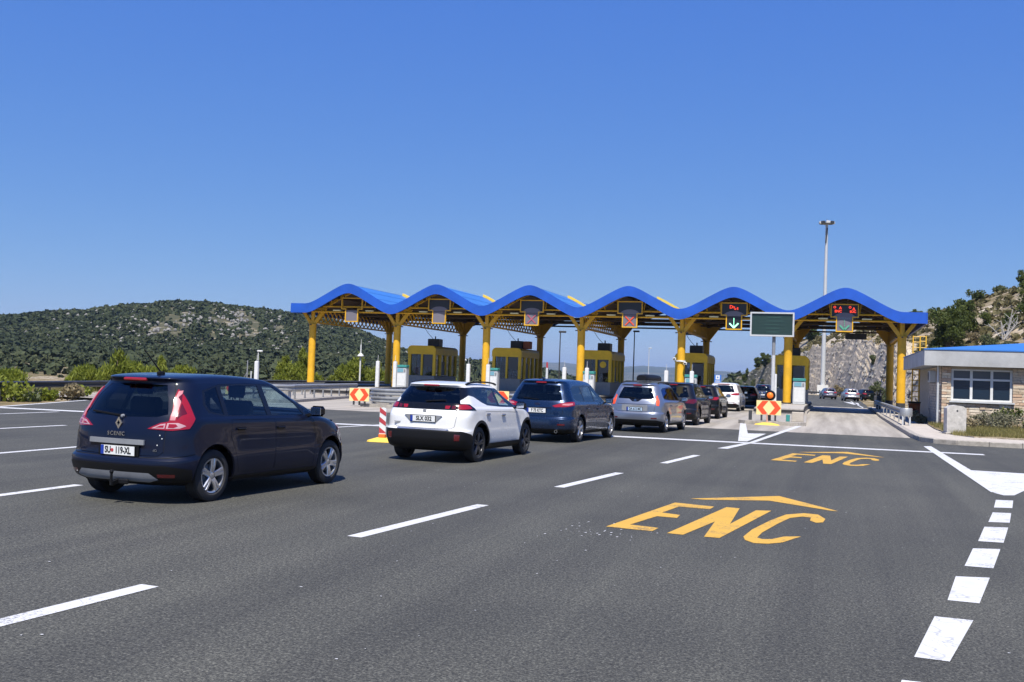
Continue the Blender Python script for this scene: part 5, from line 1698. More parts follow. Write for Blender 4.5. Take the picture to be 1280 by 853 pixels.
    body = emit_part('body', paint, F[lab == -1], (1, -1), 0.0, 0.03, root)
    objs['body'] = body
    for ri, rg in enumerate(regions):
        sel = F[lab == ri]
        if rg.get('hole') or not len(sel): continue
        par = objs.get(rg.get('parent')) or root
        for sd in (((1, -1),) if rg.get('both') else ((1,), (-1,))):
            o = emit_part(rg['name'], rg['mat'], sel, sd, rg.get('off', 0.0), rg.get('skirt', 0.012), par, rg.get('label'))
            objs.setdefault(rg.get('key', rg['name']) + ('' if sd != (-1,) else '_l'), o)
    return objs

def wheel_mesh(R, wd, rim_r):
    t = MB().lathe([(rim_r - 0.005, -wd * .38), (rim_r + 0.02, -wd * .5), (R - 0.05, -wd * .5), (R - 0.012, -wd * .44), (R, -wd * .36), (R - 0.006, -wd * .3), (R, -wd * .26), (R - .006, 0), (R, wd * .26), (R - .006, wd * .3), (R, wd * .36), (R - .012, wd * .44), (R - .05, wd * .5), (rim_r + .02, wd * .5), (rim_r - .005, wd * .38)], axis='X', n=40).mesh('wheel', 'black_rubber', True, 35)
    return t
def rim_mesh(rr, wd, spokes, mat, twin=False):
    m = MB()
    m.lathe([(rr, wd * .40), (rr - .005, wd * .44), (rr - .022, wd * .42), (rr - .03, wd * .25), (rr - 0.035, -wd * .35)], axis='X', n=40)
    for i in range(spokes):
        a = 2 * math.pi * i / spokes
        for q in ((-1, 1) if twin else (0,)):
            a1 = a + q * 0.13; a0 = a + q * 0.25
            w0, w1 = (0.042, 0.030) if not twin else (0.022, 0.018)
            c, s_ = math.cos, math.sin
            p0 = Vector((wd * .34, 0.045 * c(a0), 0.045 * s_(a0))); p1 = Vector((wd * .40, (rr - .012) * c(a1), (rr - .012) * s_(a1)))
            t = Vector((0, -s_(a1), c(a1)))
            vs = []
            for p, w in ((p0, w0 * 1.25), (p0.lerp(p1, .45) + Vector((wd * .03, 0, 0)), w0), (p1, w0 * 1.5 if not twin else w1 * 1.4)):
                vs += [p - t * w, p - t * w * .6 + Vector((.014, 0, 0)), p + t * w * .6 + Vector((.014, 0, 0)), p + t * w, p + t * w * .8 - Vector((.03, 0, 0)), p - t * w * .8 - Vector((.03, 0, 0))]
            fs = []
            for k in range(2):
                for j in range(6): fs.append((k * 6 + j, k * 6 + (j + 1) % 6, k * 6 + 6 + (j + 1) % 6, k * 6 + 6 + j))
            m.add(vs, fs)
    m.lathe([(0, wd * .40), (0.035, wd * .40), (0.06, wd * .36), (0.065, wd * .2)], axis='X', n=18)
    me = m.mesh('rim', mat, True, 35)
    return me
BRAKE = MB().lathe([(0, 0.01), (0.14, 0.01), (0.14, -0.01), (0, -0.01)], axis='X', n=24).mesh('brake_disc', 'mid_grey', True, 35)

def add_wheels(root, xs_, R, track, spokes, mat, twin, wd=0.215):
    rr = R * 0.685
    tm = wheel_mesh(R, wd, rr); rm = rim_mesh(rr, wd, spokes, mat, twin)
    bk = MB().lathe([(0, -wd * .1), (rr - .02, -wd * .1), (rr - .02, -wd * .3), (0, -wd * .3)], axis='X', n=28).mesh('wheel_well', 'matte_black')
    for x in xs_:
        for s in (1, -1):
            w = link('wheel', tm, root, (s * (track / 2), x, R))
            w.rotation_euler = (0, 0, 0 if s > 0 else math.pi)
            r = link('rim', rm, w); r.rotation_euler = (0.3 * x, 0, 0)
            b = link('brake_disc', BRAKE, w, (0.02, 0, 0))
            link('rim_back', bk, w)

def seat(parent, x, y, h0, mat='seat_fabric'):
    m = MB()
    m.bbox((0, 0, 0.30), (0.50, 0.14, 0.62), 0.05); m.bbox((0, 0.24, 0.02), (0.50, 0.5, 0.14), 0.05)
    s = m.build('seat', mat, parent, False, None, (x, y, h0))
    h = MB().bbox((0, 0.0, 0.0), (0.27, 0.10, 0.19), 0.04).build('headrest', mat, s, False, None, (0, -0.03, 0.74))
    MB().tube((-0.06, -.03, .58), (-0.06, -.03, .7), .01, 5).tube((0.06, -.03, .58), (0.06, -.03, .7), .01, 5).build('headrest_stem', 'chrome', s)

def mirror(parent, x, y, z, s, paint, cap='black_plastic'):
    m = MB().bbox((s * 0.10, 0, 0), (0.22, 0.11, 0.15), 0.04)
    o = m.build('wing_mirror', cap, parent, True, 30, (s * x, y, z))
    MB().bbox((s * 0.10, -0.058, 0.0), (0.17, 0.012, 0.11), 0.005).build('mirror_glass', 'chrome', o)
    MB().bar((0, 0, -0.05), (s * -0.08, 0, -0.07), 0.07, 0.04).build('mirror_stalk', 'black_plastic', o)

def plate(parent, y, z, tilt, text, eu=True, mat='plate_white', w=0.52, h=0.112, size=0.112, red=False, x=0.0, squeeze=0.72):
    p = empty('number_plate', (x, y, z)); p.parent = parent; p.rotation_euler = (tilt, 0, 0)
    b = MB().box((0, 0, 0), (w + 0.02, 0.012, h + 0.02)).build('plate_frame', 'black_plastic', p)
    MB().box((0, -0.008, 0), (w, 0.006, h)).build('plate_face', mat, p)
    if eu: MB().box((-w / 2 + 0.024, -0.0125, 0), (0.047, 0.004, h - 0.002)).build('band', 'plate_band', p)
    if isinstance(text, str) and text: text = [(text, 0.024)]
    for tx, ox in text or (): link('lettering', text_mesh(tx, size, 'letter_black', bold=0.004, squeeze=squeeze, depth=0.002), p, (ox, -0.0125, -0.001))
    if red: MB().lathe([(0, 0), (0.022, 0), (0.022, 0.003), (0, 0.003)], axis='Y', n=12).build('crest', 'emblem_red', p, False, None, (-0.082, -0.0140, 0))
    return p

def rings_for(c):
    L_, W2, H = c['L'], c['W'] / 2, c['H']; g = c.get('g', 0.20)
    zb = c.get('zb', 0.70); br, bf = c['belt_r'], c['belt_f']; xb = c.get('xb', 0.14); xc = c['xc']; hz_ = c.get('hood', 0.80)
    xrf, xrr, wr = c['xrf'], c['xrr'], c.get('wr', 0.60); wb = c.get('wbelt', W2 - 0.05); sp = c.get('spoil', 0.05)
    nr, nf = c.get('nr', 3.2), c.get('nf', 2.5)
    xh = c.get('xh', L_ - 0.42)
    gl = c.get('xglass', 0.5)   # how far the rear screen has leaned by mid height
    zmid_r, zmid_f = br + (H - .1 - br) * .55, bf + (H - .12 - bf) * .55
    return [
        (g + .02, .20, g, L_ - .30, W2 - .13, .5, 2.8, .6, 2.5, 0),
        (g + .10, .05, g + .05, L_ - .10, W2 - .035, .5, nr, .75, nf, 0),
        (.48, .0, .42, L_, W2 - .004, .5, nr + .1, .85, nf - .1, 0),
        (zb - .04, .008, .58, L_ - .004, W2, .5, nr + .1, .9, nf - .1, 0),
        (zb + .02, .055, .64, L_ - .02, W2 - .004, .5, nr, .9, nf - .1, 0),
        ((zb + br) / 2, .070, hz_, L_ - .10, W2 - .008, .5, nr, .9, nf - .05, 0),
        (br - .07, xb - .03, hz_ + .13, xh, W2 - .022, .5, nr, .8, nf, 0.01),
        (br, xb, bf, xc, wb, .45, nr, .45, 2.7, 0.0),
        (br + .035, xb + .022, bf + .035, xc - .06, wb - .018, .44, nr, .42, 2.8, 0),
        (zmid_r, xb + (xrr - xb) * gl, zmid_f, xc + (xrf - xc) * .52, wb + (wr - wb) * .44, .42, nr, .38, 2.8, 0.01),
        (H - .115, xrr - sp * .2, H - .13, xrf + .13, wr + .05, .40, nr + .2, .34, 2.7, .03),
        (H - .062, xrr - sp, H - .075, xrf - .02, wr - .02, .40, nr + .2, .40, 2.7, .042),
        (H - .035, xrr + .02, H - .055, xrf - .16, wr - .16, .40, 3, .5, 2.5, .045),
        (H - .022, xrr + .12, H - .05, xrf - .35, wr * .35, .40, 2.6, .5, 2.3, .042),
        (H - .020, xrr + .20, H - .045, xrf - .5, .001, .40, 2.4, .5, 2.2, .040)]

def make_car(c, x, y, heading):
    root = empty('car', (x, y, 0), -heading, c['label'], 'car', c.get('group', 'cars at the toll station'))
    R = c['R']; xw0, xw1 = c['xr'], c['xr'] + c['wb']
    sh = Shape(rings_for(c), ((xw0, R, R), (xw1, R, R)), c.get('flare', 0.018))
    L_, W2, H, br, bf = c['L'], c['W'] / 2, c['H'], c['belt_r'], c['belt_f']
    regs = []
    ra = R + 0.065
    def arch(xw, r): return circ(xw, R + .01, r, 0, 180, 24) + [('s', xw - r, R * .5), ('s', xw - r, 0.0), ('s', xw + r, 0.0), ('s', xw + r, R * .5)]
    # rear door and front door with dark shut lines
    ddo = c.get('doors')
    if ddo:
        for poly in ddo:
            regs.append(dict(name='door_seam', poly=poly, mat='seam_black', off=-0.008, skirt=0))
            regs.append(dict(name='door', poly=inset(poly, c.get('gap', .007)), mat=c['paint'], off=0.0, skirt=0.012))
    tg = c.get('tailgate')
    if tg:
        regs.append(dict(name='tailgate_seam', poly=tg, mat='seam_black', off=-0.010, skirt=0, both=True))
        regs.append(dict(name='tailgate', poly=inset(tg, .008), mat=c['paint'], off=0.0, skirt=0.012, both=True))
    for r in c.get('regs', []): regs.append(dict(r))
    if c.get('clad'):
        for xw in (xw0, xw1): regs.append(dict(name='arch_trim', poly=arch(xw, ra + .055), mat='black_plastic', off=.006, skirt=.02))
    for xw in (xw0, xw1): regs.append(dict(name='x', poly=arch(xw, ra), hole=True))
    parts = build_body(sh, regs, c['paint'], root, c.get('res', 1.0))
    # closed underside, wheel housings and cabin shell inside the skin
    f = MB()
    f.box((0, L_ / 2, c.get('g', .2) + .09), (c['W'] - .62, L_ - .45, 0.12))
    f.box((0, (xw0 + xw1) / 2, .40), (c['W'] - .16, c['wb'] - 2 * R - .22, 0.36))
    f.box((0, 0.52, .52), (c['W'] - .80, .6, .30)); f.box((0, L_ - .52, .50), (c['W'] - .62, .80, .34))
    f.box((0, (xw0 + c['xc']) / 2, (R + ra + .02 + bf - .08) / 2), (c['W'] - .20, c['xc'] - .35, bf - .08 - R - ra - .02))
    f.build('underbody', 'matte_black', root)
    MB().box((0, 0.58, (br + .50) / 2 - .02), (c['W'] - .50, .60, br - .56)).build('load_bay', 'matte_black', root)
    add_wheels(root, (xw0, xw1), R, c['W'] - 2 * c.get('tin', .025) - .215, c.get('spokes', 5), c.get('rim', 'silver_alloy'), c.get('twin', False))
    if c.get('seats', True):
        for sx in (-.37, .37):
            seat(root, sx, c['xc'] - 1.50, bf - .40)
            seat(root, sx, c['xc'] - 2.45, br - .42)
        MB().bbox((0, c['xc'] - .42, bf - .06), (c['W'] - .36, .5, .16), .04).build('dashboard', 'black_plastic', root)
    for s in (1, -1):
        if c.get('mir'): mirror(root, c['mir'][0], c['mir'][1], c['mir'][2], s, c['paint'], c.get('mircap', 'black_plastic'))
    for (hx, hzz) in c.get('handles', []):
        t, v = sh.inv('s', [hx], [hzz]); p = sh.P(t, v)[0]
        for s in (1, -1):
            MB().bbox((s * (p[1] + .016), hx, hzz), (.03, .19, .032), .012).build('door_handle', c.get('handmat', c['paint']), root)
    return root, sh, parts

def rearpt(sh, y, z):
    t, v = sh.inv('r', [abs(y)], [z]); p = sh.P(t, v)[0]; return p[0]
def gl_poly(pts, k='s'): return [(k, a, b) for a, b in pts]

# ---------- 1. navy minivan nearest the camera
c = dict(label='dark navy minivan nearest the camera with tow hook and roof aerial', paint='navy_paint', L=4.344, W=1.845, H=1.585, g=.20, zb=.57,
         belt_r=1.075, belt_f=1.03, xb=.15, xc=3.42, hood=.80, xh=3.98, xrf=2.42, xrr=.40, wr=.60, wbelt=.865, spoil=.07, xglass=.42, R=.325, wb=2.702, xr=.80, res=1.5, flare=.02,
         nr=2.75, mir=(.93, 2.92, 1.10), mircap='gloss_black', spokes=5, twin=True, rim='silver_alloy', handles=[(1.30, .90), (2.18, .89)], handmat='black_paint',
         doors=[gl_poly([(1.12, 1.02), (1.10, .80), (1.20, .58), (1.28, .33), (2.06, .33), (2.08, .70), (2.06, 1.01)]),
                gl_poly([(2.075, 1.01), (2.095, .70), (2.075, .33), (3.02, .33), (3.06, .70), (3.02, .98)])],
         tailgate=gl_poly([(-.2, 1.58), (.50, 1.56), (.63, 1.30), (.70, 1.06), (.66, .98), (.66, .64), (.60, .585), (-.2, .575)], 'r'),
         regs=[
             dict(name='rear_screen', poly=gl_poly([(-.2, 1.50), (.44, 1.485), (.55, 1.30), (.62, 1.09), (.50, 1.055), (-.2, 1.035)], 'r'), mat='privacy_glass', off=-.004, skirt=.01, both=True),
             dict(name='window_trim', poly=gl_poly([(.74, 1.42), (.66, 1.22), (.72, 1.11), (.98, 1.065), (2.2, 1.045), (3.22, 1.03), (2.86, 1.24), (2.44, 1.46), (2.30, 1.51), (1.70, 1.525), (1.1, 1.51)]), mat='gloss_black', off=-.003, skirt=.008),
             dict(name='side_window', poly=gl_poly([(.78, 1.40), (.72, 1.23), (.77, 1.13), (1.02, 1.085), (1.04, 1.475)]), mat='privacy_glass', off=-.008, skirt=.01),
             dict(name='side_window', poly=gl_poly([(1.10, 1.075), (1.94, 1.06), (1.92, 1.495), (1.5, 1.50), (1.12, 1.48)]), mat='tinted_glass', off=-.008, skirt=.01),
             dict(name='side_window', poly=gl_poly([(2.04, 1.058), (2.82, 1.045), (2.60, 1.30), (2.38, 1.455), (2.27, 1.485), (2.03, 1.495)]), mat='clear_glass', off=-.008, skirt=.01),
             dict(name='side_window', poly=gl_poly([(2.88, 1.045), (3.12, 1.04), (2.86, 1.19), (2.74, 1.26)]), mat='clear_glass', off=-.008, skirt=.01),
             dict(name='windscreen', poly=gl_poly([(-.2, 1.115), (.66, 1.10), (.60, 1.30), (.50, 1.50), (-.2, 1.53)], 'f'), mat='clear_glass', off=-.004, skirt=.01, both=True),
             dict(name='tail_lamp', key='tl', poly=[('r', .43, .912), ('r', .57, .985), ('r', .66, 1.005), ('r', .652, 1.12), ('r', .612, 1.30), ('r', .588, 1.42), ('s', .445, 1.43), ('s', .45, 1.22), ('s', .44, 1.04), ('s', .35, .925), ('r', .72, .90)], mat='lamp_red', off=.010, skirt=.03),
             dict(name='lamp_lens', parent='tl', poly=[('r', .668, 1.02), ('r', .645, 1.20), ('r', .606, 1.40), ('r', .64, 1.41), ('r', .69, 1.25), ('r', .722, 1.02)], mat='lamp_pink', off=.013, skirt=.004),
             dict(name='lamp_spine', parent='tl', poly=[('r', .735, 1.03), ('r', .70, 1.24), ('r', .655, 1.37), ('s', .385, 1.32), ('s', .375, 1.10)], mat='lamp_dark_red', off=.0125, skirt=.004),
             dict(name='lamp_lens', parent='tl', poly=[('r', .48, .918), ('r', .58, .970), ('r', .635, .980), ('r', .635, .918)], mat='lamp_clear', off=.013, skirt=.004),
             dict(name='lamp_lens', parent='tl', poly=[('r', .652, .918), ('r', .652, .985), ('r', .76, .99), ('s', .32, .955), ('s', .26, .925)], mat='lamp_clear', off=.013, skirt=.004),
             dict(name='bulb_cover', parent='tl', poly=[('r', .53, .930), ('r', .58, .953), ('r', .622, .957), ('r', .622, .930)], mat='lamp_red', off=.016, skirt=.004),
             dict(name='bulb_cover', parent='tl', poly=[('r', .672, .930), ('r', .672, .975), ('r', .74, .975), ('r', .765, .95), ('r', .73, .930)], mat='lamp_red', off=.016, skirt=.004),
             dict(name='bumper_seam', poly=[('r', -.2, .570), ('r', .70, .575), ('s', .42, .62), ('s', .405, .608), ('r', .70, .563), ('r', -.2, .560)], mat='seam_black', off=-.008, skirt=0, both=True),
             dict(name='bumper_step', poly=[('r', -.2, .475), ('r', .70, .48), ('r', .80, .46), ('s', .36, .43), ('s', .40, .30), ('p', .30, .15), ('p', 0, .15)], mat='black_plastic', off=.006, skirt=.02, both=True),
             dict(name='diffuser', poly=[('r', -.2, .385), ('r', .52, .385), ('r', .62, .31), ('r', .50, .275), ('r', -.2, .275)], mat='mid_grey', off=.010, skirt=.01, both=True),
             dict(name='reflector', poly=[('r', .62, .335), ('r', .62, .375), ('r', .80, .375), ('r', .79, .335)], mat='lamp_dark_red', off=.010, skirt=.01),
             dict(name='head_lamp', poly=[('f', .45, .66), ('f', .50, .78), ('s', 3.80, .90), ('s', 3.72, .88), ('s', 3.98, .70)], mat='lamp_clear', off=.004, skirt=.02),
             dict(name='sill', poly=gl_poly([(1.24, .17), (1.22, .295), (3.06, .295), (3.04, .17)]), mat='black_plastic', off=.008, skirt=.02),
             dict(name='lower_grille', poly=gl_poly([(-.2, .52), (.62, .50), (.55, .30), (-.2, .28)], 'f'), mat='matte_black', off=-.01, skirt=.01, both=True),
         ])
def squash(pl): return [(k, u, 1.1 + (w - 1.1) * .895 if w > 1.1 and k != 'p' else w) for k, u, w in pl]
for rg_ in c['regs']: rg_['poly'] = squash(rg_['poly'])
c['tailgate'] = squash(c['tailgate'])
def place(cx, cy, off_x, off_y, h):
    """root position from a wheel contact point"""
    return cx - off_x * math.cos(h) - off_y * math.sin(h), cy + off_x * math.sin(h) - off_y * math.cos(h)
h = math.radians(4.6)
x, y = place(-11.52, -58.39, .90, .80, h)
r, sh, pt = make_car(c, x, y, h)
# third brake lamp, strip, badge, lettering, plate, wiper, aerial, tow hook
MB().bbox((0, rearpt(sh, 0, 1.505) - .012, 1.505), (.36, .05, .042), .012).build('brake_lamp', 'lamp_red', r)
xx = rearpt(sh, 0, .845)
s_ = MB(); n = 10
for i in range(n):
    a, b = -.42 + .84 * i / n, -.42 + .84 * (i + 1) / n
    s_.bar((a, rearpt(sh, a, .745) - .012, .745), (b, rearpt(sh, b, .745) - .012, .745), .03, .06)
s_.build('trim_strip', 'mid_grey', r)
plate(r, rearpt(sh, .1, .64) - .018, .635, 0.03, [('SU', -.15), ('119-XL', .085)], red=True, x=.05)
MB().box((.05, rearpt(sh, .1, .64) - .004, .64), (.62, .015, .135)).build('plate_recess', 'black_plastic', r)
em = MB(); 
o4 = [(0, .075), (-.05, 0), (0, -.075), (.05, 0)]; i4 = [(0, .035), (-.022, 0), (0, -.035), (.022, 0)]
for k in range(4):
    em.extr([o4[k], o4[(k + 1) % 4], i4[(k + 1) % 4], i4[k]], (0, 0, 0), (1, 0, 0), (0, 0, 1), (0, 1, 0), .02)
em.build('emblem', 'chrome', r, False, None, (0, rearpt(sh, 0, .965) - .024, .965))
for i, ch in enumerate('SCENIC'): link('lettering', text_mesh(ch, .070, 'chrome', bold=.001, squeeze=1.0), r, ((-.13, -.078, -.028, .024, .063, .10)[i], rearpt(sh, .0, .835) - .012, .835))
link('lettering', text_mesh('dCi', .042, 'chrome', bold=.001), r, (.56, rearpt(sh, .56, .655) - .008, .655))
wp = MB(); wp.bar((0.04, rearpt(sh, .04, 1.05) - .02, 1.055), (-.50, rearpt(sh, .5, 1.09) - .02, 1.095), .014, .02)
w_ = wp.build('rear_wiper', 'black_plastic', r)
MB().lathe([(0, 0), (.022, 0), (.018, -.03), (0, -.035)], (0.03, rearpt(sh, .03, 1.05) - .01, 1.052), 'Y', 10).build('wiper_hub', 'mid_grey', w_)
a_ = MB().bbox((0.15, .62, 1.585), (.05, .12, .05), .012).build('aerial', 'black_plastic', r)
MB().tube((0.15, .62, 1.60), (0.06, .40, 1.88), .010, 6, .007).build('aerial_rod', 'black_plastic', a_)
t_ = MB().bar((.08, .05, .27), (.08, -.08, .24), .05, .05).tube((.08, -.08, .22), (.08, -.08, .36), .016, 8).lathe([(0, .36), (.018, .362), (.026, .385), (.018, .41), (0, .412)], (.08, -.08, 0), n=12).build('tow_hook', 'black_plastic', r)
MB().bbox((.22, -.02, .27), (.14, .05, .06), .012).build('tow_socket', 'black_plastic', t_)
for k, (dx, dz) in enumerate(((.60, .84), (.63, .80), (.58, .72))): MB().lathe([(0, 0), (.008, 0), (.008, .004), (0, .004)], (dx, rearpt(sh, dx, dz) - .006, dz), 'Y', 6).build('paint_chip', 'plate_white', r)

# ---------- 2. white crossover
c = dict(label='white crossover with black lower bumper and black roof rails', paint='white_car_paint', L=4.30, W=1.77, H=1.55, g=.21, zb=.64,
         belt_r=1.10, belt_f=1.03, xb=.20, xc=3.20, hood=.84, xh=3.85, xrf=2.25, xrr=.46, wr=.57, wbelt=.82, spoil=.08, xglass=.45, R=.345, wb=2.605, xr=.83, res=1.4, flare=.025, clad=True,
         nr=3.4, mir=(.90, 2.72, 1.09), mircap='gloss_black', spokes=5, twin=True, rim='dark_alloy', handles=[(1.20, .93), (2.02, .90)], handmat='chrome',
         doors=[gl_poly([(1.10, .99), (1.18, .80), (1.30, .55), (1.30, .36), (1.95, .36), (1.97, .70), (1.95, .97)]),
                gl_poly([(1.965, .97), (1.985, .70), (1.965, .36), (2.86, .36), (2.92, .70), (2.90, .94)])],
         tailgate=gl_poly([(-.2, 1.02), (.62, 1.02), (.68, .96), (.64, .70), (.58, .655), (-.2, .65)], 'r'),
         regs=[
             dict(name='rear_screen', poly=[('r', -.2, 1.455), ('r', .50, 1.445), ('r', .56, 1.43), ('r', .66, 1.14), ('r', .64, 1.13), ('r', -.2, 1.13)], mat='privacy_glass', off=-.002, skirt=.01, both=True),
             dict(name='window_trim', poly=[('s', .60, 1.445), ('s', .55, 1.40), ('s', .55, 1.30), ('s', .78, 1.27), ('s', 1.05, 1.165), ('s', 1.3, 1.10), ('s', 2.0, 1.06), ('s', 3.02, 1.035), ('s', 2.70, 1.22), ('s', 2.34, 1.40), ('s', 2.10, 1.435), ('s', 1.5, 1.46), ('s', 1.0, 1.46)], mat='gloss_black', off=-.002, skirt=.008),
             dict(name='corner_trim', poly=[('r', .49, 1.452), ('s', .64, 1.445), ('s', .60, 1.30), ('r', .64, 1.20), ('r', .55, 1.40)], mat='gloss_black', off=-.001, skirt=.008),
             dict(name='side_window', poly=gl_poly([(.90, 1.40), (.92, 1.26), (1.16, 1.165), (1.9, 1.085), (1.90, 1.42), (1.4, 1.435)]), mat='privacy_glass', off=-.006, skirt=.01),
             dict(name='side_window', poly=gl_poly([(1.98, 1.08), (2.74, 1.055), (2.52, 1.25), (2.28, 1.385), (2.08, 1.415), (1.97, 1.42)]), mat='clear_glass', off=-.006, skirt=.01),
             dict(name='windscreen', poly=gl_poly([(-.2, 1.11), (.62, 1.10), (.56, 1.28), (.47, 1.42), (-.2, 1.45)], 'f'), mat='clear_glass', off=-.004, skirt=.01, both=True),
             dict(name='lamp_band', key='tl', poly=[('r', -.2, 1.135), ('r', .665, 1.135), ('s', .46, 1.13), ('s', .62, 1.015), ('r', .70, 1.012), ('r', -.2, 1.012)], mat='gloss_black', off=.006, skirt=.02, both=True),
             dict(name='tail_lamp', poly=[('r', .40, 1.09), ('r', .50, 1.09), ('r', .48, 1.03), ('r', .40, 1.03)], mat='lamp_red', off=.010, skirt=.006),
             dict(name='tail_lamp', poly=[('r', .53, 1.09), ('r', .60, 1.10), ('r', .60, 1.03), ('r', .53, 1.03)], mat='lamp_dark_red', off=.010, skirt=.006),
             dict(name='tail_lamp', poly=[('r', .63, 1.11), ('r', .745, 1.125), ('s', .44, 1.09), ('s', .46, 1.045), ('r', .73, 1.025), ('r', .65, 1.03)], mat='lamp_red', off=.011, skirt=.006),
             dict(name='lower_bumper', poly=[('r', -.2, .625), ('r', .78, .615), ('s', .36, .56), ('s', .46, .42), ('s', .46, .2), ('p', .33, 0), ('p', 0, 0)], mat='black_plastic', off=.008, skirt=.02, both=True),
             dict(name='bright_strip', poly=[('r', -.2, .648), ('r', .52, .642), ('r', .55, .628), ('r', .50, .618), ('r', -.2, .622)], mat='silver_alloy', off=.016, skirt=.012, both=True),
             dict(name='reflector', poly=[('r', .66, .44), ('r', .66, .56), ('r', .755, .55), ('r', .745, .44)], mat='lamp_dark_red', off=.014, skirt=.01),
             dict(name='sill', poly=gl_poly([(1.2, .17), (1.18, .35), (3.06, .35), (3.04, .17)]), mat='black_plastic', off=.008, skirt=.02),
             dict(name='head_lamp', poly=[('f', .50, .70), ('f', .55, .84), ('s', 3.85, .90), ('s', 3.98, .74)], mat='lamp_clear', off=.004, skirt=.02),
         ])
h = math.radians(3.7)
x, y = place(-10.69, -50.64, .865, .83, h)
r, sh, pt = make_car(c, x, y, h)
MB().bbox((0, rearpt(sh, 0, 1.475) - .01, 1.475), (.34, .05, .035), .012).build('brake_lamp', 'lamp_red', r)
pp = [(-.40, .905), (.40, .905), (.27, .765), (-.27, .765)]
MB().extr(pp, (0, rearpt(sh, .2, .835) - .008, 0), (1, 0, 0), (0, 0, 1), (0, 1, 0), .012).build('plate_recess', 'mid_grey', r)
plate(r, rearpt(sh, .2, .83) - .018, .835, 0.03, 'SLX 032', squeeze=.86)
lion = [(0, .05), (-.012, .03), (-.035, .035), (-.02, .01), (-.04, -.045), (-.012, -.02), (.012, -.045), (.018, -.012), (.04, -.02), (.02, .01), (.03, .035), (.012, .03)]
MB().extr(lion, (0, rearpt(sh, 0, .965) - .012, .965), (1.25, 0, 0), (0, 0, 1.25), (0, 1, 0), .012).build('emblem', 'mid_grey', r)
link('lettering', text_mesh('2008', .055, 'mid_grey', bold=.003, squeeze=1.4), r, (-.55, rearpt(sh, .55, .74) - .008, .74))
wp = MB(); wp.bar((-.04, rearpt(sh, .04, 1.17) - .025, 1.17), (.38, rearpt(sh, .38, 1.20) - .025, 1.20), .016, .024); wp.build('rear_wiper', 'black_plastic', r)
for s in (1, -1):
    pts = [Vector((s * (.585 - .02 * abs(t - .5)), .72 + 1.55 * t, 1.505 + .055 * math.sin(math.pi * min(1, max(0, t))) ** .5)) for t in [i / 12 for i in range(13)]]
    rm = MB()
    for a, b in zip(pts, pts[1:]): rm.bar(a, b, .035, .03)
    rm.build('roof_rail', 'black_plastic', r)

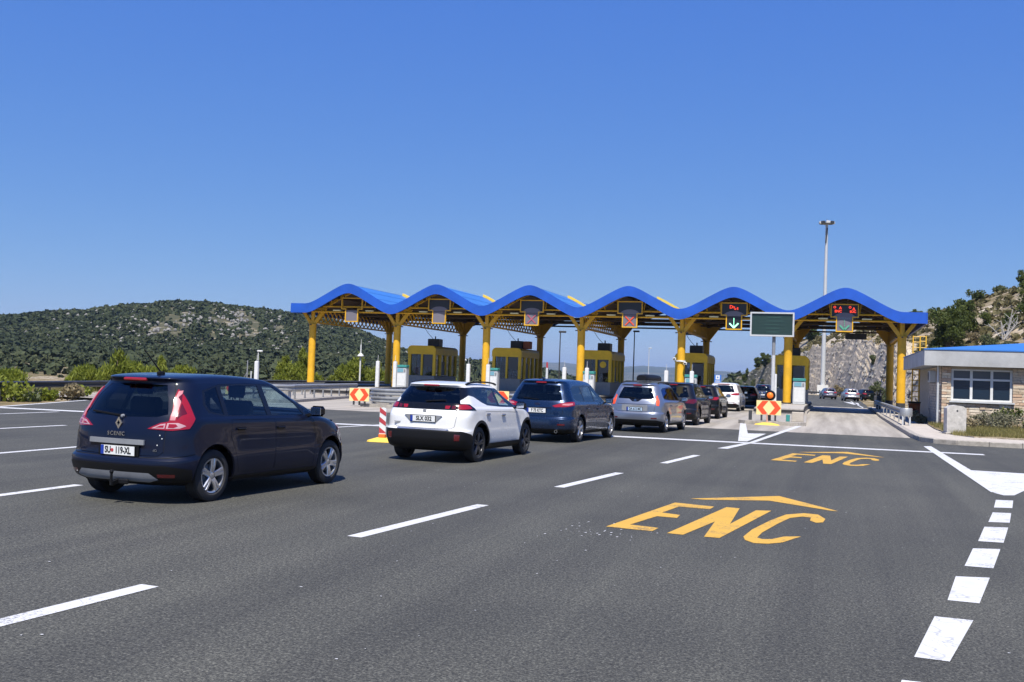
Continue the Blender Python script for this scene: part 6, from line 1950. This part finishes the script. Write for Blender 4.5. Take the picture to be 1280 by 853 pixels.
# ---------- generic cars of the queue
def generic(label, paint, L=4.6, W=1.85, H=1.65, **k):
    R = k.get('R', .335)
    br, bf = k.get('belt_r', 1.06), k.get('belt_f', 1.02)
    xr = k.get('xr', .92); wb = k.get('wb', 2.73)
    xc = k.get('xc', xr + wb - .18); xrf = k.get('xrf', xc - 1.0); xrr = k.get('xrr', .40)
    e = xr + R + .09
    mid = k.get('mid', (xr + xc) / 2 + .02)
    ztop = H - .155
    d = dict(label=label, paint=paint, L=L, W=W, H=H, zb=.66, belt_r=br, belt_f=bf, xb=k.get('xb', .14), xc=xc, xrf=xrf, xrr=xrr, wr=W / 2 - k.get('wri', .30), wbelt=W / 2 - .055, R=R, wb=wb, xr=xr,
             res=k.get('res', .9), hood=.82, mir=(W / 2 + .005, xc - .48, bf + .07), mircap=k.get('mircap', 'black_plastic'), spokes=5, twin=k.get('twin', False), rim=k.get('rim', 'silver_alloy'),
             handles=[(e + .12, bf - .13), (mid + .12, bf - .15)], clad=k.get('clad', False), xglass=k.get('xglass', .45), seats=k.get('seats', True), spoil=k.get('spoil', .05),
             doors=[gl_poly([(e, bf - .02), (e + .02, .55), (e + .08, .34), (mid - .01, .34), (mid - .01, bf - .02)]), gl_poly([(mid + .01, bf - .02), (mid + .01, .34), (xr + wb - R - .14, .34), (xr + wb - R - .10, bf - .05)])],
             tailgate=gl_poly([(-.2, H - .10), (W / 2 - .40, H - .11), (W / 2 - .24, br), (W / 2 - .26, .74), (W / 2 - .34, .68), (-.2, .675)], 'r'))
    yt, yb = W / 2 - .44, W / 2 - .31
    lamp = k.get('lamp', [('r', .42, .88), ('r', .44, 1.0), ('r', W / 2 - .20, 1.04), ('s', .42, 1.04), ('s', .40, .94), ('r', W / 2 - .16, .88)])
    d['regs'] = [
        dict(name='rear_screen', poly=gl_poly([(-.2, H - .15), (yt, H - .165), (yb, br + .06), (yb - .05, br + .035), (-.2, br + .03)], 'r'), mat='privacy_glass', off=-.004, skirt=.01, both=True),
        dict(name='window_trim', poly=gl_poly([(.62, ztop - .08), (.58, br + .12), (.70, br + .04), (1.2, br + .01), (xc - .20, bf + .02), (xc - .62, bf + .20), (xrf + .10, ztop - .04), (xrf - .15, ztop), (xrf - .8, ztop + .01), (.9, ztop - .01)]), mat='gloss_black', off=-.003, skirt=.008),
        dict(name='side_window', poly=gl_poly([(.66, ztop - .10), (.63, br + .13), (.74, br + .07), (e - .02, br + .045), (e - .02, ztop - .035)]), mat='privacy_glass', off=-.008, skirt=.01),
        dict(name='side_window', poly=gl_poly([(e + .04, br + .04), (mid - .05, bf + .05), (mid - .05, ztop - .03), (e + .04, ztop - .03)]), mat='privacy_glass', off=-.008, skirt=.01),
        dict(name='side_window', poly=gl_poly([(mid + .05, bf + .05), (xc - .55, bf + .045), (xc - .78, bf + .22), (xrf + .06, ztop - .06), (xrf - .12, ztop - .03), (mid + .05, ztop - .025)]), mat='clear_glass', off=-.008, skirt=.01),
        dict(name='windscreen', poly=gl_poly([(-.2, bf + .09), (W / 2 - .26, bf + .08), (W / 2 - .34, H - .34), (W / 2 - .42, H - .17), (-.2, H - .14)], 'f'), mat='clear_glass', off=-.004, skirt=.01, both=True),
        dict(name='tail_lamp', key='tl', poly=lamp, mat=k.get('lampmat', 'lamp_red'), off=.010, skirt=.03),
        dict(name='lower_bumper', poly=[('r', -.2, k.get('lb', .40)), ('r', W / 2 - .2, k.get('lb', .40)), ('s', .40, .36), ('s', .44, .2), ('p', .33, 0), ('p', 0, 0)], mat='black_plastic', off=.006, skirt=.02, both=True),
        dict(name='reflector', poly=[('r', W / 2 - .36, .46), ('r', W / 2 - .36, .50), ('r', W / 2 - .18, .50), ('r', W / 2 - .18, .46)], mat='lamp_dark_red', off=.009, skirt=.01),
        dict(name='sill', poly=gl_poly([(e, .16), (e, .30), (xr + wb - R - .12, .30), (xr + wb - R - .14, .16)]), mat='black_plastic', off=.008, skirt=.02),
        dict(name='head_lamp', poly=[('f', .45, .66), ('f', .50, .78), ('s', L - .55, .88), ('s', L - .42, .70)], mat='lamp_clear', off=.004, skirt=.02)] + k.get('extra', [])
    return d
def common_rear(r, sh, c, text, platez=.80, tilt=.03, mat='plate_white', eu=True, lampw=.30):
    H = c['H']
    MB().bbox((0, rearpt(sh, 0, H - .095) - .012, H - .095), (lampw, .05, .035), .01).build('brake_lamp', 'lamp_red', r)
    if text is not None: plate(r, rearpt(sh, .2, platez) - .016, platez, tilt, text, eu, mat, squeeze=.75)
    z = c['belt_r'] + .06
    wp = MB(); wp.bar((.02, rearpt(sh, .02, z) - .02, z), (-.42, rearpt(sh, .42, z + .03) - .02, z + .03), .014, .02); wp.build('rear_wiper', 'black_plastic', r)

# 3. blue people carrier
c = generic('metallic blue people carrier between the white crossover and the silver-grey van', 'blue_paint', 4.80, 1.916, 1.66, wb=2.85, xr=.97, R=.345, rim='silver_alloy', wri=.35, mircap='blue_paint', res=1.1,
            lamp=[('r', .42, .96), ('r', .62, 1.03), ('s', .40, 1.075), ('s', .52, 1.07), ('s', .44, .985), ('r', .80, .945), ('r', .50, .925)], lb=.36,
            extra=[dict(name='crease_strip', poly=gl_poly([(-.2, .90), (.40, .915), (.40, .895), (-.2, .875)], 'r'), mat='gloss_black', off=.006, skirt=.008, both=True),
                   dict(name='lamp_lens', parent='tl', poly=[('r', .66, .985), ('r', .70, 1.02), ('s', .38, 1.04), ('s', .36, 1.0), ('r', .82, .975)], mat='lamp_pink', off=.013, skirt=.004)])
h = math.radians(4.6); x, y = place(-10.53, -42.9, .935, .97, h)
r, sh, pt = make_car(c, x, y, h); common_rear(r, sh, c, 'F 75 KTC', .83)
MB().lathe([(0, 0), (.05, 0), (.05, .012), (0, .012)], axis='Y', n=16).build('emblem', 'deep_blue_paint', r, False, None, (0, rearpt(sh, 0, 1.0) - .014, 1.0)).scale = (1.5, 1, .65)
MB().bbox((.0, .55, 1.665), (.05, .15, .055), .015).build('roof_fin', 'blue_paint', r)
for s in (.58, -.58): MB().lathe([(0.03, 0), (.042, 0), (.042, .08), (.03, .08)], (s, -.01, .30), 'Y', 14, True).build('exhaust', 'chrome', r)

# 4. silver-grey family van
c = generic('silver-grey family van with upright red tail lamps and black roof box', 'silver_paint', 4.53, 1.84, 1.64, wb=2.727, xr=.90, R=.33, rim='silver_alloy', res=1.1, lb=.42, mircap='silver_paint',
            lamp=[('r', .70, .90), ('r', .68, 1.0), ('r', .655, 1.20), ('r', .70, 1.23), ('s', .315, 1.19), ('s', .275, 1.05), ('s', .215, .92), ('r', .78, .885)], lampmat='sign_red',
            extra=[dict(name='screen_dip', poly=gl_poly([(-.2, 1.095), (.22, 1.095), (.10, 1.01), (-.2, 1.0)], 'r'), mat='gloss_black', off=.004, skirt=.006, both=True),
                   dict(name='tailgate_step', poly=gl_poly([(-.2, .93), (.62, .93), (.62, .915), (-.2, .915)], 'r'), mat='seam_black', off=-.004, skirt=0, both=True)])
h = math.radians(4.2); x, y = place(-9.37, -35.48, .90, .90, h)
r, sh, pt = make_car(c, x, y, h); common_rear(r, sh, c, 'DA 612 MC', .765, mat='plate_bluish')
MB().box((0, rearpt(sh, .2, .78) - .003, .80), (.86, .012, .20)).build('plate_recess', 'mid_grey', r)
MB().lathe([(0, 0), (.045, 0), (.045, .012), (0, .012)], axis='Y', n=14).build('emblem', 'chrome', r, False, None, (0, rearpt(sh, 0, 1.05) - .02, 1.05))
for s in (1, -1):
    m = MB(); m.bar((s * .60, .75, 1.645), (s * .60, 2.5, 1.66), .03, .035)
    for yy in (.8, 1.6, 2.4): m.box((s * .60, yy, 1.615), (.04, .08, .06))
    m.build('roof_rail', 'dark_steel', r)
for yy in (1.15, 2.1): MB().bar((-.62, yy, 1.675), (.62, yy, 1.675), .07, .03).build('roof_bar', 'dark_steel', r)
rb = MB(); 
pr = [(-.31, 1.70), (.31, 1.70), (.33, 1.77), (.30, 1.88), (.20, 1.94), (0, 1.955), (-.20, 1.94), (-.30, 1.88), (-.33, 1.77)]
vs = []; ks = [(.62, .78), (.70, .95), (1.1, 1.0), (2.2, 1.0), (2.7, .92), (2.95, .6)]
for yy, sc in ks: vs += [(px * .62 * sc + .06, yy, 1.70 + (pz - 1.70) * sc * .85) for px, pz in pr]
fs = [tuple(range(9)), tuple(reversed(range(45, 54)))]
for k in range(5):
    for i in range(9): fs.append((k * 9 + i, k * 9 + (i + 1) % 9, k * 9 + 9 + (i + 1) % 9, k * 9 + 9 + i))
rb.add(vs, fs).build('roof_box', 'black_plastic', r, True, 40)

# 5. ink-blue estate car
c = generic('ink-dark sport utility car just ahead of the silver-grey van', 'ink_paint', 4.62, 1.88, 1.68, wb=2.78, xr=.93, R=.36, rim='dark_alloy', clad=True, lampmat='lamp_dark_red', res=.9,
            lamp=[('r', .52, .88), ('r', .54, 1.0), ('r', .74, 1.03), ('s', .42, 1.04), ('s', .44, .93), ('r', .80, .86)], lb=.5)
h = math.radians(2.5); x, y = place(-9.18, -28.54, .92, .93, h)
r, sh, pt = make_car(c, x, y, h); common_rear(r, sh, c, 'ZG 204', .72)
# 6. black car
c = generic('black hatchback with lit-looking red lamps behind the white sport utility car', 'black_paint', 4.45, 1.83, 1.60, wb=2.70, xr=.88, R=.345, rim='dark_alloy', res=.8, clad=True,
            lamp=[('r', .40, .92), ('r', .55, 1.02), ('s', .42, 1.05), ('s', .46, .98), ('r', .80, .90)], lb=.55)
h = math.radians(1.5); x, y = place(-9.22, -20.1, .90, .88, h)
r, sh, pt = make_car(c, x, y, h); common_rear(r, sh, c, 'KA 51', .70, lampw=.5)
# 7. white SUV at the booth
c = generic('white sport utility car waiting at the booth under the canopy', 'white_car_paint', 5.05, 1.97, 1.74, wb=2.99, xr=1.02, R=.38, rim='silver_alloy', res=.8, belt_r=1.12, belt_f=1.08, lb=.48,
            lamp=[('r', .48, 1.00), ('r', .50, 1.10), ('r', .80, 1.13), ('s', .44, 1.13), ('s', .42, 1.04), ('r', .84, .99)],
            extra=[dict(name='lamp_bar', poly=gl_poly([(-.2, 1.07), (.46, 1.07), (.46, 1.05), (-.2, 1.05)], 'r'), mat='lamp_red', off=.008, skirt=.006, both=True),
                   dict(name='bumper_bar', poly=gl_poly([(-.2, .60), (.70, .60), (.70, .56), (-.2, .56)], 'r'), mat='lamp_dark_red', off=.008, skirt=.006, both=True)])
h = math.radians(0.3); x, y = place(-9.55, -5.2, .96, 1.02, h)
r, sh, pt = make_car(c, x, y, h); common_rear(r, sh, c, 'M 88', .85, lampw=.7)
# 8. black car ahead of it
c = generic('black saloon-like car ahead of the white sport utility car', 'black_paint', 4.6, 1.83, 1.56, wb=2.75, xr=.95, R=.34, rim='dark_alloy', res=.7)
r, sh, pt = make_car(c, -10.1, 4.4, 0.0); common_rear(r, sh, c, '', .75)
# 9. deep blue SUV driving off
c = generic('deep blue sport utility car with bright trim driving off beyond the booth', 'deep_blue_paint', 4.7, 1.90, 1.70, wb=2.80, xr=.95, R=.37, rim='silver_alloy', res=.7, lampmat='lamp_dark_red',
            extra=[dict(name='bright_strip', poly=gl_poly([(-.2, .93), (.62, .93), (.62, .87), (-.2, .87)], 'r'), mat='chrome', off=.010, skirt=.01, both=True),
                   dict(name='bright_strip', poly=gl_poly([(-.2, .52), (.72, .52), (.72, .46), (-.2, .46)], 'r'), mat='chrome', off=.012, skirt=.01, both=True)])
r, sh, pt = make_car(c, -10.55, 32.0, math.radians(-3)); common_rear(r, sh, c, '', .72)
# 10, 11. cars far beyond the right-hand lane
c = generic('pale silver hatchback stopped far beyond the right-hand lane', 'pale_silver_paint', 4.4, 1.83, 1.58, wb=2.65, xr=.9, R=.33, res=.7, lb=.5)
r, sh, pt = make_car(c, -1.75, 66.0, math.radians(-7)); common_rear(r, sh, c, '', .74)
c = generic('grey car half hidden left of the distant pale silver hatchback', 'grey_paint', 4.5, 1.84, 1.55, wb=2.7, xr=.9, R=.33, res=.7)
r, sh, pt = make_car(c, -4.4, 78.0, math.radians(-10)); common_rear(r, sh, c, '', .74)
c = generic('dark car parked beyond the right-hand edge rail, far away', 'black_paint', 4.4, 1.8, 1.55, wb=2.65, xr=.9, R=.33, res=.7)
r, sh, pt = make_car(c, 0.6, 74.0, math.radians(-20)); common_rear(r, sh, c, '', .74)
# ------------------------------------------------------------------ trees, shrubs, grass
def leaves(cs, rad, n, size, seed, flat=0.8, up=0.3, elong=1.0):
    """n small leaf faces spread through ellipsoids (centres cs, radii rad), denser towards the skin"""
    g = np.random.default_rng(seed)
    cs = np.asarray(cs, float); rad = np.asarray(rad, float)
    vol = rad[:, 0] * rad[:, 1] * rad[:, 2]; k = g.choice(len(cs), n, p=vol / vol.sum())
    d = g.normal(size=(n, 3)); d /= np.linalg.norm(d, axis=1, keepdims=True)
    u = g.random(n) ** 0.42
    p = cs[k] + d * rad[k] * u[:, None]
    a = g.normal(size=(n, 3)); a[:, 2] += up * 2; a /= np.linalg.norm(a, axis=1, keepdims=True)
    b = np.cross(a, g.normal(size=(n, 3))); b /= np.linalg.norm(b, axis=1, keepdims=True)
    s = size * g.uniform(0.5, 1.35, n)[:, None]
    a = a * s * elong; b = b * s * flat * 0.5
    V = np.stack([p - a * .5, p + b, p + a * .55, p - b], 1).reshape(-1, 3)
    F = np.arange(4 * n).reshape(n, 4)
    return V, F

def tree(name, label, cat, x, y, h, w, mat, seed, n=900, size=0.28, trunk=0.25, blobs_n=9, group=None, z=None, shape='round', up=0.3, elong=1.0, flat=.8):
    r = random.Random(seed)
    z = hz(x, y) if z is None else z
    t = empty(name, (x, y, z - 0.05), 0, label, cat, group)
    m = MB()
    th = h * trunk
    top = Vector((r.uniform(-.1, .1) * w, r.uniform(-.1, .1) * w, h * 0.75))
    r0 = max(0.04, h * 0.028)
    m.tube((0, 0, 0), (0, 0, max(th, .15)), r0, 8, r0 * .8); m.tube((0, 0, max(th, .15)), top, r0 * .8, 7, r0 * .25)
    cs, rd = [], []
    for i in range(blobs_n):
        a = r.uniform(0, 2 * math.pi); f = (i + .5) / blobs_n
        if shape == 'cone':
            rr = w * .5 * (1 - f) * r.uniform(.3, .9); zz = th + (h - th) * f
            br = w * .5 * (1 - f * .75) * r.uniform(.45, .65)
            cs.append((rr * math.cos(a), rr * math.sin(a), zz * .93)); rd.append((br, br, br * 1.2))
        else:
            rr = w * .36 * r.uniform(.1, 1); zz = th + (h - th) * r.uniform(.12, .84)
            k = 1 - abs((zz - th) / (h - th) - .45) * .8
            br = w * .30 * r.uniform(.6, 1.05) * k
            cs.append((rr * math.cos(a), rr * math.sin(a), zz)); rd.append((br, br, br * r.uniform(.7, .95)))
        c = Vector(cs[-1])
        m.tube(Vector((0, 0, max(th, .12))).lerp(top, r.uniform(.0, .7)), c, r0 * .38, 5, r0 * .1)
    m.build('trunk', 'bark', t, True)
    V, F = leaves(cs, rd, n, size, seed, up=up, elong=elong, flat=flat)
    link('crown', np_mesh('crown', V, F, mat), t)
    return t

# pines and bushes behind the left guardrail (azimuth, distance, height, width)
LT = [(120, 62, 1.7, 2.6, 'feathery young pine left of the navy minivan roof, low and pale'),
      (150, 60, 2.6, 2.8, 'tallest feathery young pine rising behind the minivan roof'),
      (176, 64, 2.0, 2.6, 'feathery young pine right of the tallest one behind the minivan roof'),
      (203, 68, 2.4, 2.0, 'slim feathery young pine at the aerial of the navy minivan'),
      (230, 72, 1.8, 2.0, 'last feathery young pine in the row over the minivan roof'),
      (360, 92, 3.0, 3.4, 'green pine just left of the leftmost yellow column'),
      (380, 96, 4.0, 3.0, 'green pine partly hidden by the leftmost yellow column'),
      (430, 98, 2.4, 2.6, 'low green pine left of the globe lamp post'),
      (450, 99, 3.7, 4.0, 'bushy green pine between the first and second yellow column'),
      (476, 104, 2.9, 2.6, 'green pine just left of the second yellow column'),
      (560, 118, 2.2, 2.2, 'small green bush seen through the lanes below the left booth'),
      (6, 56, 1.3, 2.4, 'yellow-green bush at the left picture edge behind the guardrail')]
for i, (q, d, h_, w_, lab) in enumerate(LT):
    x, y, z = at_q(q, d)
    tree('pine_tree', lab, 'tree', x, y, h_, w_, 'pine_leaf', 100 + i, n=6000, size=.20 if d < 80 else .26, trunk=.06, blobs_n=16, group='pines behind the left guardrail', z=z, shape='cone' if h_ > 2.2 else 'round', up=.9, elong=1.6, flat=.34)
for i, (q, d, h_, w_, lab) in enumerate([(6, 47.5, .9, 2.4, 'low green bush under the guardrail at the left picture edge'), (38, 48, .6, 1.4, 'grey-green low shrub under the left guardrail, nearer its post'), (57, 49, .55, 1.2, 'small bright green tuft under the left guardrail'), (88, 50, .8, 1.6, 'straw-coloured shrub under the left guardrail beside the minivan'), (103, 52, 1.0, 1.5, 'yellow-green shrub touching the minivan outline under the guardrail')]):
    x, y, z = at_q(q, d)
    tree('shrub', lab, 'shrub', x, y, h_, w_, ['pine_leaf', 'olive_leaf', 'pine_leaf', 'dry_leaf', 'pine_leaf'][i], 150 + i, n=500, size=.16, trunk=.05, blobs_n=6, z=z - .05)
x, y, z = at_q(762, 190)
tree('pine_tree', 'green pine top showing above the silver-grey van, far beyond the booths', 'tree', x, y, 6.0, 7.5, 'pine_leaf', 171, n=900, size=.7, trunk=.1, z=-3.5)
x, y, z = at_q(742, 185)
tree('pine_tree', 'smaller green pine left of the one above the silver-grey van', 'tree', x, y, 5.0, 5, 'pine_leaf', 172, n=600, size=.6, trunk=.1, z=-3.6)
# trees along the ridge and slope of the rock cut
RT = [(921, 425, 1.8, 2.2, 'olive', 'first small bush where the rock cut begins, far left end'),
      (934, 372, 2.2, 2.2, 'olive', 'small bush low on the left end of the rock cut'),
      (935, 385, 5.0, 3.6, 'dark', 'dark conical tree highest at the left end of the rock ridge'),
      (944, 360, 2.8, 2.8, 'olive', 'pale rounded bush right of the dark conical ridge tree'),
      (949, 372, 4.0, 3.0, 'dark', 'dark tree second along the rock ridge'),
      (958, 345, 5.4, 4.0, 'dark', 'broad dark tree on the ridge left of the message board pole'),
      (955, 322, 3.8, 2.6, 'olive', 'upright green bush clinging to the rock left of the message board pole'),
      (984, 310, 2.6, 4.0, 'olive', 'green bush on the ridge right of the message board pole'),
      (1015, 285, 4.6, 5.0, 'dark', 'round dark tree on the rock ridge left of the floodlight mast'),
      (1072, 208, 1.6, 1.6, 'olive', 'lone small bush in the middle of the rock face'),
      (1044, 208, 1.5, 1.6, 'olive', 'small bush low on the rock face beside the mast'),
      (1092, 180, 1.6, 1.8, 'olive', 'small bush on the rock face near the right rear column'),
      (1099, 112, 3.0, 1.8, 'olive', 'grey-green shrub at the foot of the rock beside the rear column'),
      (1107, 106, 2.2, 1.6, 'olive', 'second grey-green shrub behind the right rear column'),
      (1047, 203, 2.2, 2.8, 'dry', 'dry yellow bush behind the distant rail left of the silver hatchback'),
      (1130, 238, 2.4, 4.6, 'olive', 'tree crown showing just above the right end of the blue canopy'),
      (1144, 228, 3.2, 3.0, 'dark', 'second tree crown above the right end of the blue canopy'),
      (1163, 205, 1.7, 1.2, 'dark', 'dark little tree on the skyline left of the big tree'),
      (1173, 200, 1.8, 1.5, 'dark', 'second dark little tree on the skyline by the big tree'),
      (1184, 128, 6.6, 4.6, 'dark', 'big dense green tree above the flat roof of the stone building'),
      (1199, 140, 6.0, 3.8, 'dark', 'right half of the big tree group above the stone building'),
      (1169, 122, 4.2, 3.4, 'dark', 'lower left bush of the big tree group above the stone building'),
      (1221, 178, 2.3, 3.6, 'dark', 'wide dark bush on the skyline above the stone building'),
      (1251, 178, 1.8, 2.5, 'olive', 'pale green bush on the skyline right of the wide dark one'),
      (1279, 172, 2.6, 2.6, 'dark', 'dark tree at the top right edge of the hill'),
      (1231, 140, 2.4, 2.6, 'dark', 'dark bush half way up the slope right of the big tree'),
      (1266, 128, 3.4, 3.4, 'dark', 'large dark bush on the slope above the blue roof, far right'),
      (1279, 140, 3.0, 3.2, 'dark', 'dark bush on the slope at the right picture edge'),
      (1282, 156, 2.0, 2.4, 'dark', 'bush high on the slope right at the picture edge'),
      (1240, 118, 2.2, 2.4, 'olive', 'olive bush in front of the white rocks on the slope'),
      (1214, 132, 1.5, 1.8, 'dry', 'straw-coloured bush on the slope right of the big tree'),
      (1254, 112, 1.8, 2.2, 'olive', 'olive bush low on the slope close to the blue roof')]
for i, (q, d, h_, w_, kd, lab) in enumerate(RT):
    x, y, z = at_q(q, d)
    big = h_ > 3.9
    tree('tree' if 'tree' in lab and 'bush' not in lab else 'shrub', lab, 'tree' if 'tree' in lab and 'bush' not in lab else 'shrub', x, y, h_, w_, {'dark': 'dark_leaf', 'olive': 'olive_leaf', 'dry': 'dry_leaf'}[kd], 200 + i,
         n=9000 if h_ > 5.9 else (3500 if big else 1500), size=(.24 if d < 150 else .36) * (1.0 if h_ > 3 else .7), trunk=.05, blobs_n=22 if h_ > 5.9 else (14 if big else 8), group='trees and bushes on the rock slope', z=z, shape='cone' if 'conical' in lab else 'round')
# bare grey branches on the slope
bx, by, bz = at_q(1258, 124)
bt = empty('dead_tree', (bx, by, bz), 0, 'bare grey dead branches among bushes above the blue roof', 'tree')
m = MB(); rr = random.Random(8)
for i in range(9):
    a = Vector((rr.uniform(-.4, .4), rr.uniform(-.4, .4), 0)); b = a + Vector((rr.uniform(-2, 1.6), rr.uniform(-.6, .6), rr.uniform(1.6, 3.4)))
    m.tube(a, b, .07, 5, .03)
    for j in range(3):
        p = a.lerp(b, rr.uniform(.4, .9)); m.tube(p, p + Vector((rr.uniform(-.9, .9), rr.uniform(-.4, .4), rr.uniform(.2, 1.1))), .035, 4, .012)
m.build('branches', weathered('dead_wood', (0.42, 0.40, 0.38), 0.9), bt)
# plants in front of the stone building
PB = [(3.15, -20.3, .95, 1.5, 'dark_leaf', 'dark green round shrub under the window, far right'), (4.4, -20.6, 1.0, 1.6, 'dark_leaf', 'dark green shrub at the right picture edge before the stone wall'),
      (2.0, -21.6, .62, 1.9, 'heath_leaf', 'grey-green low shrub before the stone wall below the window'), (3.0, -22.6, .66, 2.1, 'heath_leaf', 'sprawling grey-green shrub nearer the kerb right of the concrete post'),
      (4.3, -23.4, .6, 1.9, 'heath_leaf', 'grey-green shrub by the kerb at the right picture edge'), (1.35, -20.2, .5, .7, 'pine_leaf', 'small bright green plant at the foot of the stone wall'),
      (.55, -23.3, .42, .9, 'dry_leaf', 'dry brown tuft just right of the concrete post'), (1.3, -23.0, .5, 1.3, 'dry_leaf', 'dry straw shrub between concrete post and window'),
      (-.05, -17.0, .55, .7, 'heath_leaf', 'weedy tuft at the shaded corner of the stone building'), (-.15, -14.2, .6, .6, 'heath_leaf', 'tall weeds beside the shaded side wall')]
for i, (x, y, h_, w_, mt, lab) in enumerate(PB):
    tree('shrub', lab, 'shrub', x, y, h_, w_, mt, 300 + i, n=900, size=.10 if mt != 'dark_leaf' else .13, trunk=.04, blobs_n=8, z=.15, up=.5)
# fig branch reaching in from the right
fg = empty('fig_tree', (4.55, -22.4, .15), 0, 'fig tree with big leaves reaching in from the right before the fascia', 'tree')
m = MB(); m.tube((0.6, 0, 0), (.55, 0, 1.6), .09, 8, .07); m.tube((.55, 0, 1.6), (.15, -.1, 2.6), .07, 7, .04); m.tube((.15, -.1, 2.6), (-.55, -.2, 3.0), .04, 6, .015); m.tube((.15, -.1, 2.6), (.3, 0, 3.5), .04, 6, .015)
m.build('trunk', 'bark', fg, True)
V, F = leaves([(-.35, -.2, 2.95), (.0, -.1, 2.6), (.2, 0, 3.3), (.5, 0, 2.9), (-.1, -.2, 2.2), (.4, 0, 2.3)], [(.40, .35, .32), (.45, .4, .35), (.45, .4, .4), (.5, .5, .5), (.3, .3, .22), (.4, .4, .4)], 420, .20, 77, flat=1.0, up=-.1)
link('crown', np_mesh('crown', V, F, 'fig_leaf'), fg)
# grass: verge and the strip beyond the left rail
def grass(name, label, pts, hgt, mat, seed):
    g = np.random.default_rng(seed); n = len(pts)
    a = g.uniform(0, 2 * math.pi, n); w = g.uniform(.006, .014, n) * (hgt / .2) ** .5; h_ = hgt * g.uniform(.4, 1.3, n)
    dx, dy = np.cos(a) * w, np.sin(a) * w; lx, ly = g.normal(0, .35, n) * h_, g.normal(0, .35, n) * h_
    p = np.asarray(pts, float)
    V = np.stack([p - np.stack([dx, dy, dx * 0], -1), p + np.stack([dx, dy, dx * 0], -1), p + np.stack([lx, ly, h_], -1)], 1).reshape(-1, 3)
    tag(link(name, np_mesh(name, V, np.arange(3 * n).reshape(n, 3), mat)), label, 'grass', kind='stuff')
g = np.random.default_rng(9); n = 26000
x = g.uniform(.02, 6, n); y = g.uniform(-30.2, -19.1, n)
k = (fbm(x * .8, y * .8, 3, 5) > -.25) & (x > .05 + (y + 28.5) * .004)
grass('verge_grass', 'dry yellow-green grass on the verge before the stone building', np.stack([x[k], y[k], x[k] * 0 + .155], -1), .17, 'grass_leaf', 5)
n = 30000
t = g.random(n); yl = -62 + t * 60
xl = np.interp(yl, [-62, -45, -35.6, -20, -2], [-29.6, -35.2, -38.6, -42.6, -46]) - np.abs(g.normal(0, 3.5, n))
hh = np.array([0.0] * n)
dxc, dyc = xl - CAM.x, yl - CAM.y
rr_ = np.hypot(dxc, dyc); qq = 640 + 1277.376 * np.tan(np.arctan2(dxc, dyc) + YAW)
hh = ground_h(qq, rr_)[2]
k = fbm(xl * .5, yl * .5, 3, 15) > -.1
grass('roadside_grass', 'dry grass beyond the left guardrail', np.stack([xl[k], yl[k], hh[k]], -1), .35, 'grass_leaf', 6)
# ------------------------------------------------------------------ haze
hzm = bpy.data.materials.new('haze')
hzm.use_nodes = True
t = hzm.node_tree; t.nodes.clear()
o_ = t.nodes.new('ShaderNodeOutputMaterial'); pv = t.nodes.new('ShaderNodeVolumePrincipled')
pv.inputs['Color'].default_value = (0.50, 0.71, 1.0, 1)
pv.inputs['Density'].default_value = 0.00009
pv.inputs['Anisotropy'].default_value = 0.2
t.links.new(pv.outputs[0], o_.inputs['Volume'])
hb = MB().box((-2000, 3500, 65), (26000, 22000, 330)).build('haze', hzm)
tag(hb, 'thin summer haze over the valley', kind='stuff')
